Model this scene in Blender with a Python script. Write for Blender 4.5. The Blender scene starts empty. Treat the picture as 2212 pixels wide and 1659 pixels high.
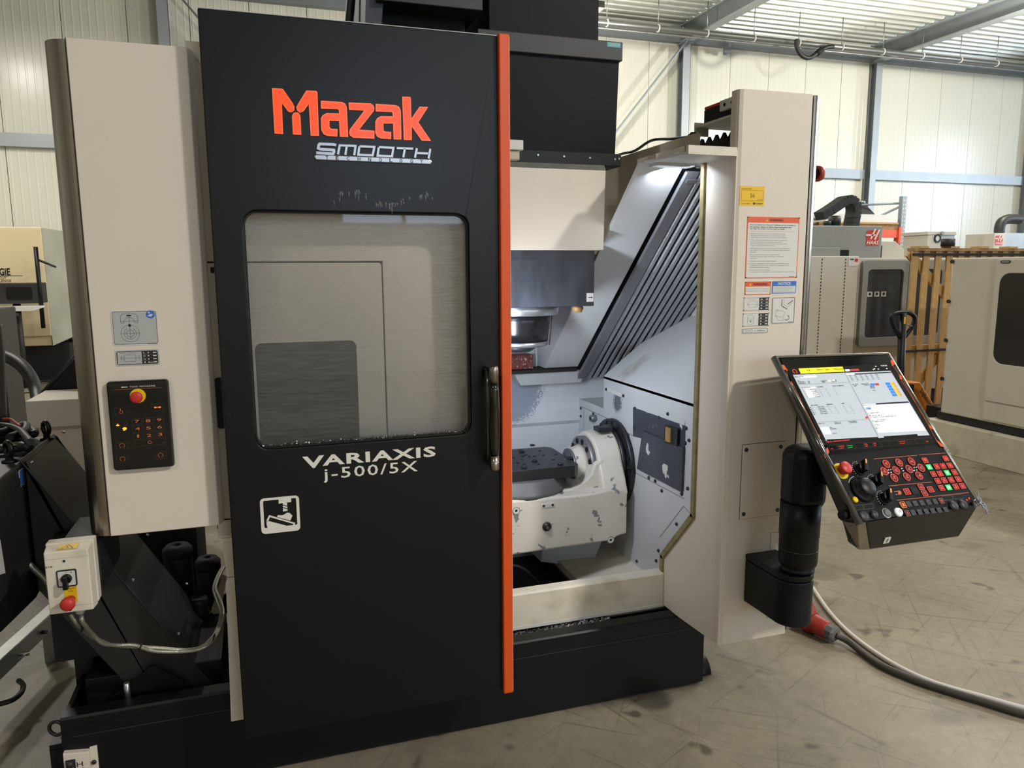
import bpy, bmesh, math, random
from mathutils import Vector, Matrix
from mathutils.geometry import tessellate_polygon
random.seed(7)
SC = bpy.context.scene
COL = SC.collection
# ---------------------------------------------------------------- camera
RW = ((0.950239, 0.052781, 0.307018), (-0.311465, 0.14211, 0.939572), (-0.005961, 0.988443, -0.151478))
CAM = Vector((0.0, 0.0, 1.6))
FPX, PCX, PCY = 1620.0, 1106.0, 829.5
FL = -0.105                                   # height of the hall floor
cd = bpy.data.cameras.new('camera'); cam = bpy.data.objects.new('camera', cd); COL.objects.link(cam)
cd.sensor_width = 36.0; cd.lens = FPX / 2212.0 * 36.0; cd.clip_start = 0.05; cd.clip_end = 200
cam.matrix_world = Matrix(((RW[0][0], RW[0][1], -RW[0][2], CAM.x), (RW[1][0], RW[1][1], -RW[1][2], CAM.y),
                           (RW[2][0], RW[2][1], -RW[2][2], CAM.z), (0, 0, 0, 1)))
SC.camera = cam
# ---------------------------------------------------------------- world, lights, exposure
wd = bpy.data.worlds.new('world'); SC.world = wd; wd.use_nodes = True
bg = wd.node_tree.nodes['Background']; bg.inputs[0].default_value = (0.78, 0.86, 1.0, 1); bg.inputs[1].default_value = 0.30
SC.view_settings.view_transform = 'Standard'; SC.view_settings.look = 'None'
SC.view_settings.gamma = 1.0; SC.view_settings.exposure = 0.0; SC.view_settings.use_curve_mapping = False
SC.cycles.use_denoising = True
SC.cycles.max_bounces = 7; SC.cycles.diffuse_bounces = 4; SC.cycles.glossy_bounces = 4
SC.cycles.transparent_max_bounces = 10; SC.cycles.sample_clamp_indirect = 6.0
SC.cycles.caustics_reflective = False; SC.cycles.caustics_refractive = False

def area(name, loc, target, size, power, col=(1, 1, 1), size_y=None):
    l = bpy.data.lights.new(name, 'AREA'); l.energy = power; l.color = col
    l.size = size
    if size_y: l.shape = 'RECTANGLE'; l.size_y = size_y
    o = bpy.data.objects.new(name, l); COL.objects.link(o); o.location = loc
    o.rotation_euler = (Vector(target) - Vector(loc)).to_track_quat('-Z', 'Y').to_euler()
    return o
WARM = (1.0, 0.955, 0.88); COOL = (0.80, 0.88, 1.0)
# high-bay lamps hanging under the roof (x, y, watts); fixtures are built further down
LAMPS = [(4.6, -2.6, 540), (-3.4, -2.2, 80), (-3.2, 9.4, 150), (2.8, 7.6, 260), (9.0, 5.6, 460), (13.2, 9.6, 620), (-4.5, 11.2, 130), (5.2, 12.0, 250)]
LAMP_Z = 5.75
def bulb(name, loc, radius, power, col):
    l = bpy.data.lights.new(name, 'POINT'); l.energy = power; l.color = col; l.shadow_soft_size = radius
    o = bpy.data.objects.new(name, l); COL.objects.link(o); o.location = loc
for i, (lx, ly, lw) in enumerate(LAMPS):
    if i in (3, 4, 5, 7): bulb('lamp_light', (lx, ly, LAMP_Z - 0.35), 0.14, lw * 1.25, WARM)      # made point lights, set below the housings, to brighten the roof too
    else: area('lamp_light', (lx, ly, LAMP_Z - 0.05), (lx, ly, 0), 0.42, lw, WARM)
# work lights inside the machine, mounted behind the door edge
area('work_light_lamp', (0.775, 2.58, 1.22), (1.22, 3.25, 1.15), 0.05, 10.5, COOL, 0.50)
area('work_light_lamp', (1.40, 2.44, 1.945), (1.75, 2.80, 1.1), 0.14, 1.1, COOL, 0.04)
# daylight windows (wall behind the viewer and right gable) are emissive panes, built with the walls

# ---------------------------------------------------------------- calibration helpers: pixel of the photo -> point on a known plane
def ray(px, py):
    r = ((px - PCX) / FPX, -(py - PCY) / FPX, 1.0)
    return Vector([sum(RW[i][k] * r[k] for k in range(3)) for i in range(3)])
def at(px, py, X=None, Y=None, Z=None):
    d = ray(px, py)
    if X is not None: t = (X - CAM.x) / d.x
    elif Y is not None: t = (Y - CAM.y) / d.y
    else: t = (Z - CAM.z) / d.z
    return CAM + d * t

class Frame:
    """a flat working plane: a runs right, b runs up, c stands proud of it"""
    def __init__(s, O, u, v, n):
        s.O, s.u, s.v, s.n = Vector(O), Vector(u).normalized(), Vector(v).normalized(), Vector(n).normalized()
    def p(s, a, b, c=0.0): return s.O + s.u * a + s.v * b + s.n * c
    def px(s, x, y, c=0.0):
        d = ray(x, y); O = s.O + s.n * c
        t = (O - CAM).dot(s.n) / d.dot(s.n); q = CAM + d * t - O
        return (q.dot(s.u), q.dot(s.v))
def FY(y): return Frame((0, y, 0), (1, 0, 0), (0, 0, 1), (0, -1, 0))     # faces the viewer; a = X, b = Z
def FX(x, s=-1): return Frame((x, 0, 0), (0, s, 0), (0, 0, 1), (s, 0, 0))                        # s = -1 faces left (a = -Y), +1 faces right (a = Y)
PX = Frame((0, 0, 0), (0, 1, 0), (0, 0, 1), (1, 0, 0))   # profiles (y, z) run along X
PY = Frame((0, 0, 0), (1, 0, 0), (0, 0, 1), (0, 1, 0))   # profiles (x, z) run along Y
PZ = Frame((0, 0, 0), (1, 0, 0), (0, 1, 0), (0, 0, 1))   # profiles (x, y) run along Z
def FZ(z): return Frame((0, 0, z), (1, 0, 0), (0, 1, 0), (0, 0, 1))

# ---------------------------------------------------------------- materials
def lin(c):
    return tuple(((x / 255.0) / 12.92 if x / 255.0 <= 0.04045 else ((x / 255.0 + 0.055) / 1.055) ** 2.4) for x in c)
MATS = {}
def mat(name, col, rough=0.5, metal=0.0, var=0.0, vscale=6.0, bump=0.0, bscale=200.0, emit=None, estr=0.0, coat=0.0, spec=None,
        chips=None, chip_scale=9.0, chip_at=0.62, stretch=None, stain=None, stain_scale=2.0, stain_at=0.55):
    m = bpy.data.materials.new(name); m.use_nodes = True; nt = m.node_tree; N = nt.nodes; L = nt.links
    b = N['Principled BSDF']; c = lin(col)
    b.inputs['Base Color'].default_value = (*c, 1); b.inputs['Roughness'].default_value = rough; b.inputs['Metallic'].default_value = metal
    if coat: b.inputs['Coat Weight'].default_value = coat; b.inputs['Coat Roughness'].default_value = 0.08
    if spec is not None: b.inputs['Specular IOR Level'].default_value = spec
    if emit: b.inputs['Emission Color'].default_value = (*lin(emit), 1); b.inputs['Emission Strength'].default_value = estr
    tc = N.new('ShaderNodeTexCoord'); src = tc.outputs['Object']
    if stretch:
        mp = N.new('ShaderNodeMapping'); mp.inputs['Scale'].default_value = stretch; L.new(src, mp.inputs[0]); src = mp.outputs[0]
    colsock = None
    if var:
        n = N.new('ShaderNodeTexNoise'); n.inputs['Scale'].default_value = vscale; n.inputs['Detail'].default_value = 4; L.new(src, n.inputs[0])
        r = N.new('ShaderNodeValToRGB'); r.color_ramp.elements[0].position = 0.3; r.color_ramp.elements[1].position = 0.7
        r.color_ramp.elements[0].color = (*[x * (1 - var) for x in c], 1); r.color_ramp.elements[1].color = (*[min(1, x * (1 + var)) for x in c], 1)
        L.new(n.outputs[0], r.inputs[0]); colsock = r.outputs[0]
    def over(colsock, colr, scale, thr, soft, detail):
        n = N.new('ShaderNodeTexNoise'); n.inputs['Scale'].default_value = scale; n.inputs['Detail'].default_value = detail; L.new(tc.outputs['Object'], n.inputs[0])
        r = N.new('ShaderNodeValToRGB'); r.color_ramp.elements[0].position = thr; r.color_ramp.elements[1].position = min(1, thr + soft)
        L.new(n.outputs[0], r.inputs[0])
        mx = N.new('ShaderNodeMixRGB'); L.new(r.outputs[0], mx.inputs[0])
        if colsock: L.new(colsock, mx.inputs[1])
        else: mx.inputs[1].default_value = (*c, 1)
        mx.inputs[2].default_value = (*lin(colr), 1)
        return mx.outputs[0]
    if stain: colsock = over(colsock, stain, stain_scale, stain_at, 0.25, 5)
    if chips: colsock = over(colsock, chips, chip_scale, chip_at, 0.015, 3)
    if colsock: L.new(colsock, b.inputs['Base Color'])
    if bump:
        n2 = N.new('ShaderNodeTexNoise'); n2.inputs['Scale'].default_value = bscale; n2.inputs['Detail'].default_value = 2; L.new(src, n2.inputs[0])
        bp = N.new('ShaderNodeBump'); bp.inputs['Strength'].default_value = bump; bp.inputs['Distance'].default_value = 0.002
        L.new(n2.outputs[0], bp.inputs['Height']); L.new(bp.outputs[0], b.inputs['Normal'])
    MATS[name] = m
    return m
mat('white', (224, 212, 197), 0.42, var=0.025, vscale=1.5, bump=0.05, bscale=900)
mat('white_text', (219, 207, 192), 0.42, var=0.03, vscale=2.0, bump=0.35, bscale=420)
mat('white_in', (206, 207, 209), 0.45, var=0.05, vscale=4, stain=(150, 145, 135), stain_scale=5, stain_at=0.62)
mat('white_splat', (218, 220, 224), 0.45, var=0.05, vscale=3, chips=(150, 156, 170), chip_scale=38, chip_at=0.6, stain=(176, 182, 196), stain_scale=1.7, stain_at=0.5)
mat('white_worn', (216, 208, 196), 0.5, var=0.05, vscale=5, chips=(128, 128, 130), chip_scale=17, chip_at=0.635)
mat('white_dirty', (222, 214, 196), 0.5, var=0.06, vscale=7, stain=(176, 164, 138), stain_scale=6, stain_at=0.56)
mat('tan', (190, 180, 160), 0.5, var=0.08, vscale=5)
mat('seal', (140, 128, 88), 0.6, var=0.25, vscale=30)
mat('black', (12, 14, 16), 0.42, var=0.15, vscale=3, spec=0.3)
mat('black_door', (14, 15, 17), 0.33, var=0.06, vscale=2, spec=0.32)
mat('black_matte', (17, 18, 19), 0.6, var=0.2, vscale=4)
mat('black_box', (10, 10, 12), 0.5, var=0.25, vscale=9, spec=0.16)
mat('charcoal', (42, 40, 39), 0.5, var=0.12, vscale=6)
mat('conveyor', (36, 35, 33), 0.48, var=0.12, vscale=5)
mat('rubber', (12, 12, 12), 0.7)
mat('void', (5, 5, 6), 0.9)
mat('shade_black', (7, 7, 8), 0.8)  # near-black colour carries the shade behind the conveyor
mat('orange', (224, 84, 24), 0.38, var=0.03, vscale=3)
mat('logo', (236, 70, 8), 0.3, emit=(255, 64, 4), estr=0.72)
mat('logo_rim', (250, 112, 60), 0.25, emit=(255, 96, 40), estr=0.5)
mat('silver', (176, 178, 182), 0.32, metal=0.8)
mat('chrome', (168, 160, 148), 0.24, metal=1.0, var=0.10, vscale=4, stretch=(6, 6, 0.6))
mat('chrome_dark', (96, 94, 92), 0.16, metal=0.9, coat=0.5)
mat('steel', (176, 178, 182), 0.3, metal=0.9, var=0.1, vscale=12)
mat('steel_slat', (186, 188, 192), 0.3, metal=0.8, var=0.22, vscale=30, bump=0.5, bscale=70, stretch=(3, 9, 9))
mat('steel_flat', (132, 133, 137), 0.42, metal=0.5, var=0.06, vscale=8)
mat('zinc', (150, 150, 146), 0.42, metal=0.8, var=0.12, vscale=10)
mat('iron', (60, 62, 66), 0.4, metal=0.6, var=0.15, vscale=12)
mat('head_black', (46, 49, 57), 0.38, var=0.35, vscale=26, stretch=(1, 1, 0.35))
mat('pallet', (36, 38, 42), 0.35, metal=0.2, var=0.12, vscale=10)
mat('plate_worn', (58, 62, 74), 0.42, var=0.15, vscale=9, chips=(205, 204, 200), chip_scale=12, chip_at=0.655)
mat('red_brown', (110, 52, 50), 0.6, var=0.5, vscale=60, chips=(190, 170, 165), chip_scale=70, chip_at=0.62)
mat('brass', (150, 120, 70), 0.5, var=0.3, vscale=30)
mat('print', (228, 224, 214), 0.5)
mat('print_dark', (24, 24, 26), 0.5)
mat('print_grey', (110, 110, 110), 0.5)
mat('label_grey', (186, 187, 188), 0.35, metal=0.2)
mat('label_white', (214, 212, 206), 0.4)
mat('label_orange', (222, 92, 40), 0.4)
mat('label_blue', (52, 110, 190), 0.4)
mat('label_yellow', (232, 186, 22), 0.45)
mat('teal', (70, 160, 165), 0.5)
mat('red', (196, 48, 40), 0.45, var=0.06, vscale=20)
mat('red_plug', (150, 40, 32), 0.5, var=0.25, vscale=30)
mat('yellow', (235, 200, 20), 0.45)
mat('gloss_black', (8, 8, 9), 0.08, coat=0.6)
mat('nose_black', (16, 17, 20), 0.24)
mat('panel_black', (13, 13, 14), 0.28)
mat('key_grey', (44, 44, 46), 0.5)
mat('key_amber', (150, 80, 50), 0.5, emit=(215, 110, 66), estr=0.35)
mat('key_line', (70, 50, 46), 0.5)
mat('led_hot', (255, 110, 10), 0.5, emit=(255, 120, 10), estr=5)
mat('led_red', (220, 60, 44), 0.5, emit=(255, 56, 36), estr=0.8)
mat('led_dim', (34, 9, 7), 0.5, emit=(255, 40, 20), estr=0.035)
mat('led_green', (20, 190, 80), 0.5, emit=(20, 220, 90), estr=0.8)
mat('led_orange', (255, 130, 60), 0.5, emit=(255, 130, 60), estr=0.8)
mat('line_orange', (196, 96, 62), 0.5)
mat('scr_grey', (150, 155, 160), 0.25, emit=(196, 204, 212), estr=0.62)
mat('scr_white', (210, 212, 212), 0.25, emit=(232, 234, 232), estr=0.72)
mat('scr_line', (120, 124, 128), 0.3, emit=(150, 154, 158), estr=0.3)
mat('scr_navy', (24, 24, 44), 0.3)
mat('scr_dark', (20, 18, 18), 0.25)
mat('scr_text', (26, 30, 36), 0.4)
mat('scr_yellow', (235, 215, 40), 0.3, emit=(240, 220, 40), estr=0.6)
mat('scr_blue', (50, 120, 220), 0.3, emit=(50, 120, 230), estr=0.7)
mat('scr_gold', (214, 170, 50), 0.3, emit=(220, 175, 50), estr=0.6)
mat('scr_red', (180, 60, 60), 0.3, emit=(200, 60, 60), estr=0.5)
mat('hall_panel', (226, 224, 208), 0.24, var=0.02, vscale=1.0)
mat('joint', (110, 108, 98), 0.7)
mat('deck', (214, 217, 208), 0.36, metal=0.35, var=0.1, vscale=2)
mat('beam', (116, 122, 124), 0.45, var=0.06, vscale=3)
mat('girt', (166, 173, 176), 0.4, metal=0.3, var=0.05, vscale=3)
mat('pipe', (120, 122, 118), 0.35, metal=0.6)
mat('haas', (196, 190, 176), 0.45, var=0.04, vscale=3)
mat('haas_grey', (138, 138, 134), 0.5, var=0.04, vscale=4)
mat('haas_dark', (96, 96, 96), 0.5)
mat('smoke', (52, 58, 64), 0.15, var=0.25, vscale=2.5)
mat('smoke_dark', (40, 40, 40), 0.18, var=0.12, vscale=3)
mat('agie', (214, 196, 156), 0.5, var=0.03, vscale=2)
mat('agie_side', (180, 178, 160), 0.42, var=0.1, vscale=3)
mat('wood', (186, 148, 92), 0.65, var=0.22, vscale=14, stretch=(6, 6, 0.8))
mat('wood_dark', (150, 116, 72), 0.65, var=0.3, vscale=16)
mat('truck_orange', (226, 140, 24), 0.42, var=0.08, vscale=8)
mat('rack_orange', (226, 92, 60), 0.5)
mat('rack_grey', (150, 160, 166), 0.45, metal=0.3)
mat('plinth', (196, 188, 166), 0.6, var=0.12, vscale=6, stain=(120, 108, 84), stain_scale=4, stain_at=0.58)
mat('cable_black', (26, 26, 26), 0.5)
mat('cable_grey', (66, 63, 58), 0.55)
mat('cable_white', (206, 202, 196), 0.5)
mat('conduit', (158, 154, 140), 0.36, metal=0.7, bump=0.6, bscale=300)
mat('chipmetal', (150, 150, 150), 0.3, metal=0.9, var=0.5, vscale=80)
mat('lamp_glass', (240, 240, 230), 0.4, emit=(255, 240, 215), estr=6.0)
mat('daylight', (255, 255, 255), 0.5, emit=(214, 232, 255), estr=40.0)
mat('daylight_soft', (255, 255, 255), 0.5, emit=(190, 214, 245), estr=7.0)

def glass(name, tint, haze, hcol, rough=0.03):
    m = bpy.data.materials.new(name); m.use_nodes = True; nt = m.node_tree; N = nt.nodes; L = nt.links
    N.remove(N['Principled BSDF']); out = N['Material Output']
    tr = N.new('ShaderNodeBsdfTransparent'); tr.inputs[0].default_value = (*tint, 1)
    df = N.new('ShaderNodeBsdfDiffuse'); df.inputs[0].default_value = (*lin(hcol), 1)
    gl = N.new('ShaderNodeBsdfGlossy'); gl.inputs['Roughness'].default_value = rough
    tc = N.new('ShaderNodeTexCoord'); mp = N.new('ShaderNodeMapping'); mp.inputs['Scale'].default_value = (3, 3, 40); L.new(tc.outputs['Object'], mp.inputs[0])
    nz = N.new('ShaderNodeTexNoise'); nz.inputs['Scale'].default_value = 6; nz.inputs['Detail'].default_value = 5; L.new(mp.outputs[0], nz.inputs[0])
    mr = N.new('ShaderNodeMapRange'); mr.inputs[1].default_value = 0.3; mr.inputs[2].default_value = 0.75; mr.inputs[3].default_value = haze * 0.6; mr.inputs[4].default_value = haze * 1.4
    L.new(nz.outputs[0], mr.inputs[0])
    m1 = N.new('ShaderNodeMixShader'); L.new(mr.outputs[0], m1.inputs[0]); L.new(tr.outputs[0], m1.inputs[1]); L.new(df.outputs[0], m1.inputs[2])
    fr = N.new('ShaderNodeFresnel'); fr.inputs[0].default_value = 1.3
    m2 = N.new('ShaderNodeMixShader'); L.new(fr.outputs[0], m2.inputs[0]); L.new(m1.outputs[0], m2.inputs[1]); L.new(gl.outputs[0], m2.inputs[2])
    L.new(m2.outputs[0], out.inputs[0]); MATS[name] = m
glass('pane', (1.0, 1.0, 1.0), 0.075, (215, 215, 213))

def spot_mat(name, col, spots, rough=0.45):
    """paint with worn spots: each spot is (centre, core radius, fringe radius, colour)"""
    m = bpy.data.materials.new(name); m.use_nodes = True; nt = m.node_tree; N = nt.nodes; L = nt.links; b = N['Principled BSDF']; b.inputs['Roughness'].default_value = rough
    tc = N.new('ShaderNodeTexCoord'); nz = N.new('ShaderNodeTexNoise'); nz.inputs['Scale'].default_value = 110; nz.inputs['Detail'].default_value = 5; nz.inputs['Roughness'].default_value = 0.75; L.new(tc.outputs['Object'], nz.inputs[0])
    n2 = N.new('ShaderNodeTexNoise'); n2.inputs['Scale'].default_value = 4; L.new(tc.outputs['Object'], n2.inputs[0])
    r0 = N.new('ShaderNodeValToRGB'); c = lin(col); r0.color_ramp.elements[0].position = .3; r0.color_ramp.elements[1].position = .7; r0.color_ramp.elements[0].color = (*[x * .94 for x in c], 1); r0.color_ramp.elements[1].color = (*[min(1, x * 1.05) for x in c], 1); L.new(n2.outputs[0], r0.inputs[0]); cs = r0.outputs[0]
    for (ctr, r_in, r_out, sc) in spots:
        d = N.new('ShaderNodeVectorMath'); d.operation = 'DISTANCE'; L.new(tc.outputs['Object'], d.inputs[0]); d.inputs[1].default_value = ctr
        mr = N.new('ShaderNodeMapRange'); mr.inputs[1].default_value = r_in; mr.inputs[2].default_value = r_out; mr.inputs[3].default_value = 1.0; mr.inputs[4].default_value = 0.0; L.new(d.outputs['Value'], mr.inputs[0])
        ad = N.new('ShaderNodeMath'); ad.operation = 'ADD'; L.new(mr.outputs[0], ad.inputs[0]); L.new(nz.outputs[0], ad.inputs[1])
        st = N.new('ShaderNodeMapRange'); st.inputs[1].default_value = 0.98; st.inputs[2].default_value = 1.06; L.new(ad.outputs[0], st.inputs[0])
        mx = N.new('ShaderNodeMixRGB'); L.new(st.outputs[0], mx.inputs[0]); L.new(cs, mx.inputs[1]); mx.inputs[2].default_value = (*lin(sc), 1); cs = mx.outputs[0]
    L.new(cs, b.inputs['Base Color']); MATS[name] = m
spot_mat('white_spot', (216, 218, 222), [((1.13, 3.56, 1.02), .10, .30, (150, 156, 172))])
spot_mat('white_house', (200, 201, 203), [((1.53, 3.11, .985), -.02, .11, (96, 98, 104))])
def floor_mat():
    m = bpy.data.materials.new('concrete'); m.use_nodes = True; nt = m.node_tree; N = nt.nodes; L = nt.links; b = N['Principled BSDF']
    tc = N.new('ShaderNodeTexCoord')
    def noise(scale, detail, sc=(1, 1, 1), rot=0, rough=0.55):
        m0 = N.new('ShaderNodeMapping'); m0.inputs['Rotation'].default_value = (0, 0, rot); L.new(tc.outputs['Object'], m0.inputs[0])
        mp = N.new('ShaderNodeMapping'); mp.inputs['Scale'].default_value = sc; L.new(m0.outputs[0], mp.inputs[0])
        n = N.new('ShaderNodeTexNoise'); n.inputs['Scale'].default_value = scale; n.inputs['Detail'].default_value = detail; n.inputs['Roughness'].default_value = rough
        L.new(mp.outputs[0], n.inputs[0]); return n.outputs[0]
    def ramp(s, p0, p1, c0, c1):
        r = N.new('ShaderNodeValToRGB'); r.color_ramp.elements[0].position = p0; r.color_ramp.elements[1].position = p1
        r.color_ramp.elements[0].color = (*c0, 1); r.color_ramp.elements[1].color = (*c1, 1); L.new(s, r.inputs[0]); return r.outputs[0]
    def mul(a, b_, f=1.0):
        x = N.new('ShaderNodeMixRGB'); x.blend_type = 'MULTIPLY'; x.inputs[0].default_value = f; L.new(a, x.inputs[1]); L.new(b_, x.inputs[2]); return x.outputs[0]
    base = ramp(noise(1.3, 6), 0.3, 0.72, lin((116, 108, 92)), lin((152, 142, 122)))
    fine = ramp(noise(22, 5), 0.3, 0.7, (0.86, 0.86, 0.86), (1.06, 1.05, 1.03))
    c = mul(base, fine)
    for sc, rot, lo in (((0.5, 16, 1), 0.62, 0.62), ((0.5, 20, 1), -0.45, 0.66), ((0.45, 18, 1), 1.25, 0.70), ((0.4, 24, 1), 2.2, 0.68), ((0.6, 15, 1), 0.95, 0.72)):
        c = mul(c, ramp(noise(2.4, 4, sc, rot, 0.62), 0.30, 0.38, (lo, lo * 0.98, lo * 0.95), (1, 1, 1)))
    c = mul(c, ramp(noise(5.5, 2), 0.27, 0.33, (0.42, 0.41, 0.40), (1, 1, 1)))
    c = mul(c, ramp(noise(1.1, 2, (1, 1.6, 1), 0.4), 0.31, 0.38, (0.66, 0.64, 0.62), (1, 1, 1)))
    L.new(c, b.inputs['Base Color']); b.inputs['Roughness'].default_value = 0.5
    bp = N.new('ShaderNodeBump'); bp.inputs['Strength'].default_value = 0.15; bp.inputs['Distance'].default_value = 0.004
    L.new(noise(60, 4), bp.inputs['Height']); L.new(bp.outputs[0], b.inputs['Normal'])
    MATS['concrete'] = m
floor_mat()

# ---------------------------------------------------------------- mesh builder
def rrect(a0, b0, a1, b1, r, n=5):
    out = []
    for cx, cy, s in ((a1 - r, b1 - r, 0), (a0 + r, b1 - r, 90), (a0 + r, b0 + r, 180), (a1 - r, b0 + r, 270)):
        for k in range(n + 1):
            t = math.radians(s + 90.0 * k / n); out.append((cx + r * math.cos(t), cy + r * math.sin(t)))
    return out
def circle(a, b, r, n=24, t0=0.0, t1=360.0):
    full = abs(t1 - t0 - 360) < 1e-6
    return [(a + r * math.cos(math.radians(t0 + (t1 - t0) * k / (n if full else n - 1))), b + r * math.sin(math.radians(t0 + (t1 - t0) * k / (n if full else n - 1)))) for k in range(n)]
def catmull(pts, k=8):
    P = [Vector(p) for p in pts]; out = []
    for i in range(len(P) - 1):
        p0, p1, p2, p3 = P[max(i - 1, 0)], P[i], P[i + 1], P[min(i + 2, len(P) - 1)]
        for j in range(k):
            t = j / k
            out.append(0.5 * ((2 * p1) + (p2 - p0) * t + (2 * p0 - 5 * p1 + 4 * p2 - p3) * t * t + (3 * p1 - p0 - 3 * p2 + p3) * t ** 3))
    out.append(P[-1]); return out
def stroke(pts, w):
    """outline of a polyline of width w with mitred corners"""
    P = [Vector((p[0], p[1])) for p in pts]; L, R_ = [], []
    for i, p in enumerate(P):
        d0 = (P[i] - P[i - 1]).normalized() if i > 0 else None
        d1 = (P[i + 1] - P[i]).normalized() if i < len(P) - 1 else None
        if d0 is None: n = Vector((-d1.y, d1.x)); s = 1
        elif d1 is None: n = Vector((-d0.y, d0.x)); s = 1
        else:
            n0, n1 = Vector((-d0.y, d0.x)), Vector((-d1.y, d1.x)); n = (n0 + n1).normalized(); s = 1 / max(0.35, n.dot(n0))
        L.append(p + n * s * w / 2); R_.append(p - n * s * w / 2)
    return [tuple(q) for q in L + R_[::-1]]
TXT = {}
def glyphs(txt, bold=0.0, shear=0.0, spacing=1.0):
    k = (txt, bold, shear, spacing)
    if k not in TXT:
        cu = bpy.data.curves.new('t', 'FONT'); cu.body = txt; cu.offset = bold; cu.shear = shear; cu.resolution_u = 2; cu.space_character = spacing
        cu.fill_mode = 'FRONT'
        ob = bpy.data.objects.new('t', cu); me = ob.to_mesh()
        vs = [(v.co.x, v.co.y) for v in me.vertices]; fs = [tuple(p.vertices) for p in me.polygons]
        ob.to_mesh_clear(); bpy.data.objects.remove(ob); bpy.data.curves.remove(cu)
        x0 = min(v[0] for v in vs); x1 = max(v[0] for v in vs); y0 = min(v[1] for v in vs); y1 = max(v[1] for v in vs)
        TXT[k] = ([((v[0] - x0) / (x1 - x0), (v[1] - y0) / (y1 - y0)) for v in vs], fs, (x1 - x0) / (y1 - y0))
    return TXT[k]

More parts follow.
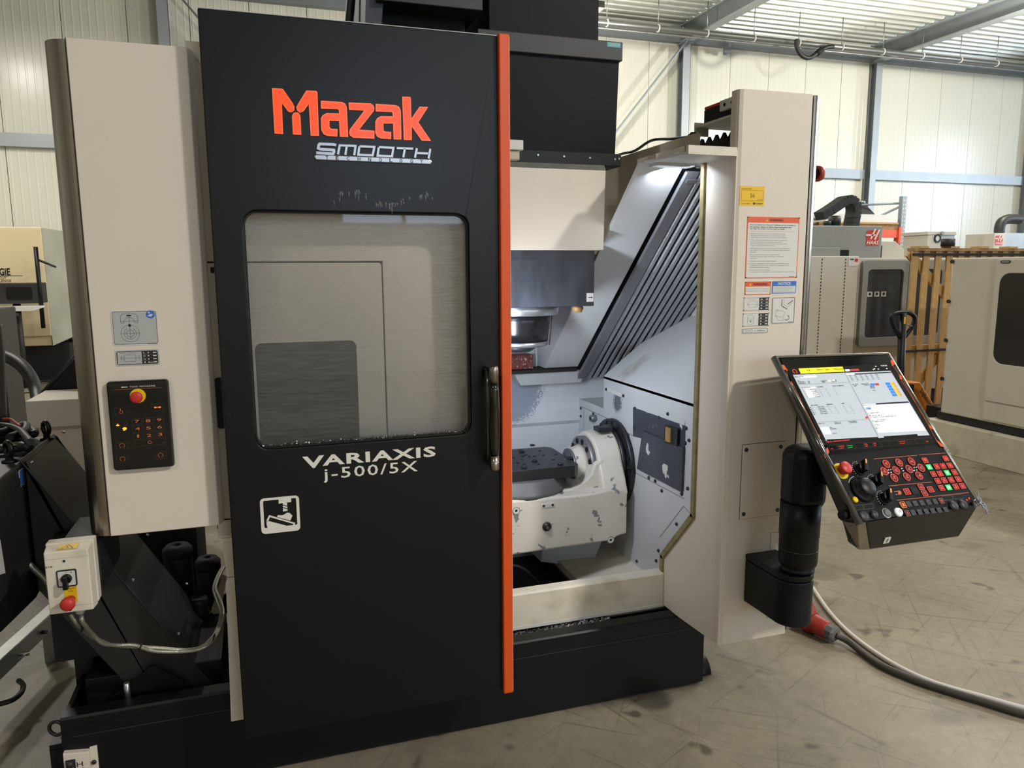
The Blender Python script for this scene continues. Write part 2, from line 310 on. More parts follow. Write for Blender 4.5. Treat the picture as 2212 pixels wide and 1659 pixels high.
class MB:
    def __init__(s): s.v, s.f, s.m, s.sm, s.mats = [], [], [], [], []
    def add(s, vs, fs, mt, smooth=False):
        if mt not in s.mats: s.mats.append(mt)
        k = len(s.v); mi = s.mats.index(mt)
        s.v += [tuple(v) for v in vs]
        for f in fs: s.f.append(tuple(i + k for i in f)); s.m.append(mi); s.sm.append(smooth)
        return s
    def box(s, x0, x1, y0, y1, z0, z1, mt):
        v = [(x, y, z) for x in (x0, x1) for y in (y0, y1) for z in (z0, z1)]
        return s.add(v, [(0, 1, 3, 2), (4, 6, 7, 5), (0, 4, 5, 1), (2, 3, 7, 6), (0, 2, 6, 4), (1, 5, 7, 3)], mt)
    def obox(s, M, sx, sy, sz, mt):
        v = [M @ Vector((x * sx / 2, y * sy / 2, z * sz / 2)) for x in (-1, 1) for y in (-1, 1) for z in (-1, 1)]
        return s.add(v, [(0, 1, 3, 2), (4, 6, 7, 5), (0, 4, 5, 1), (2, 3, 7, 6), (0, 2, 6, 4), (1, 5, 7, 3)], mt)
    def hexa(s, front, back, mt):
        """8 corner solid: front quad and back quad in the same order"""
        v = list(front) + list(back)
        return s.add(v, [(0, 1, 2, 3), (7, 6, 5, 4), (0, 4, 5, 1), (1, 5, 6, 2), (2, 6, 7, 3), (3, 7, 4, 0)], mt)
    def poly(s, fr, pts, c0, c1, mt, holes=(), side=None):
        """plate with outline pts (and holes) on a frame from height c0 to c1; c0 == c1 gives flat print"""
        loops = [list(pts)] + [list(h) for h in holes]
        if c0 == c1 and not holes:
            return s.add([fr.p(a, b, c1) for a, b in loops[0]], [tuple(range(len(loops[0])))], mt)
        flat = [p for l in loops for p in l]
        if holes: caps = [tuple(t) for t in tessellate_polygon([[Vector((p[0], p[1], 0)) for p in l] for l in loops])]
        else: caps = [tuple(range(len(flat)))]
        n = len(flat)
        if c0 == c1: return s.add([fr.p(a, b, c1) for a, b in flat], caps, mt)
        s.add([fr.p(a, b, c1) for a, b in flat] + [fr.p(a, b, c0) for a, b in flat], caps + [tuple(i + n for i in reversed(t)) for t in caps], mt)
        k = 0; sides = []
        for l in loops:
            m_ = len(l)
            for i in range(m_): sides.append((k + i, k + (i + 1) % m_, k + (i + 1) % m_ + n, k + i + n))
            k += m_
        return s.add([fr.p(a, b, c1) for a, b in flat] + [fr.p(a, b, c0) for a, b in flat], sides, side or mt)
    def quad(s, fr, a0, b0, a1, b1, c, mt): return s.poly(fr, [(a0, b0), (a1, b0), (a1, b1), (a0, b1)], c, c, mt)
    def lathe(s, prof, O, ax, mt, n=28, smooth=True, caps=True):
        O = Vector(O); ax = Vector(ax).normalized(); t = ax.orthogonal().normalized(); w = ax.cross(t); vs, fs = [], []
        for r, h in prof:
            for k in range(n):
                a = 2 * math.pi * k / n; vs.append(O + ax * h + (t * math.cos(a) + w * math.sin(a)) * r)
        for i in range(len(prof) - 1):
            for k in range(n): fs.append((i * n + k, i * n + (k + 1) % n, (i + 1) * n + (k + 1) % n, (i + 1) * n + k))
        s.add(vs, fs, mt, smooth)
        if caps:
            s.add(vs[:n], [tuple(range(n))], mt); s.add(vs[-n:], [tuple(range(n))], mt)
        return s
    def cyl(s, p0, p1, r, mt, r1=None, n=20, smooth=True):
        p0, p1 = Vector(p0), Vector(p1); return s.lathe([(r, 0), (r if r1 is None else r1, (p1 - p0).length)], p0, p1 - p0, mt, n, smooth)
    def tube(s, pts, r, mt, n=8, closed=False):
        P = [Vector(p) for p in pts]; vs, fs = [], []; N_ = len(P); up = None
        for i, p in enumerate(P):
            d = (P[(i + 1) % N_] - P[i - 1]) if closed else (P[min(i + 1, N_ - 1)] - P[max(i - 1, 0)])
            d.normalize()
            if up is None: up = d.orthogonal().normalized()
            up = (up - d * up.dot(d)).normalized(); w = d.cross(up)
            for k in range(n):
                a = 2 * math.pi * k / n; vs.append(p + (up * math.cos(a) + w * math.sin(a)) * r)
        for i in range(N_ if closed else N_ - 1):
            for k in range(n): fs.append((i * n + k, i * n + (k + 1) % n, ((i + 1) % N_) * n + (k + 1) % n, ((i + 1) % N_) * n + k))
        s.add(vs, fs, mt, True)
        if not closed: s.add(vs[:n], [tuple(range(n))], mt); s.add(vs[-n:], [tuple(range(n))], mt)
        return s
    def ring(s, O, ax, R, r, mt, n=24, m_=8):
        O = Vector(O); ax = Vector(ax).normalized(); t = ax.orthogonal().normalized(); w = ax.cross(t)
        return s.tube([O + (t * math.cos(2 * math.pi * k / n) + w * math.sin(2 * math.pi * k / n)) * R for k in range(n)], r, mt, m_, True)
    def text(s, fr, txt, a0, b0, a1, b1, c, mt, bold=0.0, shear=0.0, spacing=1.0, depth=0.0, keep=False):
        """text stretched into the box; keep = natural width, left aligned"""
        vs, fs, asp = glyphs(txt, bold, shear, spacing)
        if keep: a1 = a0 + (b1 - b0) * asp * (keep if keep is not True else 1)
        f = lambda x, y, cc: fr.p(a0 + (a1 - a0) * x, b0 + (b1 - b0) * y, cc)
        if not depth: return s.add([f(x, y, c) for x, y in vs], fs, mt)
        n = len(vs); cnt = {}
        for q in fs:
            for i in range(len(q)):
                e = (q[i], q[(i + 1) % len(q)]); cnt[e] = 1
        sides = [(e[0], e[1], e[1] + n, e[0] + n) for e in cnt if (e[1], e[0]) not in cnt]
        return s.add([f(x, y, c + depth) for x, y in vs] + [f(x, y, c) for x, y in vs], list(fs) + sides, mt)
    def mesh(s, name):
        me = bpy.data.meshes.new(name); me.from_pydata(s.v, [], s.f)
        for m_ in s.mats: me.materials.append(MATS[m_])
        me.polygons.foreach_set('material_index', s.m); me.polygons.foreach_set('use_smooth', s.sm)
        bm = bmesh.new(); bm.from_mesh(me); bmesh.ops.remove_doubles(bm, verts=bm.verts, dist=1e-6)
        bmesh.ops.recalc_face_normals(bm, faces=bm.faces); bm.to_mesh(me); bm.free(); me.update()
        return me

def tag(o, label=None, cat=None, group=None, kind=None):
    if label: o['label'] = label
    if cat: o['category'] = cat
    if group: o['group'] = group
    if kind: o['kind'] = kind
    return o
def place(name, me, parent=None, M=None, bevel=0.0, label=None, seg=2, kind=None):
    o = bpy.data.objects.new(name, me); COL.objects.link(o)
    if parent is not None:
        o.parent = parent
        if parent.type == 'EMPTY': o.matrix_parent_inverse = Matrix.Translation(-parent.location)
    if M is not None: o.matrix_basis = M
    if bevel:
        b = o.modifiers.new('bevel', 'BEVEL'); b.width = bevel; b.segments = seg; b.limit_method = 'ANGLE'; b.angle_limit = math.radians(40)
        b.harden_normals = False
    if label: o['label'] = label
    if kind: o['kind'] = kind
    return o
def part(name, mb, parent=None, bevel=0.0, label=None, seg=2, kind=None): return place(name, mb.mesh(name), parent, None, bevel, label, seg, kind)
def solo(name, mb, label, cat, group=None, bevel=0.0): return tag(part(name, mb, None, bevel), label, cat, group)
def thing(name, label, cat, loc=(0, 0, 0), group=None):
    o = bpy.data.objects.new(name, None); COL.objects.link(o); o.location = loc; o.empty_display_size = 0.1
    return tag(o, label, cat, group)
def struct(name, mb, bevel=0.0): return tag(part(name, mb, None, bevel), kind='structure')
T = Matrix.Translation
# ================================================================ THE HALL
YW = 15.0
b = MB(); b.add([(-14, -8.2, FL), (26, -8.2, FL), (26, 15.3, FL), (-14, 15.3, FL)], [(0, 1, 2, 3)], 'concrete')
struct('floor', b)
# back wall: core sheet and ribbed panels of one metre
b = MB(); b.box(-14, 26, YW + 0.03, YW + 0.12, FL, 6.75, 'joint'); wall = struct('wall_back', b)
prof = [(0.006, 0.03)]; x = 0.006
for k in range(8):
    prof += [(x + 0.030, 0.03), (x + 0.036, 0.0325), (x + 0.056, 0.0325), (x + 0.062, 0.03)]; x += 0.1235
prof += [(0.994, 0.03)]
pm = MB()
fs, vs = [], []
for (px_, d_) in prof: vs += [(px_, -d_ + 0.03, FL), (px_, -d_ + 0.03, 6.7)]
vs += [(0.006, 0.034, FL), (0.006, 0.034, 6.7), (0.994, 0.034, FL), (0.994, 0.034, 6.7)]
n_ = len(prof)
for i in range(n_ - 1): fs.append((2 * i, 2 * i + 2, 2 * i + 3, 2 * i + 1))
fs += [(2 * n_, 0, 1, 2 * n_ + 1), (2 * n_ - 2, 2 * n_ + 2, 2 * n_ + 3, 2 * n_ - 1)]
pm.add(vs, fs, 'hall_panel'); pme = pm.mesh('wall_panel')
for k in range(40): place('wall_panel', pme, wall, T((-14 + k, YW, 0)))
# steel frame
colm = MB()
colm.box(-0.085, 0.085, -0.20, -0.188, FL, 6.32, 'girt'); colm.box(-0.085, 0.085, -0.012, 0, FL, 6.32, 'beam'); colm.box(-0.006, 0.006, -0.188, -0.012, FL, 6.32, 'beam')
colm.box(-0.12, 0.12, -0.24, 0.0, 6.28, 6.32, 'beam')
colme = colm.mesh('column')
for cx in (-11.55, -6.48, -1.41, 3.66, 8.76, 13.86, 18.95, 24.0): place('column', colme, wall, T((cx, YW - 0.05, 0)))
gm = MB(); gm.box(0, 4.86, -0.10, 0, -0.11, 0.11, 'girt'); gme = gm.mesh('girt')
for cx in (-11.45, -6.38, -1.31, 3.76, 8.86, 13.96, 19.05): place('girt', gme, wall, T((cx, YW - 0.02, 3.78)))
b = MB(); b.box(-14, 26, YW - 0.16, YW - 0.02, 6.33, 6.62, 'beam'); part('eaves_beam', b, wall)
p0, p1 = at(1480, 92, Y=YW - 0.3), at(1325, 292, Y=YW - 0.3)
b = MB(); d = p1 - p0; M = Matrix.Translation((p0 + p1) / 2) @ d.to_track_quat('X', 'Y').to_matrix().to_4x4(); b.obox(M, d.length + 2.5, 0.02, 0.12, 'girt'); part('brace', b, wall)
p0, p1 = at(390, -6, Y=YW - 0.3), at(440, 52, Y=YW - 0.3)
b = MB(); d = p1 - p0; M = Matrix.Translation((p0 + p1) / 2) @ d.to_track_quat('X', 'Y').to_matrix().to_4x4(); b.obox(M, d.length + 3.0, 0.02, 0.12, 'beam'); part('brace', b, wall)
b = MB(); b.box(9.7, 9.78, YW - 0.35, YW - 0.16, 6.15, 6.42, 'beam'); b.box(9.6, 9.78, YW - 0.36, YW - 0.33, 6.15, 6.22, 'beam'); part('beam_cleat', b, wall)
# ceiling: trapezoid steel deck in sheets, beams along the depth
b = MB(); b.box(-14, 26, -8.2, YW + 0.1, 6.86, 6.95, 'deck'); ceil = struct('ceiling', b)
dm = MB(); vs, fs = [], []
prof = []
for k in range(4):
    y0 = k * 0.25; prof += [(y0, 6.82), (y0 + 0.10, 6.82), (y0 + 0.135, 6.70), (y0 + 0.215, 6.70)]
prof += [(1.0, 6.82)]
for (yy, zz) in prof: vs += [(-14, yy, zz), (26, yy, zz)]
for i in range(len(prof) - 1): fs.append((2 * i, 2 * i + 1, 2 * i + 3, 2 * i + 2))
dm.add(vs, fs, 'deck'); dme = dm.mesh('deck_sheet')
for k in range(16): place('deck_sheet', dme, ceil, T((0, -0.9 + k, 0)))
bm_ = MB(); bm_.box(-0.1, 0.1, -8, YW - 0.1, 6.66, 6.69, 'girt'); bm_.box(-0.1, 0.1, -8, YW - 0.1, 6.32, 6.35, 'girt'); bm_.box(-0.01, 0.01, -8, YW - 0.1, 6.35, 6.66, 'beam')
bme = bm_.mesh('roof_beam')
for cx in (-6.48, -1.41, 3.66, 8.76, 13.86, 18.95): place('roof_beam', bme, ceil, T((cx, 0, 0)))
# wall behind the viewer with a high window, right gable with a tall window
b = MB(); b.poly(FY(-8.0), [(-14, FL), (26, FL), (26, 6.86), (-14, 6.86)], -0.1, 0, 'hall_panel', holes=[[(1.2, 2.3), (3.3, 2.3), (3.3, 4.6), (1.2, 4.6)], [(7.5, 2.3), (11.5, 2.3), (11.5, 4.6), (7.5, 4.6)]]); struct('wall_front', b)
for k, (a0, a1) in enumerate(((1.2, 3.3), (7.5, 11.5))):
    w = MB(); w.box(a0, a1, -8.06, -8.04, 2.3, 4.6, 'daylight_soft'); w = struct('window_%d' % (k + 1), w)
    f = MB(); f.poly(PY, [(a0, 2.3), (a1, 2.3), (a1, 4.6), (a0, 4.6)], -8.03, -7.98, 'beam', holes=[[(a0 + .06, 2.36), (a1 - .06, 2.36), (a1 - .06, 4.54), (a0 + .06, 4.54)]])
    f.box((a0 + a1) / 2 - .03, (a0 + a1) / 2 + .03, -8.03, -7.98, 2.36, 4.54, 'beam'); f.box(a0 + .06, a1 - .06, -8.03, -7.98, 3.42, 3.48, 'beam'); part('window_frame', f, w)
XG = 25.0
b = MB(); b.box(-14.1, -14.0, -8.1, YW, FL, 6.86, 'hall_panel'); struct('wall_left', b)
b = MB(); b.poly(PX, [(-8, FL), (YW, FL), (YW, 6.86), (-8, 6.86)], XG, XG + .1, 'hall_panel', holes=[[(6.0, 2.6), (7.6, 2.6), (7.6, 6.3), (6.0, 6.3)], [(.3, 2.6), (1.6, 2.6), (1.6, 6.3), (.3, 6.3)]]); struct('wall_right', b)
for k, (y0, y1, z1) in enumerate(((6.0, 7.6, 6.3), (.3, 1.6, 6.3))):
    w = MB(); w.box(XG + .04, XG + .06, y0, y1, 2.6, z1, 'daylight'); w = struct('window_%d' % (k + 3), w)
    f = MB(); f.poly(PX, [(y0, 2.6), (y1, 2.6), (y1, z1), (y0, z1)], XG - .02, XG + .03, 'beam', holes=[[(y0 + .06, 2.66), (y1 - .06, 2.66), (y1 - .06, z1 - .06), (y0 + .06, z1 - .06)]]); part('window_frame', f, w)
# lamp fixtures
where = ['in front of the black machine, right of it', 'in front of the black machine, left of it', 'over the floor beside the wire cutting machine', 'behind the black machine',
         'above the long wooden crate', 'above the far pallet rack', 'by the wall above the beige machine', 'by the wall between two columns']
for (lx, ly, lw), wh in zip(LAMPS, where):
    t = thing('ceiling_lamp', 'square high-bay ceiling lamp hanging ' + wh, 'lamp', (lx, ly, LAMP_Z), 'high-bay lamps')
    b = MB(); b.poly(PZ, [(lx + a, ly + c) for a, c in rrect(-.26, -.26, .26, .26, .04)], LAMP_Z, LAMP_Z + .10, 'charcoal'); part('housing', b, t)
    b = MB(); b.cyl((lx, ly, LAMP_Z + .10), (lx, ly, 6.70), 0.012, 'zinc', n=8); part('suspension_rod', b, t)
# pipe under the roof with hangers, and a hose
t = thing('ceiling_pipe', 'long round grey pipe hanging under the corrugated roof', 'pipe', (4, 13.5, 6.11))
b = MB(); b.cyl((2, 13.5, 6.11), (24, 13.5, 6.11), 0.055, 'pipe', n=16); part('pipe', b, t)
b = MB(); b.cyl((2, 13.64, 6.055), (24, 13.64, 6.055), 0.022, 'zinc', n=10); part('conduit', b, t)
hm = MB(); hm.cyl((0, 0, 0.06), (0, 0, 0.62), 0.009, 'zinc', n=6); hm.ring((0, 0, 0), (1, 0, 0), 0.062, 0.014, 'label_white', 16, 6); hme = hm.mesh('hanger')
for k in range(20): place('hanger', hme, t, T((3.1 + k * 1.07, 13.5, 6.11)))
pts = [at(*p, Y=13.3) for p in ((1721, 85), (1722, 104), (1732, 120), (1748, 125), (1765, 115), (1784, 103), (1800, 101))]
b = MB(); b.tube(catmull(pts, 6), 0.045, 'cable_black', 10); b.cyl(at(1764, 116, Y=13.3), at(1776, 107, Y=13.3), 0.06, 'rubber', n=12)
solo('roof_hose', b, 'short black hose looping down from the pipe under the roof', 'hose')

# ================================================================ FAR LEFT: wire cutting machine and its console
t = thing('wire_cutting_machine', 'beige wire cutting machine with dark lower base against the ribbed wall', 'machine', (-3.9, 13.4, 0))
f = FY(13.2)
x0, x1 = -6.2, -3.16
b = MB(); b.box(x0, x1, 13.2, 14.4, 0.62, 2.27, 'agie'); part('body', b, t, 0.015)
b = MB(); b.box(x0, -3.17, 13.25, 14.4, 0.47, 0.62, 'agie'); part('lower_body', b, t, 0.01)
b = MB(); b.box(x0, -3.0, 13.5, 14.4, FL, 0.47, 'black_matte'); part('base', b, t)
b = MB(); b.hexa([(-3.158, 13.22, .47), (-2.86, 13.8, .62), (-2.86, 13.8, 2.22), (-3.158, 13.22, 2.26)], [(-3.158, 14.4, .47), (-2.86, 14.4, .62), (-2.86, 14.4, 2.22), (-3.158, 14.4, 2.26)], 'agie_side'); part('side_panel', b, t)
b = MB(); b.box(-2.86, -2.55, 13.9, 14.5, 0.45, 2.12, 'agie_side'); part('side_cabinet', b, t, 0.01)
lm = MB()
for k in range(22):
    for xx in (-2.80, -2.68): lm.box(xx, xx + .08, 13.885, 13.90, .95 + k * .045, .967 + k * .045, 'haas_dark')
part('vent_slots', lm, t, kind='stuff')
e_ = f.px(23, 595)[0]; e2 = f.px(15, 603)[0]
b = MB(); b.text(f, 'AGIE', e_ - .215, f.px(0, 595)[1], e_, f.px(0, 579)[1], 0.004, 'print_dark', bold=0.03); part('lettering', b, t)
b = MB(); b.text(f, 'AGIECUT', e2 - .22, f.px(0, 603)[1], e2, f.px(0, 597.5)[1], 0.004, 'print_dark'); b.text(f, 'CHALLENGE', e_ - .29, f.px(0, 609.5)[1], e_, f.px(0, 604)[1], 0.004, 'print_dark')
b.quad(f, -4.6, f.px(0, 596.4)[1], f.px(49, 596)[0], f.px(0, 595.4)[1], 0.004, 'charcoal'); part('small_lettering', b, t)
t = thing('terminal_stand', 'dark monitor and pale keyboard on a grey post before the beige machine', 'terminal', (-3.5, 12.9, 0))
f = FY(12.6)
a0, b1 = f.px(-40, 612); a1, b0 = f.px(90, 655)
b = MB(); b.poly(f, [(a0, b0), (a1, b0), (a1, b1), (a0, b1)], -0.35, 0, 'charcoal'); m = part('monitor', b, t, 0.01)
q0 = f.px(15, 648); q1 = f.px(68, 620); b = MB(); b.poly(f, rrect(q0[0], q0[1], q1[0], q1[1], .03), 0.0, 0.006, 'gloss_black'); part('screen', b, m)
b = MB(); k0, k1 = f.px(-40, 672), f.px(80, 660); b.hexa([(k0[0], 12.35, k0[1]), (k1[0], 12.35, k0[1]), (k1[0], 12.35, k0[1] + .06), (k0[0], 12.35, k0[1] + .06)], [(k0[0], 12.6, k0[1]), (k1[0] + .1, 12.6, k0[1] + .04), (k1[0] + .1, 12.6, k1[1]), (k0[0], 12.6, k1[1])], 'label_white'); part('keyboard', b, t)
b = MB(); p0 = at(53, 819, Y=12.75); b.cyl((p0.x, p0.y, FL), (p0.x, p0.y, f.px(40, 672)[1] + .1), 0.05, 'charcoal', n=12); part('post', b, t)
b = MB(); c0, c1 = f.px(76, 533), f.px(93, 709); b.tube([(c0[0], 12.62, c0[1]), ((c0[0] + c1[0]) / 2, 12.62, (c0[1] + c1[1]) / 2), (c1[0], 12.62, c1[1])], 0.03, 'black', 8); part('side_bar', b, t)
b = MB(); c0, c1 = f.px(82, 562), f.px(98, 576); b.tube([(c0[0], 12.65, c0[1]), (c1[0], 13.15, c1[1])], 0.018, 'charcoal', 6); part('strut', b, t)
b = MB(); b.poly(PZ, circle(-3.45, 12.75, .62, 32), FL, FL + 0.012, 'rubber', holes=[circle(-3.45, 12.75, .585, 32)]); solo('floor_hose', b, 'dark thin hose lying in a ring around the terminal post', 'hose')
# dark cabinet at the frame edge and the hose in front of it
y = 7.0; p0, p1 = at(-60, 668, Y=y), at(-4, 668, Y=y)
t = thing('dark_cabinet', 'dark grey steel cabinet near the terminal with a black hose in front', 'cabinet', (p0.x, y, 0))
b = MB(); b.box(p0.x - .4, p1.x, y, y + .45, 0.06, p0.z, 'charcoal'); part('body', b, t, 0.01)
q0, q1 = at(-25, 715, Y=y - .005), at(-8, 760, Y=y - .005); b = MB(); b.box(q0.x, q1.x, y - .012, y + .01, q1.z, q0.z, 'void'); part('opening', b, t)
b = MB(); q = at(-14, 755, Y=y - .02); b.cyl((q.x, y - .05, q.z), (q.x, y, q.z), .05, 'zinc', n=12); part('fitting', b, t)
b = MB(); b.box(p0.x - .4, p1.x, y + .02, y + .43, FL, .06, 'black'); part('plinth', b, t)
pts = [at(*p, Y=yy) for p, yy in (((6, 768), 6.6), ((30, 778), 6.5), ((52, 795), 6.4), ((70, 822), 6.3), ((79, 850), 6.2), ((84, 880), 6.0))]
b = MB(); b.tube(catmull(pts, 6), 0.045, 'cable_black', 10); solo('arched_hose', b, 'thick black hose arching from the dark cabinet down to the floor', 'hose')
b = MB(); pts = [at(*p, Y=5.2) for p in ((-2, 700), (4, 760), (6, 830), (9, 900))]; b.tube(catmull(pts, 6), 0.017, 'cable_grey', 8); solo('hanging_cable', b, 'thin grey cable hanging straight beside the dark cabinet', 'cable')
# black sloped hopper and white cabinet behind the conveyor
t = thing('sloped_hopper', 'black steel hopper with a slanted edge behind the white cabinet', 'hopper', (-.9, 4.6, 0))
q0, q1 = at(80, 862, Y=4.5), at(170, 762, Y=4.5)
b = MB(); b.poly(PY, [(q0.x, FL), (q1.x + .35, FL), (q1.x + .35, q1.z), (q1.x, q1.z), (q0.x, q0.z)], 4.5, 5.2, 'black'); part('body', b, t, .004)
b = MB(); b.tube([(q0.x, 4.5, q0.z), (q1.x, 4.5, q1.z)], .012, 'charcoal', 6); part('edge_rail', b, t)
t = thing('white_cabinet', 'white sheet metal cabinet standing behind the black chip conveyor', 'cabinet', (-.95, 4.25, FL))
q0, q1 = at(54, 867, Y=4.1), at(54, 927, Y=4.1)
b = MB(); b.box(q0.x, -.56, 4.1, 4.45, q1.z, q0.z, 'white'); part('upper_body', b, t, .004)
b = MB(); b.box(q0.x + .02, -.56, 4.13, 4.44, .10, q1.z, 'white'); part('lower_body', b, t)
b = MB(); b.box(q0.x + .05, -.58, 4.16, 4.42, FL, .10, 'black'); part('plinth', b, t)
b = MB(); q = at(20, 884, Y=6.0); b.box(-2.6, -1.45, 5.6, 6.6, FL, .34, 'charcoal'); solo('metal_trough', b, 'low dark metal trough on the floor left of the white cabinet', 'trough')
b = MB()
for k in range(120):
    x, y_ = random.uniform(-2.2, -1.5), random.uniform(5.65, 6.3); a = random.uniform(0, 6.28)
    b.add([(x, y_, .342), (x + .05 * math.cos(a), y_ + .05 * math.sin(a), .37), (x + .03, y_ + .03, .39), (x - .02, y_ + .03, .342)], [(0, 1, 2, 3)], 'steel')
tag(part('metal_chips', b), 'heap of shiny metal chips in the dark trough', 'chips', kind='stuff')
# ================================================================ RIGHT BACKGROUND
def slash_logo(b, f, a0, b0, a1, b1, c):
    """red square with a slanted white H and the lettering under it"""
    w, h = a1 - a0, b1 - b0; P = lambda x, y: (a0 + x * w, b0 + y * h)
    b.poly(f, [P(.05, 0), P(.97, 0), P(.97, .98), P(.05, .93)], c, c, 'red')
    for q in ([(.30, .40), (.42, .40), (.72, 1.04), (.60, 1.04)], [(.60, .36), (.72, .36), (1.02, 1.0), (.90, 1.0)], [(-.04, .60), (.66, .60), (.72, .70), (-.01, .70)]):
        b.poly(f, [P(*p) for p in q], c + .003, c + .003, 'print')
    b.text(f, 'HAAS', a0 + .06 * w, b0 + .06 * h, a0 + .96 * w, b0 + .30 * h, c + .003, 'print', bold=0.015, shear=0.3)
# --- first machine, facing the viewer
Y1 = 7.0; f = FY(Y1)
t = thing('milling_machine', 'grey and beige milling machine behind the pallet truck, red logo on its head', 'machine', (7.2, Y1, 0))
L0 = f.px(1700, 553)[0]; zt = f.px(1780, 553)[1]; XR = 9.3
b = MB(); b.box(L0, f.px(1856, 560)[0], Y1, Y1 + 1.9, .12, zt, 'haas'); body = part('enclosure_side', b, t, .01)
for xx in (1776, 1827):
    dm_ = MB(); a = f.px(xx, 560)[0]
    for k in range(42): dm_.box(a - .005, a + .005, Y1 - .004, Y1 + .002, .2 + k * .036, .218 + k * .036, 'print_dark')
    part('slot_row', dm_, body, kind='stuff')
b = MB(); a0, b0 = f.px(1832, 575); a1, b1 = f.px(1856, 556); b.poly(f, [(a0, b0), (a1 - .03, b0), (a1, b0 + .02), (a1, b1), (a0, b1)], 0, .004, 'label_white'); b.quad(f, a0 + .02, b0 + .07, a0 + .07, b1 - .015, .006, 'print_dark'); b.quad(f, a0 + .085, b0 + .05, a1 - .02, b1 - .015, .006, 'red'); part('label', b, body)
xd0 = f.px(1856, 600)[0]
b = MB(); b.box(xd0, XR, Y1 + .02, Y1 + 1.9, .12, zt - .02, 'haas'); part('enclosure', b, t, .01)
# sliding door with two windows
dz0, dz1 = f.px(1880, 748)[1], f.px(1880, 562)[1]
for (pa, pb, wa, wb) in ((1856, 1955, 1868, 1944), (1955, 2042, 1972, 2026)):
    d = MB(); x0, x1 = f.px(pa, 650)[0] + .003, f.px(pb, 650)[0] - .003; w0, w1 = f.px(wa, 650)[0], f.px(wb, 650)[0]; wz0, wz1 = f.px(1900, 728)[1], f.px(1900, 582)[1]
    d.poly(f, rrect(x0, dz0, x1, dz1, .05), -.02, .03, 'haas_grey', holes=[rrect(w0, wz0, w1, wz1, .05)]); d = part('door', d, t, .006)
    g = MB(); g.poly(f, rrect(w0 - .01, wz0 - .01, w1 + .01, wz1 + .01, .05), 0, .01, 'smoke'); g = part('window', g, d)
    if pa == 1856:
        s_ = MB()
        for k in range(3): a = w0 + .02 + k * .1; s_.quad(f, a, f.px(1880, 641)[1], a + .07, f.px(1880, 630)[1], .012, 'label_white'); s_.poly(f, circle(a + .035, f.px(1880, 635)[1], .018, 10), .014, .014, 'print_dark')
        part('sticker_row', s_, d)
b = MB(); b.box(xd0, XR, Y1 + .03, Y1 + 1.8, FL, .12, 'black_matte'); b.box(L0, xd0, Y1 + .03, Y1 + 1.8, FL, .12, 'black_matte'); part('base', b, t)
g2 = FY(Y1 + .15)
hx1 = g2.px(1905, 520)[0]; hz1 = g2.px(1850, 488)[1]; hxm = g2.px(1862, 520)[0]
b = MB(); b.box(g2.px(1700, 500)[0], hx1, Y1 + .15, Y1 + 1.0, zt - .02, hz1, 'haas_grey'); head = part('head_cover', b, t, .01)
b = MB(); b.box(g2.px(1700, 500)[0], g2.px(1809, 530)[0], Y1 + .1, Y1 + .16, zt - .01, g2.px(1800, 535)[1], 'haas_grey'); part('lower_cover', b, t, .006)
b = MB(); q = g2.px(1810, 545); b.box(q[0], q[0] + .13, Y1 + .12, Y1 + .16, zt - .01, zt + .07, 'black'); part('cable_gland', b, t)
b = MB(); l0 = g2.px(1869, 530); l1 = g2.px(1900, 496); slash_logo(b, g2, l0[0], l0[1], l1[0], l1[1], .004); part('logo', b, head)
b = MB(); q0, q1 = g2.px(1905, 553), g2.px(1962, 521)
b.poly(PY, [(q0[0], zt - .02), (q1[0], zt - .02), (q1[0], zt + .08), (q1[0] - .14, q1[1]), (q0[0] + .02, q1[1])], Y1 + .2, Y1 + .8, 'haas'); b.box(q0[0] - .01, q0[0] + .03, Y1 + .18, Y1 + .8, zt - .02, q1[1] - .05, 'black'); part('motor_cover', b, t, .008)
# energy chain above the head
ch = thing('energy_chain', 'black plastic energy chain arching above the head of the grey milling machine', 'cable chain', (6.6, Y1 + .5, 2.1))
g3 = FY(Y1 + .5); pth = catmull([Vector((*g3.px(*p), 0)) for p in ((1770, 467), (1790, 455), (1812, 440), (1822, 433), (1833, 432), (1842, 440), (1844, 456), (1841, 472), (1838, 490))], 4)
seg = 0.0; lk = MB(); lk.box(-.05, .05, -.08, .08, -.05, .05, 'cable_black'); lkm = lk.mesh('chain_link')
for i in range(0, len(pth) - 1, 2):
    p, q = pth[i], pth[min(i + 2, len(pth) - 1)]; d = (q - p)
    place('chain_link', lkm, ch, Matrix.Translation(((p.x + q.x) / 2, Y1 + .5, (p.y + q.y) / 2)) @ Matrix.Rotation(-math.atan2(d.y, d.x), 4, 'Y') @ Matrix.Diagonal((d.length * 9.6, 1, 1, 1)))
b = MB(); q = FY(Y1 + .27).px(1803, 478); b.cyl((q[0], Y1 + .27, hz1 + .002), (q[0], Y1 + .27, q[1] + .06), .07, 'cable_black', n=14); b.cyl((q[0] - .12, Y1 + .25, hz1 + .002), (q[0] - .12, Y1 + .25, q[1]), .045, 'cable_black', n=12); solo('spindle_motor', b, 'black ribbed motor standing beside the energy chain', 'motor')

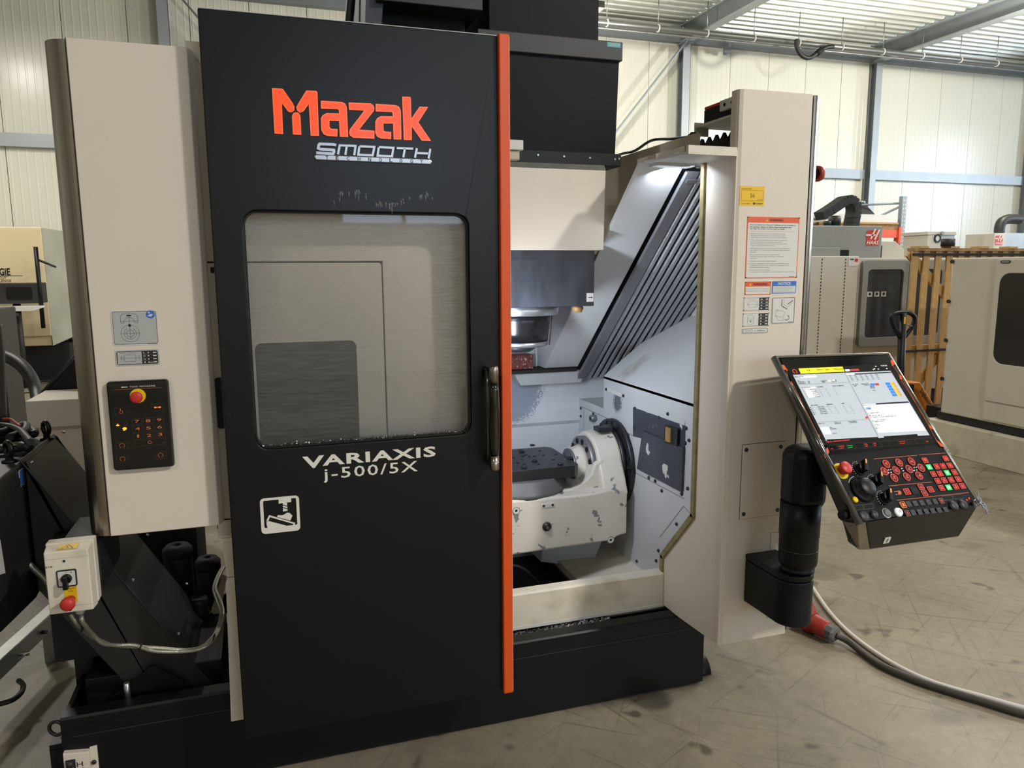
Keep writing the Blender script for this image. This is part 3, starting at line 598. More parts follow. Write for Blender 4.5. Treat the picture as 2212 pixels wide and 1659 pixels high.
# --- second machine on the right, its long side faces left
X2 = 5.93; f = FX(X2)
t = thing('milling_machine', 'beige machine with smoked rounded window and stained plinth, beside wooden crate', 'machine', (X2 + .9, 4.0, 0))
YF = -f.px(2055, 600)[0]; z1 = 1.675; zb = .257
b = MB(); b.box(X2, X2 + 1.0, 2.2, YF, zb, z1, 'haas'); body = part('enclosure', b, t, .012)
a0 = f.px(2147, 640)[0]; b = MB(); b.poly(f, [(a0 + .004, f.px(2147, 868)[1]), (-2.25, f.px(2147, 868)[1]), (-2.25, z1 - .02), (a0 + .004, z1 - .02)], 0, .012, 'haas', holes=[rrect(f.px(2158, 640)[0], f.px(2160, 786)[1], -2.5, f.px(2160, 590)[1], .09)]); d = part('door', b, t, .004)
b = MB(); b.poly(f, rrect(f.px(2158, 640)[0] - .01, f.px(2160, 786)[1] - .01, -2.49, f.px(2160, 590)[1] + .01, .09), .002, .006, 'smoke_dark'); part('window', b, d)
b = MB(); q0, q1 = f.px(2164, 569), f.px(2186, 562); b.poly(f, rrect(q0[0], q0[1], q1[0], q1[1], .014), .012, .016, 'charcoal'); b.poly(f, rrect(q0[0] + .01, q0[1] + .006, q1[0] - .01, q1[1] - .006, .008), .016, .018, 'haas_grey'); part('handle_recess', b, d)
b = MB(); b.poly(f, [(a0 + .004, zb + .02), (-2.25, zb + .02), (-2.25, f.px(2147, 868)[1] - .012), (a0 + .004, f.px(2147, 868)[1] - .012)], 0, .008, 'haas'); part('lower_panel', b, t, .003)
sm_ = MB(); sm_.cyl((0, 0, 0), (-.012, 0, 0), .018, 'print_dark', n=12); sme = sm_.mesh('screw')
for p in ((2058, 565), (2050, 651), (2044, 735), (2036, 818)): q = at(*p, X=X2); place('screw', sme, t, T(q))
b = MB(); b.box(X2 + .02, X2 + 1.0, 2.2, YF + .05, .19, zb, 'black_matte'); part('base_gap', b, t)
b = MB(); b.hexa([(X2 - .06, 2.2, FL), (X2 - .06, YF + .16, FL), (X2 - .06, YF + .12, .183), (X2 - .06, 2.2, .168)], [(X2 + 1, 2.2, FL), (X2 + 1, YF + .16, FL), (X2 + 1, YF + .12, .19), (X2 + 1, 2.2, .19)], 'plinth'); part('plinth', b, t, .006)
b = MB(); q0, q1 = at(2003, 893, X=X2 + .1), at(2053, 912, X=X2 + .1); b.box(X2 + .08, X2 + .5, YF + .04, q0.y, .168, .28, 'black'); part('tank_lid', b, t)

# --- far third machine head, electrical box
Y3 = 10.5; f = FY(Y3)
t = thing('milling_machine', 'distant milling machine whose pale head cover with red logo rises behind the crate', 'machine', (14, Y3, 0))
q0, q1 = f.px(2146, 535), f.px(2175, 504); q2 = f.px(2240, 504)
b = MB(); b.box(q0[0], q1[0], Y3, Y3 + .6, 1.4, q1[1], 'haas'); h = part('head_cover', b, t, .008)
b = MB(); b.box(q1[0], q2[0], Y3 + .02, Y3 + .7, 1.4, q2[1], 'girt'); part('side_cover', b, t)
b = MB(); b.box(q0[0] - .9, q2[0] + .6, Y3 - .2, Y3 + 1.2, FL, 1.55, 'haas'); part('enclosure', b, t)
b = MB(); l0, l1 = f.px(2148, 529), f.px(2167, 508); slash_logo(b, f, l0[0], l0[1], l1[0], l1[1], .005); part('logo', b, h)
b = MB(); pp = [Vector((*f.px(*p), 0)) for p in ((2191, 505), (2192, 488), (2198, 476), (2212, 471), (2235, 472))]
b.tube([Vector((p.x, Y3 + .3, p.y)) for p in catmull(pp, 5)], .09, 'charcoal', 8); solo('energy_chain', b, 'grey energy chain curling above the distant pale head cover', 'cable chain')
Y4 = 9.6; f = FY(Y4); q0, q1 = f.px(2001, 560), f.px(2064, 501); qm = f.px(2036, 520)
t = thing('electrical_cabinet', 'cream electrical cabinet with round grey window standing behind the crate', 'cabinet', (q0[0], Y4, 0))
b = MB(); b.box(q0[0], qm[0], Y4, Y4 + .5, FL, q1[1] - .05, 'haas'); part('body', b, t, .006)
b = MB(); b.box(qm[0], q1[0], Y4 + .01, Y4 + .5, FL, q1[1] - .05, 'girt'); part('side_body', b, t)
b = MB(); b.box(q0[0] - .02, q1[0] + .01, Y4 - .01, Y4 + .52, q1[1] - .05, q1[1], 'haas'); part('lid', b, t)
b = MB(); q = f.px(2024, 515); b.poly(f, circle(q[0], q[1], .07, 20), 0, .02, 'print_dark', holes=[circle(q[0], q[1], .045, 20)]); b.poly(f, circle(q[0], q[1], .045, 16), 0, .01, 'label_white'); part('gauge', b, t)
b = MB(); q = f.px(2033, 504); b.cyl((q[0], Y4, q[1]), (q[0], Y4 - .04, q[1]), .03, 'zinc', n=10); part('lock', b, t)

# --- pallet rack with orange beam and boards
Y5 = 11.0; f = FY(Y5)
t = thing('storage_rack', 'steel pallet rack with perforated grey uprights and orange beam by the wall', 'rack', (11, Y5, 0))
up = MB(); up.box(-.05, .05, 0, .08, FL, 2.86, 'rack_grey')
for k in range(38):
    for xx in (-.022, .022): up.box(xx - .008, xx + .008, -.004, .01, .1 + k * .072, .135 + k * .072, 'print')
upm = up.mesh('upright'); xu = f.px(1951, 480)[0]; xv = f.px(1882, 480)[0]
for (ux, uy) in ((xu, Y5), (xu, Y5 + 1.0), (xv - 1.3, Y5), (xv - 1.3, Y5 + 1.0)): place('upright', upm, t, T((ux, uy, 0)))
b = MB(); b.tube([(xu, Y5 + .04, 2.74), (xu - .75, Y5 + .9, 2.74)], .02, 'rack_grey', 6); b.tube([(xu, Y5 + .04, 2.70), (xu - .62, Y5 + .9, 2.2)], .02, 'rack_grey', 6); part('brace', b, t)
z5 = f.px(1920, 505)[1]
b = MB(); b.box(xv - 1.3, xu - .05, Y5, Y5 + .06, z5 - .07, z5 + .07, 'rack_orange'); part('beam', b, t)
b = MB(); b.box(xu - .10, xu - .04, Y5 - .02, Y5 + .09, z5 - .18, z5 + .12, 'rack_orange'); part('beam_hook', b, t)
b = MB(); b.box(xv - 1.25, xu - .06, Y5 + .94, Y5 + 1.0, z5 - .07, z5 + .07, 'rack_orange'); part('beam', b, t)
t = thing('pallet', 'wooden pallet carrying white boards on the orange rack beam', 'pallet', (xu - .7, Y5 + .4, z5))
zp = z5 + .07
for k in range(3): bb = MB(); bb.box(xu - 1.75, xu - .10, Y5 + .02 + k * .42, Y5 + .12 + k * .42, zp, zp + .1, 'wood_dark'); part('block_row', bb, t)
for k in range(4): bb = MB(); bb.box(xu - 1.75, xu - .10, Y5 + k * .26, Y5 + .12 + k * .26, zp + .1, zp + .13, 'wood'); part('deck_board', bb, t)
for k, (w_, dx) in enumerate(((1.55, 0), (1.5, .03), (1.56, -.02), (1.45, .0))):
    b = MB(); z = zp + .13 + k * .035; b.box(xu - .15 - w_ + dx, xu - .2 + dx, Y5 + .02 + .01 * k, Y5 + .9, z, z + .034, 'label_white')
    solo('board', b, ['bottom white board of the stack on the rack pallet', 'second white board of the stack on the rack pallet', 'third white board of the stack on the rack pallet', 'top white board of the stack on the rack pallet'][k], 'board', 'white boards on the rack')
b = MB(); q = f.px(1918, 473); z = zp + .27; b.hexa([(q[0] - .3, Y5 + .3, z), (q[0] - .02, Y5 + .3, z), (q[0] - .02, Y5 + .3, z + .03), (q[0] - .3, Y5 + .3, z + .02)], [(q[0] - .25, Y5 + .6, z), (q[0] + .02, Y5 + .6, z), (q[0] + .06, Y5 + .68, z + .28), (q[0] - .2, Y5 + .68, z + .24)], 'charcoal'); solo('sheet_stand', b, 'grey tilted metal sheet resting on the white boards', 'sheet')

# --- wooden crate frame
Y6 = 6.3; f = FY(Y6)
xa = f.px(1964, 700)[0]; zt6 = f.px(1980, 536)[1]
t = thing('wooden_crate', 'tall open crate of raw wooden slats with diagonal braces and black straps', 'crate', (xa, Y6, 0))
tops = [f.px(p, 545)[0] for p in (1979, 2003, 2029, 2053)]
XE = 10.4
xs = tops + [tops[-1] + .16 * k for k in range(1, 19)]
sl = MB(); sl.box(-.04, .04, 0, .02, FL + 0.01, zt6 - .03, 'wood'); slm = sl.mesh('slat')
for x in xs: place('slat', slm, t, T((x, Y6, 0)))
for (z0, z1_, yo, m_) in ((zt6 - .10, zt6 - .03, .02, 'wood_dark'), (zt6 - .03, zt6, -.02, 'wood_dark'), (.66, .76, .02, 'wood'), (FL, FL + .10, .02, 'wood')):
    b = MB(); b.box(xs[0] - .04, XE, Y6 + yo, Y6 + yo + (.045 if z0 < zt6 - .05 else .10), z0, z1_, m_); part('rail', b, t)
for k, zz in enumerate((zt6 - .065, .70)):
    b = MB(); b.box(xs[0] - .05, XE if k == 0 else xs[3] + .05, Y6 - .006 - .02 * (k == 0), Y6 - .002, zz - .012, zz + .012, 'rubber'); part('strap', b, t)
for (p, q) in (((1985, 563), (2050, 640)), ((1985, 835), (2045, 755))):
    a, c = Vector((*f.px(*p), 0)), Vector((*f.px(*q), 0)); a = Vector((a.x, Y6 + .05, a.y)); c = Vector((c.x, Y6 + .05, c.y)); d = c - a
    b = MB(); b.obox(Matrix.Translation((a + c) / 2) @ d.to_track_quat('X', 'Z').to_matrix().to_4x4(), d.length + .25, .03, .09, 'wood'); part('brace', b, t)
for k in range(9):
    b = MB(); b.box(xs[0] + .02 + k * .42, xs[0] + .14 + k * .42, Y6 - .03, Y6 + .10, zt6, zt6 + .02, 'wood'); part('top_slat', b, t)
b = MB(); q = f.px(2021, 531); b.cyl((q[0] + .2, Y6 + .03, zt6 + .02), (q[0] + .2, Y6 + .03, zt6 + .10), .07, 'cable_black', n=14); solo('beacon_base', b, 'black round cap standing on top of the wooden crate', 'cap')

# --- pallet truck
Y7 = 5.8; f = FY(Y7)
t = thing('pallet_truck', 'orange hand pallet truck with black loop handle in front of the crate', 'pallet truck', (6.0, Y7, 0))
ctr = f.px(1951, 690)
loop = [f.px(*p) for p in ((1944, 729), (1932, 708), (1926, 690), (1929, 680), (1940, 676), (1951, 676), (1964, 676), (1975, 684), (1975, 696), (1967, 711), (1953, 729))]
b = MB(); b.tube([Vector((p.x, Y7, p.y)) for p in catmull([Vector((*p, 0)) for p in loop], 5)], .022, 'black', 8); part('loop_handle', b, t)
b = MB(); s0, s1 = f.px(1950, 676), f.px(1945, 815); b.tube([(s0[0], Y7, s0[1]), (s1[0], Y7, s1[1]), (s1[0] - .01, Y7, .3)], .038, 'black', 10); part('shaft', b, t)
b = MB(); q0, q1 = f.px(1945, 699), f.px(1950, 684); b.quad(f, q0[0], q0[1], q1[0], q1[1], .040, 'label_yellow'); part('sticker', b, t)
b = MB(); q = [f.px(*p) for p in ((1956, 699), (1966, 704), (1972, 706))]; b.tube([Vector((p[0], Y7 - .01, p[1])) for p in q], .008, 'zinc', 6); part('release_lever', b, t)
pts = [f.px(*p) for p in ((1958, 826), (1988, 826), (2026, 888), (2024, 895), (2004, 897), (1980, 842), (1958, 836))]
b = MB(); b.poly(f, pts, -.24, 0, 'truck_orange'); bd = part('body', b, t, .008)
b = MB(); u = Vector((*f.px(2007, 872), 0)) - Vector((*f.px(1989, 842), 0)); th = math.atan2(u.y, u.x); O = f.px(1988, 842)
fr2 = Frame((O[0], Y7 - .003, O[1]), (math.cos(th), 0, math.sin(th)), (-math.sin(th), 0, math.cos(th)), (0, -1, 0)); b.text(fr2, 'Jungheinrich', 0, -.03, u.length * 1.2, .03, 0, 'print_dark', bold=.02); part('lettering', b, bd)
b = MB(); b.box(f.px(1990, 880)[0] - .15, f.px(1990, 880)[0] + 1.3, Y7 - .28, Y7 - .12, FL + .05, FL + .10, 'truck_orange'); b.box(f.px(1990, 880)[0] - .15, f.px(1990, 880)[0] + 1.3, Y7 + .12, Y7 + .28, FL + .05, FL + .10, 'truck_orange'); part('forks', b, t)
for yy in (-.06, .06): b = MB(); b.cyl((s1[0] + .02, Y7 + yy - .025, FL + .09), (s1[0] + .02, Y7 + yy + .025, FL + .09), .09, 'rubber', n=18); part('wheel', b, t)
b = MB(); b.box(s1[0] - .05, s1[0] + .1, Y7 - .08, Y7 + .08, FL + .12, .45, 'black'); part('pump', b, t)
b = MB(); q = f.px(2014, 838); b.lathe([(0.02, 0), (.10, .0), (.10, .35), (.02, .36)], (q[0] + .1, Y6 + .38, q[1] - .08), (1, 0, .05), 'label_white', 14); b.v = [tuple(v) for v in b.v]; 
t2 = thing('crate_load', 'rolled white foil on a timber block inside the wooden crate', 'roll', (q[0] + .2, Y6 + .5, 0)); part('foil_roll', b, t2)
b = MB(); b.box(q[0] + .05, q[0] + .55, Y6 + .2, Y6 + .55, FL, q[1] - .17, 'wood_dark'); part('timber_block', b, t2)
# ================================================================ THE MACHINING CENTRE
MC = thing('machining_center', 'large black and white five-axis machining centre with open sliding door and orange edge', 'machine', (0.45, 3.0, 0))
YD, YL, YF_, YP = 2.28, 2.35, 2.40, 2.20
SCREW = MB(); SCREW.lathe([(.0075, 0), (.0075, .003), (.005, .006)], (0, 0, 0), (0, -1, 0), 'iron', 10); SCREW_Y = SCREW.mesh('screw')
SCREW = MB(); SCREW.lathe([(.0075, 0), (.0075, .003), (.005, .006)], (0, 0, 0), (-1, 0, 0), 'iron', 10); SCREW_X = SCREW.mesh('screw')
# --- base tray
YA = 2.50
b = MB()
b.box(-.681, 1.64, YA, YA + .015, FL + .012, .190, 'black')                       # front apron
b.poly(PX, [(YA - .003, .190), (YA - .003, .209), (YA + .003, .216), (YA + .055, .216), (YA + .055, .204), (YA + .015, .204), (YA + .015, .190)], -.681, 1.64, 'black')   # rolled top lip
b.box(1.625, 1.64, YA + .015, 3.95, FL + .012, .204, 'black'); b.box(-.681, -.666, YA + .015, 3.35, FL + .012, .204, 'black'); b.box(-.666, -.2, 3.335, 3.35, FL + .012, .204, 'black')
b.box(-.666, -.2, YA + .015, 3.35, FL + .02, FL + .04, 'black_matte'); b.box(-.2, 1.625, YA + .015, 3.95, FL + .02, FL + .04, 'black_matte'); b.box(-.2, 1.625, 3.93, 3.95, FL + .04, .9, 'black_matte')
b.box(-.65, 1.62, YA - .0015, YA, .146, .149, 'charcoal')
base = part('base', b, MC, .002)
for k in range(15):
    g = MB(); x = .62 + k * .04; g.box(x, x + .008, YA + .04, YA + .098, .180, .194, 'iron'); part('grate_bar', g, base)
g = MB(); g.box(.55, 1.27, YA + .093, YA + .100, .175, .205, 'black'); g.box(1.25, 1.265, YA + .03, YA + .098, .180, .200, 'iron'); part('grate_frame', g, base)
ck = MB()
for k in range(900):
    x = random.uniform(.62, 1.25); y = YA + .075 + random.gauss(0, .010); z = .194 + random.uniform(0, .014); a = random.uniform(0, 6.28); l = random.uniform(.004, .012)
    ck.add([(x, y, z), (x + l * math.cos(a), y + l * math.sin(a), z + .004), (x + l * .6, y + .003, z + .007), (x - .002, y + .003, z)], [(0, 1, 2, 3)], 'chipmetal')
part('metal_chips', ck, base, label='silver chips lying on the grate', kind='stuff')
q = at(1529, 1440, Y=2.62)
b = MB(); b.cyl((1.638, 2.62, q.z), (1.715, 2.62, q.z), .070, 'black', n=28); b.cyl((1.715, 2.62, q.z), (1.728, 2.62, q.z), .04, 'iron', n=18); part('levelling_disc', b, base)
q = at(122, 1573, Y=2.55)
b = MB(); b.ring((q.x, 2.55, q.z), (.3, 1, 0), .023, .006, 'iron', 20, 8); b.cyl((q.x + .012, 2.55, q.z - .022), (q.x + .02, 2.55, q.z - .045), .008, 'zinc', n=8); part('lifting_eye', b, base, label='rusty ring')
b = MB(); b.box(q.x - .02, -.668, 2.53, 2.57, q.z - .062, q.z - .044, 'black'); b.box(q.x - .02, -.676, 2.53, 2.57, q.z - .13, q.z - .06, 'black'); part('lifting_bracket', b, base)
f = FY(YA); c0 = f.px(139, 1620); c1 = f.px(194, 1612); c2 = f.px(210, 1608)
b = MB(); zb = FL + .02
b.poly(f, [(c0[0], zb), (c1[0], zb), (c1[0], c1[1] - .006), (c0[0], c0[1])], .0, .022, 'white'); b.poly(f, [(c1[0] - .004, zb), (c2[0], zb), (c2[0], c2[1]), (c1[0], c1[1])], 0, .008, 'white'); lb = part('level_bracket', b, base, .002)
b = MB(); q0, q1 = f.px(148, 1659), f.px(166, 1630); b.poly(f, [(q0[0], zb + .01), (q1[0], zb + .01), (q1[0], q1[1]), (q0[0], q1[1])], .022, .026, 'iron'); b.cyl((q0[0] + .012, YA - .025, zb + .01), (q0[0] + .012, YA - .025, q1[1] - .02), .009, 'label_grey', n=12); b.cyl((q0[0] + .012, YA - .027, q1[1] - .022), (q0[0] + .012, YA - .027, q1[1] - .002), .011, 'charcoal', n=12); part('level_gauge', b, base)
b = MB(); t0, t1 = f.px(170, 1648), f.px(182, 1635); b.text(f, 'H', t0[0], t0[1], t1[0], t1[1], .0225, 'print_dark'); b.quad(f, t0[0] - .002, t0[1] - .007, t1[0] + .002, t0[1] - .005, .0225, 'print_dark'); part('level_lettering', b, base)
q = at(203, 1646, Y=YA - .009); place('screw', SCREW_Y, base, T(q))
# --- white cover at the left with chrome corner
b = MB(); z0, z1 = .838, 2.210
b.poly(PZ, [(-.464, YL), (-.168, YL), (-.156, YL + .03), (-.156, YF_ + .01), (-.19, 2.9), (-.464, 2.9)], z0, z1, 'white'); cov = part('tool_cover', b, MC, .003)
b = MB(); arc = [(-.466 + .058 * math.cos(math.radians(a)), 2.41 + .058 * math.sin(math.radians(a))) for a in range(270, 175, -8)]
b.poly(PZ, [(-.466, 2.41)] + arc + [(-.524, 3.4), (-.466, 3.4)], z0 + .002, z1 - .004, 'chrome'); part('corner_trim', b, cov, label='brushed chrome rounded corner')
b = MB(); b.box(-.4645, -.4625, YL - .001, YL + .01, z0, z1, 'print_dark'); part('edge_gap', b, cov)
b = MB(); b.box(-.46, -.19, 2.9, 3.9, z0, 2.2, 'white'); part('side_casing', b, MC)
f = FY(YL)
def rplate(mb, f, p0, p1, r, c0, c1, m_): q0, q1 = f.px(*p0), f.px(*p1); mb.poly(f, rrect(min(q0[0], q1[0]), min(q0[1], q1[1]), max(q0[0], q1[0]), max(q0[1], q1[1]), r, 4), c0, c1, m_); return (min(q0[0], q1[0]), min(q0[1], q1[1]), max(q0[0], q1[0]), max(q0[1], q1[1]))
def lines(mb, f, pts, w, c, m_): mb.poly(f, stroke(pts, w), c, c, m_)
b = MB(); B = rplate(b, f, (245, 747), (339, 669), .008, 0, .0015, 'label_white')
b.poly(f, rrect(B[0] + .003, B[1] + .003, B[2] - .003, B[3] - .003, .006, 4), .0018, .0018, 'print_dark'); b.poly(f, rrect(B[0] + .0042, B[1] + .0042, B[2] - .0042, B[3] - .0042, .005, 4), .0021, .0021, 'label_grey')
W, H = B[2] - B[0], B[3] - B[1]; P = lambda x, y: (B[0] + x * W, B[1] + y * H)
for pl in ([(.20, .64), (.20, .82), (.25, .90), (.52, .90), (.57, .82), (.57, .64), (.50, .64), (.50, .68)], [(.20, .64), (.27, .64), (.27, .68)], [(.385, .92), (.385, .18)], [(.20, .69), (.57, .69)], [(.18, .34), (.60, .34)]): lines(b, f, [P(*p) for p in pl], .0011, .0025, 'print_grey')
arcp = [P(.385 + .115 * math.cos(math.radians(a)), .67 + .12 * math.sin(math.radians(a))) for a in range(0, 181, 15)]; lines(b, f, arcp, .0011, .0025, 'print_grey')
b.quad(f, *P(.335, .83), *P(.435, .87), .0026, 'print_dark'); b.poly(f, [P(.36, .53), P(.36, .57), P(.335, .57), P(.385, .62), P(.435, .57), P(.41, .57), P(.41, .53)], .0026, .0026, 'print_dark')
for rr, g0, g1 in ((.20, 105, 435), (.13, 115, 425), (.08, 90, 450)): lines(b, f, [P(.385 + rr * math.cos(math.radians(a)), .34 + rr * W / H * 1.0 * math.sin(math.radians(a))) for a in range(g0, g1 + 1, 10)], .0011, .0025, 'print_grey')
q = P(.85, .87); b.poly(f, circle(*q, .0115, 20), .0026, .0026, 'label_blue'); b.poly(f, [(q[0] - .008, q[1] - .004), (q[0] + .002, q[1] - .006), (q[0] + .008, q[1] + .001), (q[0] - .001, q[1] + .001)], .003, .003, 'label_white'); b.poly(f, circle(q[0] - .003, q[1] + .005, .0025, 8), .003, .003, 'label_white')
b.quad(f, *P(.74, .025), *P(.95, .032), .0026, 'print_dark'); part('tool_diagram_label', b, cov, label='grey label with tool diagram and blue manual symbol')
b = MB(); B = rplate(b, f, (251, 791), (343, 754), .004, 0, .0015, 'label_grey'); W, H = B[2] - B[0], B[3] - B[1]; P = lambda x, y: (B[0] + x * W, B[1] + y * H)
b.poly(f, rrect(*P(.03, .07), *P(.97, .93), .005, 4), .0018, .0018, 'print_dark'); b.poly(f, [P(.05, .11), P(.60, .11), P(.60, .89), P(.05, .89)], .0021, .0021, 'label_grey')
for pl in ([(.20, .28), (.46, .28), (.46, .70), (.20, .70), (.20, .28)], [(.10, .49), (.58, .49)], [(.13, .40), (.20, .40)], [(.13, .58), (.20, .58)], [(.13, .36), (.13, .62)], [(.12, .82), (.46, .82)], [(.54, .28), (.54, .70)]): lines(b, f, [P(*p) for p in pl], .0009, .0025, 'print_grey')
for k in range(4):
    y = .80 - k * .205; b.quad(f, *P(.61, y - .12), *P(.96, y - .115), .0025, 'label_grey') if k < 3 else None
    b.text(f, ['L', 'D', 'kg', 'g'][k], *P(.64, y - .05), *P(.69, y + .05), .0026, 'print'); b.quad(f, *P(.86, y - .03), *P(.94, y + .03), .0026, 'print'); b.quad(f, *P(.74, y - .03), *P(.77, y + .03), .0026, 'print')
b.text(f, '100', *P(.74, .13), *P(.85, .21), .0027, 'print'); part('tool_size_label', b, cov)
# --- tool magazine keypad
f = FY(YL)
b = MB(); K = rplate(b, f, (248, 1015), (365, 817), .010, 0, .018, 'gloss_black'); W, H = K[2] - K[0], K[3] - K[1]; KP = lambda x, y: (K[0] + x * W, K[1] + y * H)
pad = part('keypad_panel', b, MC, .005, label='glossy black keypad panel')
b = MB(); b.text(f, 'TOOL MAGAZINE', *KP(.37, .925), *KP(.78, .942), .0186, 'print', spacing=1.1); b.poly(f, [KP(.24, .928), KP(.34, .931), KP(.34, .937), KP(.24, .940)], .0186, .0186, 'print'); b.quad(f, *KP(.12, .908), *KP(.88, .9105), .0186, 'line_orange'); part('panel_lettering', b, pad)
c = KP(.49, .83)
b = MB(); b.lathe([(.0205, .017), (.0205, .022)], (c[0], YL, c[1]), (0, -1, 0), 'yellow', 28); part('button_collar', b, pad)
b = MB(); b.lathe([(.012, .021), (.012, .036), (.016, .037), (.0165, .044), (.015, .0475), (.010, .049), (.0005, .0495)], (c[0] - .001, YL, c[1] - .001), (0, -1, 0), 'red', 28); part('emergency_button', b, pad, label='red mushroom stop button')
def kbox(mb, x0, y0, x1, y1, m_='key_line', c_=.0184):
    o_ = [KP(x0, y0), KP(x1, y0), KP(x1, y1), KP(x0, y1)]; t_ = .0007
    mb.poly(f, o_, c_, c_, m_, holes=[[(o_[0][0] + t_, o_[0][1] + t_), (o_[1][0] - t_, o_[1][1] + t_), (o_[2][0] - t_, o_[2][1] - t_), (o_[3][0] + t_, o_[3][1] - t_)]])
digits = {'7': (.44, .545), '8': (.62, .545), '9': (.80, .548), '4': (.44, .463), '5': (.62, .463), '6': (.80, .466), '1': (.44, .38), '2': (.62, .38), '3': (.80, .383)}
for dch, (x, y) in digits.items():
    b = MB(); kbox(b, x - .08, y - .035, x + .08, y + .035); b.text(f, dch, *KP(x - (.038 if dch != '1' else .015), y - .017), *KP(x + (.038 if dch != '1' else .015), y + .017), .0188, 'key_amber'); part('key', b, pad)
b = MB(); kbox(b, .36, .265, .88, .335); lines(b, f, [(KP(.62, .30)[0] + .0045 * math.cos(math.radians(a)), KP(.62, .30)[1] + .004 * math.sin(math.radians(a))) for a in range(0, 361, 20)], .001, .0188, 'key_amber'); b.poly(f, [KP(.82, .278), KP(.86, .278), KP(.86, .30)], .0188, .0188, 'key_line'); part('key', b, pad)
for (x, y, ic) in ((.20, .67, 'hand'), (.79, .69, 'dbl'), (.17, .285, 'o'), (.16, .135, 'o'), (.78, .145, 'o')):
    b = MB(); kbox(b, x - .10, y - .04, x + .10, y + .04)
    q = KP(x, y)
    if ic == 'o': lines(b, f, [(q[0] + .0065 * math.cos(math.radians(a)), q[1] + .0062 * math.sin(math.radians(a))) for a in range(-70, 251, 20)], .0009, .0188, 'key_amber')
    elif ic == 'dbl':
        for s_ in (-1, 1): b.poly(f, [(q[0] + s_ * .010, q[1]), (q[0] + s_ * .006, q[1] + .003), (q[0] + s_ * .006, q[1] + .0015), (q[0] + s_ * .001, q[1] + .0015), (q[0] + s_ * .001, q[1] - .0015), (q[0] + s_ * .006, q[1] - .0015), (q[0] + s_ * .006, q[1] - .003)], .0188, .0188, 'led_orange')
    else:
        lines(b, f, [(q[0] + .0042 * math.cos(math.radians(a)), q[1] - .002 + .004 * math.sin(math.radians(a))) for a in range(-200, 61, 20)], .0009, .0188, 'key_amber'); lines(b, f, [(q[0] - .001, q[1] + .001), (q[0] - .001, q[1] + .007)], .0016, .0188, 'key_amber')
    part('key', b, pad)
b = MB(); q = KP(.13, .515); b.poly(f, [(q[0] + r_ * math.cos(math.radians(a)), q[1] + r_ * math.sin(math.radians(a))) for a, r_ in ((0, .005), (45, .0018), (90, .005), (135, .0018), (180, .005), (225, .0018), (270, .003), (315, .0018))], .019, .019, 'led_hot'); part('indicator_lamp', b, pad)
b = MB(); b.text(f, '9', *KP(.20, .450), *KP(.27, .488), .019, 'led_hot', bold=.04, shear=.1); part('tool_number_display', b, pad, label='glowing amber digit 9')
b = MB(); lines(b, f, [(KP(.26, .525)[0] + .0034 * math.cos(math.radians(a)), KP(.26, .525)[1] + .0034 * math.sin(math.radians(a))) for a in range(0, 361, 30)], .0007, .0188, 'key_line'); part('lamp_ring', b, pad)
# --- fixed panel behind the door with its access door
f = FY(YF_)
ax0, ax1, az0, az1 = -.168, .358, .836, 1.627
b = MB(); b.poly(f, [(-.176, .78), (.655, .78), (.655, 2.24), (-.176, 2.24)], -.03, 0, 'white', holes=[[(ax0, az0), (ax1, az0), (ax1, az1), (ax0, az1)]]); fp = part('fixed_panel', b, MC, .002)
b = MB(); b.box(-.18, .40, YF_ + .032, YF_ + .036, .80, 1.66, 'void'); part('panel_backing', b, fp)
b = MB(); g = .0045; b.poly(f, rrect(ax0 + g, az0 + g, ax1 - g, az1 - g, .01, 3), -.03, .001, 'white', holes=[rrect(-.034, .93, .264, 1.378, .02)]); ad = part('access_door', b, MC, .002)
b = MB(); b.poly(f, rrect(-.037, .927, .267, 1.381, .02), -.012, .0035, 'smoke_dark'); part('access_window', b, ad, .002, label='dark smoked window')
b = MB(); q0, q1 = f.px(469, 925), f.px(484, 815); b.poly(f, rrect(q0[0], q0[1], q0[0] + .05, q1[1], .012), 0, .012, 'rubber'); part('pull_recess', b, ad)
b = MB(); q0, q1 = f.px(455, 590), f.px(468, 577); b.poly(f, rrect(q0[0], q0[1], q1[0] + .02, q1[1], .003, 3), 0, .003, 'rubber'); part('latch', b, ad)
b = MB(); b.poly(f, [(-.160, .65), (.0, .65), (.0, .836), (-.172, .836)], -.05, -.006, 'white'); part('lower_side_panel', b, MC)
b = MB(); b.hexa([(-.176, YF_ - .002, .163), (.05, YF_ - .002, .163), (.05, YF_ - .002, .625), (-.164, YF_ - .002, .632)], [(-.176, YF_ + .03, .163), (.05, YF_ + .03, .163), (.05, YF_ + .03, .66), (-.150, YF_ + .03, .66)], 'white'); part('lower_trim', b, MC, .002)
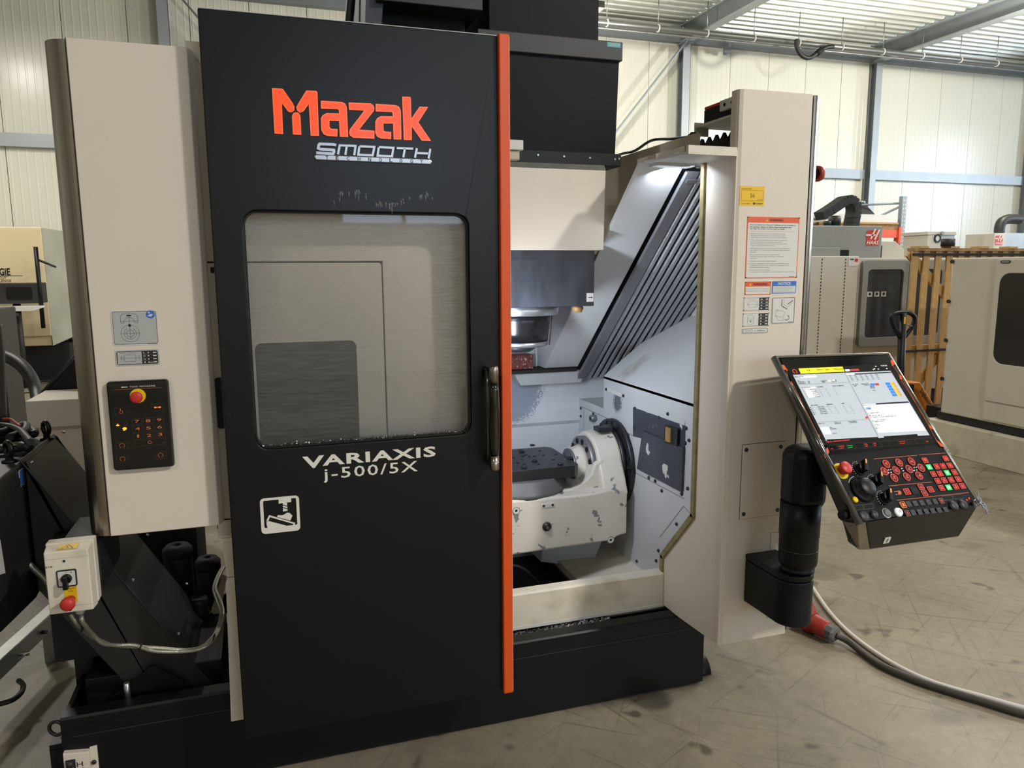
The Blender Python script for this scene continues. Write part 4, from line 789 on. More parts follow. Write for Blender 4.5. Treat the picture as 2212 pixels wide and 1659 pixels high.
# --- sliding door
f = FY(YD)
b = MB(); hole = rrect(-.048, 1.077, .609, 1.768, .040, 6)
b.poly(f, [(-.131, .167), (.706, .167), (.706, 2.294), (-.131, 2.294)], -.042, 0, 'black_door', holes=[hole]); DOOR = part('door', b, MC, .0035)
b = MB(); b.poly(f, rrect(-.047, 1.078, .608, 1.767, .040, 6), -.036, -.008, 'rubber', holes=[rrect(-.043, 1.082, .604, 1.763, .036, 6)]); part('window_seal', b, DOOR)
b = MB(); b.poly(f, rrect(-.044, 1.081, .605, 1.764, .036, 6), -.024, -.018, 'pane'); part('window_pane', b, DOOR, label='scratched clear pane')
ck = MB()
for k in range(420):
    x = random.uniform(-.03, .60); z = 1.083 + abs(random.gauss(0, .003)); y = YD + random.uniform(.002, .016); a = random.uniform(0, 6.28); l = random.uniform(.002, .006)
    ck.add([(x, y, z), (x + l * math.cos(a), y, z + l * abs(math.sin(a))), (x + l * .5, y + .002, z + l * .7), (x, y + .002, z)], [(0, 1, 2, 3)], 'chipmetal' if k % 3 else 'rubber')
part('window_chips', ck, DOOR, kind='stuff', label='fine chips caught along the lower window seal')
b = MB(); b.box(.7045, .738, YD - .018, YD + .045, .166, 2.297, 'orange'); part('edge_strip', b, DOOR, .004, label='orange edge strip')
b = MB(); b.box(.738, .7395, YD - .012, YD + .05, .17, 2.29, 'label_white'); part('edge_liner', b, DOOR)
b = MB(); b.box(-.131, .7045, YD + .005, YD + .045, 2.294, 2.2965, 'label_grey'); part('top_rail', b, DOOR)
# handle
h = FY(2.215); pt = h.px(1065, 791); pb = h.px(1070, 1014)
def hz(py): return h.px(1068, py)[1]
hx = (pt[0] + pb[0]) / 2
b = MB(); b.lathe([(.0135, 0), (.0155, .025), (.0175, .08), (.0175, hz(826) - hz(985) - .08), (.0155, hz(826) - hz(985) - .025), (.0135, hz(826) - hz(985))], (hx, 2.215, hz(985)), (0, 0, 1), 'gloss_black', 24); part('handle_grip', b, DOOR, label='black grip')
for (za, zb_) in ((hz(827), hz(790)), (hz(984), hz(1016))):
    s_ = 1 if zb_ > za else -1; L_ = abs(zb_ - za)
    b = MB(); b.lathe([(.0145, 0), (.0145, L_ - .006), (.012, L_ - .001), (.004, L_)], (hx, 2.215, za), (0, 0, s_), 'chrome', 22); b.box(hx - .010, hx + .010, 2.216, YD + .002, min(za, zb_) + .008, max(za, zb_) - .008, 'chrome'); part('handle_cap', b, DOOR, label='chrome handle cap')
b = MB(); pts = [(hx - .006, YD - .004, hz(800)), (hx - .010, 2.245, hz(835)), (hx - .011, 2.236, hz(900)), (hx - .010, 2.245, hz(970)), (hx - .004, YD - .01, hz(1000))]
b.tube(catmull(pts, 6), .010, 'chrome_dark', 8); part('handle_back', b, DOOR)
# lettering on the door (drawn from the sheet metal badge, in door coordinates)
S = 3.95
def dp(p, ox=550.0, oy=0.0, s=S): return f.px(ox + p[0] / s, oy + p[1] / s)
LOGO = [
 [(148, 755), (240, 760), (322, 880), (340, 915), (338, 943), (315, 960), (288, 955), (232, 880), (243, 1145), (170, 1140)],
 [(440, 775), (525, 778), (535, 790), (548, 1160), (478, 1158), (462, 890), (415, 952), (387, 963), (362, 943), (356, 915), (372, 885)],
 [(318, 990), (333, 967), (352, 961), (375, 966), (390, 990), (398, 1152), (327, 1148)],
 [(565, 862), (745, 873), (772, 888), (785, 920), (797, 1170), (727, 1168), (720, 1033), (637, 1030), (638, 1085), (650, 1100), (707, 1104), (704, 1166), (620, 1160), (588, 1147), (569, 1110), (565, 1012), (580, 985), (615, 967), (720, 970), (718, 942), (708, 932), (566, 928)],
 [(802, 877), (985, 885), (1012, 900), (1020, 925), (1016, 948), (890, 1108), (1020, 1117), (1020, 1185), (840, 1176), (813, 1156), (806, 1130), (814, 1102), (935, 945), (805, 937)],
 [(1032, 888), (1200, 900), (1232, 914), (1245, 950), (1250, 1192), (1185, 1190), (1180, 1055), (1097, 1055), (1098, 1112), (1110, 1125), (1163, 1128), (1162, 1188), (1080, 1183), (1046, 1168), (1029, 1134), (1029, 1038), (1045, 1010), (1075, 993), (1178, 996), (1176, 965), (1166, 957), (1033, 952)],
 [(1258, 828), (1322, 829), (1330, 838), (1335, 1015), (1405, 913), (1478, 915), (1395, 1045), (1503, 1205), (1425, 1202), (1338, 1078), (1338, 1197), (1272, 1195)]]
def shrink(pts, d):
    n = len(pts); A = sum(pts[i][0] * pts[(i + 1) % n][1] - pts[(i + 1) % n][0] * pts[i][1] for i in range(n)); sg = 1 if A > 0 else -1; out = []
    for i in range(n):
        p0, p1, p2 = Vector(pts[i - 1]), Vector(pts[i]), Vector(pts[(i + 1) % n]); d0 = (p1 - p0).normalized(); d1 = (p2 - p1).normalized()
        n0 = Vector((-d0.y, d0.x)) * sg; n1 = Vector((-d1.y, d1.x)) * sg; m_ = (n0 + n1); m_ = m_.normalized() if m_.length > 1e-6 else n0
        out.append(tuple(p1 + m_ * d / max(.45, m_.dot(n0))))
    return out
for pl in LOGO:
    q = [dp(p) for p in pl]; b = MB(); b.poly(f, q, 0, .0045, 'logo_rim'); b.poly(f, shrink(q, .0026), .0045, .0052, 'logo'); part('logo_letter', b, DOOR, label='glowing orange logo letter')
# silver badge
def bp(p): return f.px(670 + p[0] / 7.9, 290 + p[1] / 7.9)
wS = f.px(700, 300)[0] - f.px(694, 300)[0]
wS = abs(wS)
BAD = [[[(440, 195), (400, 180), (160, 170), (145, 190), (135, 245), (160, 258), (400, 275), (405, 300), (388, 340), (100, 320)]],
       [[(468, 355), (500, 195), (770, 205), (745, 368)], [(620, 205), (595, 362)]],
       [[(835, 210), (1090, 222), (1060, 365), (815, 355), (835, 210)]], [[(1165, 225), (1415, 238), (1390, 382), (1145, 370), (1165, 225)]],
       [[(1465, 240), (1755, 252)], [(1610, 245), (1582, 405)]], [[(1815, 240), (1780, 412)], [(2045, 250), (2012, 425)], [(1805, 325), (2030, 335)]]]
for lt in BAD:
    b = MB()
    for st in lt: b.poly(f, stroke([bp(p) for p in st], wS * 1.0), 0, .006, 'silver')
    part('badge_letter', b, DOOR, .0012, label='silver badge letter')
b = MB(); b.poly(f, [bp(p) for p in ((62, 385), (100, 352), (2040, 432), (2080, 470), (2050, 518), (100, 440))], 0, .006, 'silver'); part('badge_bar', b, DOOR, .002)
b = MB()
for ch_, x, y0, y1 in zip('TECHNOLOGY', (285, 458, 645, 828, 1010, 1195, 1372, 1545, 1725, 1893), (432, 440, 448, 458, 466, 474, 480, 487, 494, 500), (372, 380, 388, 398, 404, 412, 420, 426, 434, 440)):
    p0, p1 = bp((x - 24, y0)), bp((x + 24, y1)); b.text(f, ch_, p0[0], p0[1], p1[0], p1[1], .0065, 'print_dark', bold=.02)
part('badge_bar_lettering', b, DOOR)
# model lettering
def tbox(p0, p1): a, c_ = f.px(*p0), f.px(*p1); return a[0], a[1], c_[0], c_[1]
b = MB()
V0 = tbox((654, 1013), (700, 983)); b.text(f, 'V', V0[0], V0[1], V0[2], V0[3], .0006, 'print', bold=.03)
q0 = f.px(697, 1010); q1 = f.px(941, 963); b.text(f, 'ARIAXIS', q0[0], V0[1] + .004, q1[0], V0[1] + .038, .0006, 'print', bold=.03, spacing=1.12); part('model_name_lettering', b, DOOR, label='white model name lettering')
b = MB(); q0 = f.px(699, 1044); q1 = f.px(902, 1008); b.text(f, 'j-500/5X', q0[0], q0[1] + .001, q1[0], q0[1] + .046, .0006, 'print', bold=.008, spacing=1.15); part('model_number_lettering', b, DOOR, label='white model number lettering')
# pictogram
def ip(p): return f.px(550 + p[0] / 16.59, 1060 + p[1] / 16.59)
b = MB(); I = [ip(p) for p in ((185, 280), (1590, 165), (1640, 1420), (245, 1560))]
ia0 = (I[0][0] + I[3][0]) / 2; ia1 = (I[1][0] + I[2][0]) / 2; ib1 = (I[0][1] + I[1][1]) / 2; ib0 = (I[2][1] + I[3][1]) / 2
IW = lambda x, y: (ia0 + x * (ia1 - ia0), ib0 + y * (ib1 - ib0))
b.poly(f, rrect(ia0, ib0, ia1, ib1, .012, 5), .0004, .0004, 'print', holes=[rrect(*IW(.08, .17), *IW(.925, .93), .004, 3)])
for pl in ([(480, 330), (480, 330)],): pass
for pl in ([(855, 290), (1310, 262), (1310, 405), (1165, 420), (1165, 540), (1010, 490), (1010, 440), (862, 465)], [(1015, 525), (1175, 570), (1175, 635), (1015, 590)], [(1015, 620), (1180, 665), (1180, 715), (1150, 725), (1018, 745)],
           [(800, 935), (840, 870), (960, 880), (1040, 860), (1120, 810), (1180, 780), (1260, 795), (1355, 890), (1280, 1065)], [(520, 870), (1460, 1150), (1425, 1245), (1370, 1240), (1385, 1185), (550, 945), (500, 1065), (470, 1090), (415, 1120), (430, 1050)], [(435, 1065), (1190, 1260), (1545, 1220), (1560, 1350), (420, 1400), (470, 1335), (425, 1200)]):
    b.poly(f, [ip(p) for p in pl], .0008, .0008, 'print')
part('pictogram', b, DOOR, label='white tilting table pictogram')
sp = MB()
for k in range(46):
    x = .20 + .30 * random.random(); z = 1.805 + random.uniform(-.006, .012) + .02 * math.sin(x * 30); h_ = random.uniform(.004, .022)
    sp.poly(f, [(x - .002, z), (x + .002, z), (x + .0006, z - h_)], .0004, .0004, 'print_grey')
part('dried_drips', sp, DOOR, kind='stuff', label='pale dried coolant drips above the window')
# --- right pillar
b = MB(); b.poly(PZ, [(1.505, 2.245), (1.505, 2.215), (1.510, 2.205), (1.521, YP), (1.795, YP), (1.80, 2.245)], .236, 2.178, 'white_text'); PIL = part('pillar', b, MC, .003)
b = MB(); arc = [(1.800 + .05 * math.cos(math.radians(a)), 2.251 + .05 * math.sin(math.radians(a))) for a in range(-90, 1, 9)]
b.poly(PZ, [(1.800, 2.251)] + arc + [(1.85, 2.31), (1.80, 2.31)], .25, 2.175, 'chrome'); part('corner_trim', b, PIL, label='brushed chrome rounded corner')
b = MB(); b.poly(PX, [(2.205, .236), (2.205, 1.985), (2.40, 1.985), (2.40, .666), (2.622, .425), (2.622, .216), (2.49, .218)], 1.5055, 1.525, 'white'); part('door_jamb', b, MC, .002)
b = MB(); P3 = [(1.503, 2.393, 1.965), (1.503, 2.393, .668), (1.503, 2.615, .425), (1.503, 2.615, .365)]
for p, q in zip(P3, P3[1:]):
    p, q = Vector(p), Vector(q); d = q - p; M = Matrix.Translation((p + q) / 2) @ d.to_track_quat('Z', 'Y').to_matrix().to_4x4(); b.obox(M, .014, .022, d.length + .008, 'seal')
part('door_seal', b, MC, label='yellowed rubber door seal')
b = MB(); b.box(1.525, 1.80, 2.25, 2.27, .24, 2.17, 'white'); b.poly(PZ, [(1.845, 2.30), (1.95, 2.76), (1.95, 3.9), (1.93, 3.9), (1.93, 2.77), (1.825, 2.31)], .25, 1.96, 'white'); part('right_casing', b, MC)
f = FY(YP)
q0, q1 = f.px(1596, 1122), f.px(1694, 952)
b = MB(); a0, a1 = f.px(1600, 1050)[0], f.px(1690, 1050)[0]; z0_, z1_ = f.px(1640, 1116)[1], f.px(1650, 957)[1]
b.poly(f, [(a0, z0_), (a1, z0_), (a1, z1_), (a0, z1_)], 0, .0025, 'white_text'); b.poly(f, [(a0 - .0016, z0_ - .0016), (a1 + .0016, z0_ - .0016), (a1 + .0016, z1_ + .0016), (a0 - .0016, z1_ + .0016)], .0004, .0006, 'print_dark'); AC = part('access_cover', b, PIL)
for (x, z) in ((a0 + .015, z0_ + .018), (a1 - .018, z0_ + .018), (a0 + .015, z1_ - .018), (a1 - .018, z1_ - .018)): place('screw', SCREW_Y, PIL, T((x, YP - .002, z)))
b = MB(); w0, w1 = f.px(1663, 1200), f.px(1690, 1148); b.poly(f, [(w0[0], f.px(1660, 1335)[1]), (w0[0] + .08, f.px(1660, 1335)[1]), (w0[0] + .08, w1[1]), (w0[0], w1[1])], 0, .0016, 'white_text'); zz_ = f.px(1660, 1335)[1]; b.poly(f, [(w0[0] - .0012, zz_ - .0012), (w0[0] + .0812, zz_ - .0012), (w0[0] + .0812, w1[1] + .0012), (w0[0] - .0012, w1[1] + .0012)], .0004, .0006, 'print_grey'); part('arm_plate', b, PIL)
b = MB(); q = at(1690, 1165, Y=YP); b.lathe([(.009, 0), (.009, .012), (.012, .014), (.012, .022), (.006, .026)], (q.x, YP, q.z), (0, -1, 0), 'rubber', 14); part('cover_knob', b, PIL)
# labels on the pillar
b = MB(); B = rplate(b, f, (1597, 444), (1652, 403), .001, 0, .0008, 'label_yellow'); W, H = B[2] - B[0], B[3] - B[1]; P = lambda x, y: (B[0] + x * W, B[1] + y * H)
lines(b, f, [P(.06, .26), P(.94, .26), P(.94, .78), P(.06, .78), P(.06, .26)], .0006, .0011, 'print_dark'); b.text(f, 'CLEARANCE TIME', *P(.06, .83), *P(.46, .88), .0011, 'print_dark'); b.text(f, '56', *P(.42, .42), *P(.60, .62), .0011, 'print_dark')
b.text(f, 'SECONDS', *P(.70, .29), *P(.92, .33), .0011, 'print_dark'); b.text(f, 'TEL. 01452 000000', *P(.05, .08), *P(.42, .13), .0011, 'print_dark'); b.poly(f, circle(*P(.58, .12), .004, 14), .0011, .0011, 'print_dark'); b.text(f, 'FILTERMIST', *P(.63, .08), *P(.94, .15), .0011, 'print_dark', bold=.02); part('clearance_sticker', b, PIL, label='yellow clearance time sticker with handwritten 56')
def corners(mb, f, B, r=.0022, m_='iron'):
    for x in (B[0] + .002, B[2] - .002):
        for y in (B[1] + .002, B[3] - .002): mb.poly(f, circle(x, y, r, 8), .001, .003, m_)
def warn(mb, P, c, x0, y0, x1, y1, s): 
    mb.poly(f, [P(x0, y0), P(x1, y0), P((x0 + x1) / 2, y1)], c, c, 'label_yellow'); mb.quad(f, *P((x0 + x1) / 2 - s, y0 + (y1 - y0) * .3), *P((x0 + x1) / 2 + s, y0 + (y1 - y0) * .7), c + .0003, 'print_dark')
b = MB(); B = rplate(b, f, (1609, 601), (1727, 470), .005, 0, .0012, 'label_orange'); W, H = B[2] - B[0], B[3] - B[1]; P = lambda x, y: (B[0] + x * W, B[1] + y * H)
b.poly(f, rrect(*P(.015, .012), *P(.985, .905), .004, 3), .0014, .0014, 'label_white'); b.quad(f, *P(.06, .760), *P(.94, .763), .0016, 'label_orange')
warn(b, P, .0016, .34, .925, .40, .98, .004); b.text(f, 'WARNING', *P(.42, .93), *P(.68, .972), .0016, 'print_dark', bold=.02)
def para(mb, P, x0, y, h, x1s, txts, c=.0016, bold=0.0):
    for i, (x1, tx) in enumerate(zip(x1s, txts)): mb.text(f, tx, *P(x0, y - i * h * 1.35), *P(x1, y - i * h * 1.35 + h), c, 'print_dark', bold=bold)
para(b, P, .05, .856, .024, (.93, .84, .72), ("Read and follow the Operator's Manual and all warnings on", 'the machine. Failure to follow these instructions and', 'warnings can result in serious injury or death.'), bold=.025)
y = .715
for (tx, xe) in ((('1. Always clamp work pieces and cutting tools securely.', 'Always remove tools such as wrenches and cutting', 'tools from any parts of the machine that will be moving.'), (.74, .72, .77)),
                 (('2. Wear safety glasses, safety shoes, head protection, and', 'hearing protection when operating this machine.', 'Remove rings, jewelry, etc. and do not wear loose fitting', 'clothes. Long hair should be tied back.'), (.77, .68, .77, .55)),
                 (('3. Never place any part of your body near or on moving parts of', 'this machine. Turn off the power completely before removing', 'the cover.'), (.84, .83, .18)),
                 (('4. Do not operate this machine unless all guards,', 'interlocks and other safety devices are in place and', 'functioning.'), (.64, .71, .20)), (('5. Avoid excessive feeds and spindle speeds.',), (.58,)),
                 (('6. Service or installation of this machine must be performed by', 'qualified personnel only. Turn off and lock out power at main', 'electrical plate before servicing.'), (.83, .82, .45)),
                 (('7. Do not go near with an open flame.', 'In case of fire in machining area, use fire extinguisher to put out the.'), (.48, .93))):
    for i, (s_, e_) in enumerate(zip(tx, xe)):
        b.text(f, s_, *P(.05 if i == 0 else .075, y), *P(e_, y + .019), .0016, 'print_dark'); y -= .030
    y -= .014
b.quad(f, *P(.84, .018), *P(.95, .024), .0016, 'print_dark'); corners(b, f, B); part('warning_label', b, PIL, label='large warning label with orange header')
b = MB(); B = rplate(b, f, (1608, 637), (1665, 608), .003, 0, .0012, 'label_orange'); W, H = B[2] - B[0], B[3] - B[1]; P = lambda x, y: (B[0] + x * W, B[1] + y * H)
b.poly(f, [P(.03, .05), P(.97, .05), P(.97, .62), P(.03, .62)], .0014, .0014, 'label_white'); warn(b, P, .0016, .14, .70, .26, .92, .003); b.text(f, 'WARNING', *P(.30, .70), *P(.86, .90), .0016, 'print_dark', bold=.02)
b.text(f, "Use the tool within the tool's allowable speed.", *P(.04, .40), *P(.93, .48), .0016, 'print_dark'); b.text(f, 'Neglecting the usage can cause severe injury.', *P(.04, .24), *P(.93, .32), .0016, 'print_dark'); corners(b, f, B, .0016); part('small_warning_label', b, PIL, label='small warning label with orange header')
b = MB(); B = rplate(b, f, (1667, 634), (1720, 607), .003, 0, .0012, 'label_blue'); W, H = B[2] - B[0], B[3] - B[1]; P = lambda x, y: (B[0] + x * W, B[1] + y * H)
b.poly(f, [P(.03, .06), P(.97, .06), P(.97, .60), P(.03, .60)], .0014, .0014, 'label_white'); b.text(f, 'NOTICE', *P(.24, .69), *P(.76, .92), .0016, 'label_white', bold=.02)
for k, (s_, e_) in enumerate((('Ground leads make a LINE protection circuit.', .9), ('Do not test the supplied material you need to', .86), ('use the machine, before you use any module,', .84), ('please confirm only the requirements', .72), ('test fit the current with an isolated LINE.', .9))): b.text(f, s_, *P(.06, .50 - k * .095), *P(e_, .56 - k * .095), .0016, 'print_dark')
part('notice_label', b, PIL, label='notice label with blue header')
for k, (p0, p1) in enumerate((((1605, 672), (1662, 641)), ((1603, 706), (1661, 675)))):
    b = MB(); B = rplate(b, f, p0, p1, .003, 0, .0012, 'label_white'); W, H = B[2] - B[0], B[3] - B[1]; P = lambda x, y: (B[0] + x * W, B[1] + y * H)
    lines(b, f, [P(.03, .05), P(.97, .05), P(.97, .95), P(.03, .95), P(.03, .05)], .0007, .0015, 'print_dark'); b.poly(f, [P(.60, .05), P(.97, .05), P(.97, .95), P(.60, .95)], .0015, .0015, 'print_dark')
    for j in range(4): b.quad(f, *P(.85, .80 - j * .22), *P(.94, .86 - j * .22), .0018, 'print'); b.quad(f, *P(.66, .80 - j * .22), *P(.72, .86 - j * .22), .0018, 'print'); b.quad(f, *P(.60, .73 - j * .22), *P(.97, .74 - j * .22), .0018, 'label_white') if j < 3 else None
    if k == 0:
        for pl in ([(.20, .25), (.48, .25), (.48, .70), (.20, .70), (.20, .25)], [(.10, .47), (.56, .47)], [(.15, .38), (.15, .57)], [(.14, .84), (.48, .84)], [(.54, .25), (.54, .70)]): lines(b, f, [P(*p) for p in pl], .0006, .0016, 'print_grey')
    else:
        for cy_ in (.70, .32): lines(b, f, [P(.30 + .12 * math.cos(math.radians(a)), cy_ + .16 * math.sin(math.radians(a))) for a in range(0, 361, 24)], .0006, .0016, 'print_grey')
        lines(b, f, [P(.42, .70), P(.42, .32)], .0006, .0016, 'print_grey'); lines(b, f, [P(.18, .70), P(.18, .32)], .0006, .0016, 'print_grey'); b.text(f, '+', *P(.26, .30), *P(.34, .46), .0016, 'print_dark')
    corners(b, f, B, .0014); part('tool_table_label' if k == 0 else 'workpiece_table_label', b, PIL)
b = MB(); B = rplate(b, f, (1665, 700), (1718, 641), .004, 0, .0012, 'label_white'); W, H = B[2] - B[0], B[3] - B[1]; P = lambda x, y: (B[0] + x * W, B[1] + y * H)
b.poly(f, rrect(*P(.02, .02), *P(.98, .98), .004, 3), .0015, .0015, 'print_dark', holes=[rrect(*P(.04, .035), *P(.96, .965), .0035, 3)])
for pl, w in (([(.42, .66), (.42, .92)], .0022), ([(.44, .66), (.66, .54)], .0022), ([(.66, .72), (.90, .87)], .0022), ([(.50, .92), (.50, .74), (.66, .62), (.82, .72), (.82, .92)], .0007), ([(.16, .32), (.30, .14), (.50, .10), (.50, .26)], .0007), ([(.14, .46), (.22, .56), (.30, .48)], .0007)): lines(b, f, [P(*p) for p in pl], w, .0017, 'print_dark' if w > .001 else 'print_grey')
lines(b, f, [P(.36 + .20 * math.cos(math.radians(a)), .38 + .12 * math.sin(math.radians(a))) for a in range(0, 361, 20)], .0007, .0017, 'print_grey'); lines(b, f, [P(.66 + .10 * math.cos(math.radians(a)), .22 + .09 * math.sin(math.radians(a))) for a in range(-140, 91, 20)], .0018, .0017, 'print_dark')
b.quad(f, *P(.72, .05), *P(.92, .065), .0017, 'print_dark'); part('axis_diagram_label', b, PIL)
b = MB(); B = rplate(b, f, (1602, 721), (1659, 708), .004, 0, .0012, 'label_white'); W, H = B[2] - B[0], B[3] - B[1]; P = lambda x, y: (B[0] + x * W, B[1] + y * H)
b.poly(f, rrect(*P(.02, .07), *P(.98, .93), .003, 3), .0015, .0015, 'print_dark', holes=[rrect(*P(.035, .14), *P(.965, .86), .0026, 3)]); b.text(f, '\u2264 12000min', *P(.48, .36), *P(.88, .66), .0016, 'print_dark'); lines(b, f, [P(.36 + .05 * math.cos(math.radians(a)), .5 + .25 * math.sin(math.radians(a))) for a in range(0, 361, 30)], .0007, .0016, 'print_dark')
lines(b, f, [P(.10, .66), P(.26, .66), P(.28, .5), P(.26, .34), P(.10, .34)], .0007, .0016, 'print_dark'); part('speed_label', b, PIL)
# --- interior of the machining centre
XI = 1.53
def place_screws(parent, me, pts):
    for p in pts: place('screw', me, parent, T(p))
# rear wall with slight facets, left liner, floor trough
b = MB(); b.poly(PX, [(3.56, 1.14), (3.56, .90), (3.545, .88), (3.545, .82), (3.56, .80), (3.56, .62), (3.52, .58), (3.50, .06), (3.60, .06), (3.62, 1.14)], .20, 1.70, 'white_spot'); part('rear_liner', b, MC)
b = MB(); b.box(.60, .615, 2.46, 3.56, .06, 2.0, 'white_in'); part('left_liner', b, MC)
b = MB(); b.box(.615, 1.30, 2.64, 3.52, .11, .13, 'black_matte'); part('chip_trough', b, MC)
b = MB(); b.box(.75, 1.02, 2.70, 3.45, .13, .20, 'charcoal'); part('trough_cover', b, MC, .003)
b = MB(); b.hexa([(1.27, 2.64, .18), (1.535, 2.64, .18), (1.535, 2.64, .275), (1.27, 2.64, .215)], [(1.27, 3.30, .18), (1.535, 3.30, .18), (1.535, 3.30, .275), (1.27, 3.30, .215)], 'white_dirty'); fl = part('sloped_floor', b, MC, .002)
b = MB(); b.hexa([(1.20, 3.24, .20), (1.40, 3.10, .20), (1.46, 3.10, .33), (1.22, 3.24, .33)], [(1.20, 3.5, .20), (1.40, 3.5, .20), (1.46, 3.5, .34), (1.22, 3.5, .34)], 'white_in'); blk = part('corner_block', b, MC, .002)
b = MB(); b.tube(catmull([(.86, 2.9, .36), (.98, 2.92, .33), (1.06, 2.95, .25), (1.10, 2.98, .19)], 6), .008, 'cable_black', 8); part('coolant_hose', b, MC)
# white rail across the opening
b = MB(); b.poly(PX, [(2.60, .222), (2.60, .352), (2.606, .360), (2.64, .366), (2.64, .345), (2.625, .225)], .62, 1.5045, 'white_dirty'); rail = part('front_rail', b, MC, .003)
b = MB(); b.poly(PX, [(2.598, .212), (2.598, .224), (2.66, .224), (2.66, .212)], .62, 1.5045, 'label_white'); part('rail_foot', b, rail)
# right housing with sloped top
b = MB(); b.poly(PX, [(2.41, .245), (2.41, 1.09), (3.26, 1.09), (3.26, .93), (3.56, .93), (3.56, .245)], XI, XI + .05, 'white_house'); HS = part('right_housing', b, MC, .002)
b = MB(); b.hexa([(XI, 2.41, 1.075), (1.92, 2.41, 1.375), (1.92, 2.41, 1.39), (XI, 2.41, 1.09)], [(XI, 3.26, 1.075), (1.92, 3.26, 1.375), (1.92, 3.26, 1.39), (XI, 3.26, 1.09)], 'white_in'); part('sloped_top', b, MC, .002)
b = MB(); b.box(1.68, 1.70, 3.26, 3.6, .90, 1.10, 'white_in'); b.box(XI + .05, 1.70, 3.26, 3.56, .90, .93, 'white_in'); part('corner_pocket', b, MC)
b = MB(); b.box(1.905, 1.92, 2.78, 3.9, 1.30, 1.95, 'white_in'); part('outer_liner', b, MC)
f = FX(XI)
seam = MB()
for p, q in (((1261, 885), (1262, 975)), ((1255, 878), (1313, 904)), ((1343, 930), (1370, 942)), ((1367, 1018), (1479, 1078)), ((1480, 910), (1479, 1000)), ((1477, 1093), (1490, 1108)), ((1477, 1093), (1426, 1160))):
    seam.poly(f, stroke([f.px(*p), f.px(*q)], .003), .0006, .0006, 'print_grey')
part('panel_seams', seam, HS)
b = MB(); pl = [f.px(*p) for p in ((1369, 880), (1481, 920), (1480, 975), (1445, 962), (1369, 942))]; b.poly(f, pl, 0, .004, 'steel_flat'); 
PLT = part('upper_plate', b, HS)
PLT.data.materials[0] = MATS['plate_worn']
b = MB(); pl = [f.px(*p) for p in ((1393, 930), (1481, 967), (1477, 1062), (1381, 1012)) ]; b.poly(f, pl, .004, .012, 'plate_worn'); part('lower_plate', b, HS, label='dark steel plate with flaked paint')
b = MB(); q0, q1 = f.px(1445, 958), f.px(1461, 920); b.poly(f, [f.px(*p) for p in ((1444, 917), (1472, 926), (1470, 964), (1443, 955))], .012, .018, 'iron'); b.poly(f, [f.px(*p) for p in ((1449, 921), (1460, 925), (1459, 955), (1448, 952))], .018, .024, 'brass'); part('brass_block', b, HS)
b = MB(); a_ = at(1365, 1010, X=XI); b.tube([(XI - .02, a_.y, a_.z), (XI - .035, a_.y - .05, a_.z + .015)], .008, 'rubber', 8); b.tube([(XI - .004, a_.y - .01, a_.z - .02), (XI - .02, a_.y, a_.z)], .008, 'rubber', 8); part('air_nozzle', b, HS)
pl = [f.px(*p) for p in ((1314, 836), (1345, 849), (1344, 858), (1313, 845))]; b = MB(); b.poly(f, pl, 0, .006, 'label_white'); part('lamp_cover', b, HS, .002)
spot = []
place_screws(HS, SCREW_X, [at(*p, X=XI - .001) for p in ((1310, 841), (1347, 855), (1282, 894), (1255, 882), (1255, 899), (1372, 882), (1424, 902), (1443, 894), (1371, 923), (1483, 925), (1481, 957), (1489, 951), (1358, 941), (1371, 1027), (1430, 1060), (1473, 1067), (1486, 1055), (1462, 1132), (1423, 1189), (1418, 1211), (1376, 1212), (1402, 1032), (1416, 1039))])
b = MB(); q = at(1287, 903, X=XI); b.cyl((XI, q.y, q.z), (XI - .03, q.y, q.z), .017, 'steel_flat', n=16); b.cyl((XI - .03, q.y, q.z), (XI - .031, q.y, q.z), .009, 'void', n=12); part('cap_screw', b, HS)
b = MB(); q = at(1265, 844, Y=3.5); b.cyl((XI + .10, 3.30, q.z), (XI + .08, 3.29, q.z), .016, 'iron', n=14); part('pocket_screw', b, HS)
# --- trunnion table
ay, az = 3.12, .70
b = MB(); b.cyl((XI - .002, ay, az), (XI - .022, ay, az), .205, 'iron', n=48); TB = part('bearing_ring', b, MC, label='dark bearing ring')
b = MB(); b.cyl((XI - .022, ay, az), (XI - .045, ay, az), .170, 'iron', n=44); part('inner_ring', b, TB)
bolt = MB(); bolt.cyl((0, 0, 0), (-.006, 0, 0), .008, 'print_dark', n=10); boltm = bolt.mesh('bolt')
for k in range(20): a = 2 * math.pi * k / 20; place('bolt', boltm, TB, T((XI - .022, ay + .188 * math.cos(a), az + .188 * math.sin(a))))
# cradle: front body with the concave rise into the right arm
y0, y1 = 2.895, 3.36
b = MB()
fprof = [(.70, .392), (1.415, .405), (1.43, .418), (1.45, .424), (1.482, .428), (1.482, .625), (1.40, .640), (1.34, .634), (1.28, .628), (.70, .640)]
b.poly(PY, fprof, y0, y1, 'white_worn')
ramp_ = [(1.18, .632), (1.25, .640), (1.305, .660), (1.34, .695), (1.355, .74), (1.40, .76), (1.40, .60), (1.18, .60)]
b.poly(PY, ramp_, y0 + .075, y1 - .05, 'white_worn')
CR = part('cradle', b, MC, .008, label='white cradle with chipped paint')
arm = [(2.895, .61), (2.925, .68)] + [(ay + .165 * math.cos(math.radians(a)), az + .165 * math.sin(math.radians(a))) for a in range(165, 14, -10)] + [(3.34, .66), (3.36, .61)]
b = MB(); n_ = len(arm); vo = []
for x_, s_ in ((1.375, .93), (1.485, 1.03)):
    for (yy, zz) in arm: vo.append((x_, ay + (yy - ay) * s_, (az + (zz - az) * s_) if zz > .64 else zz))
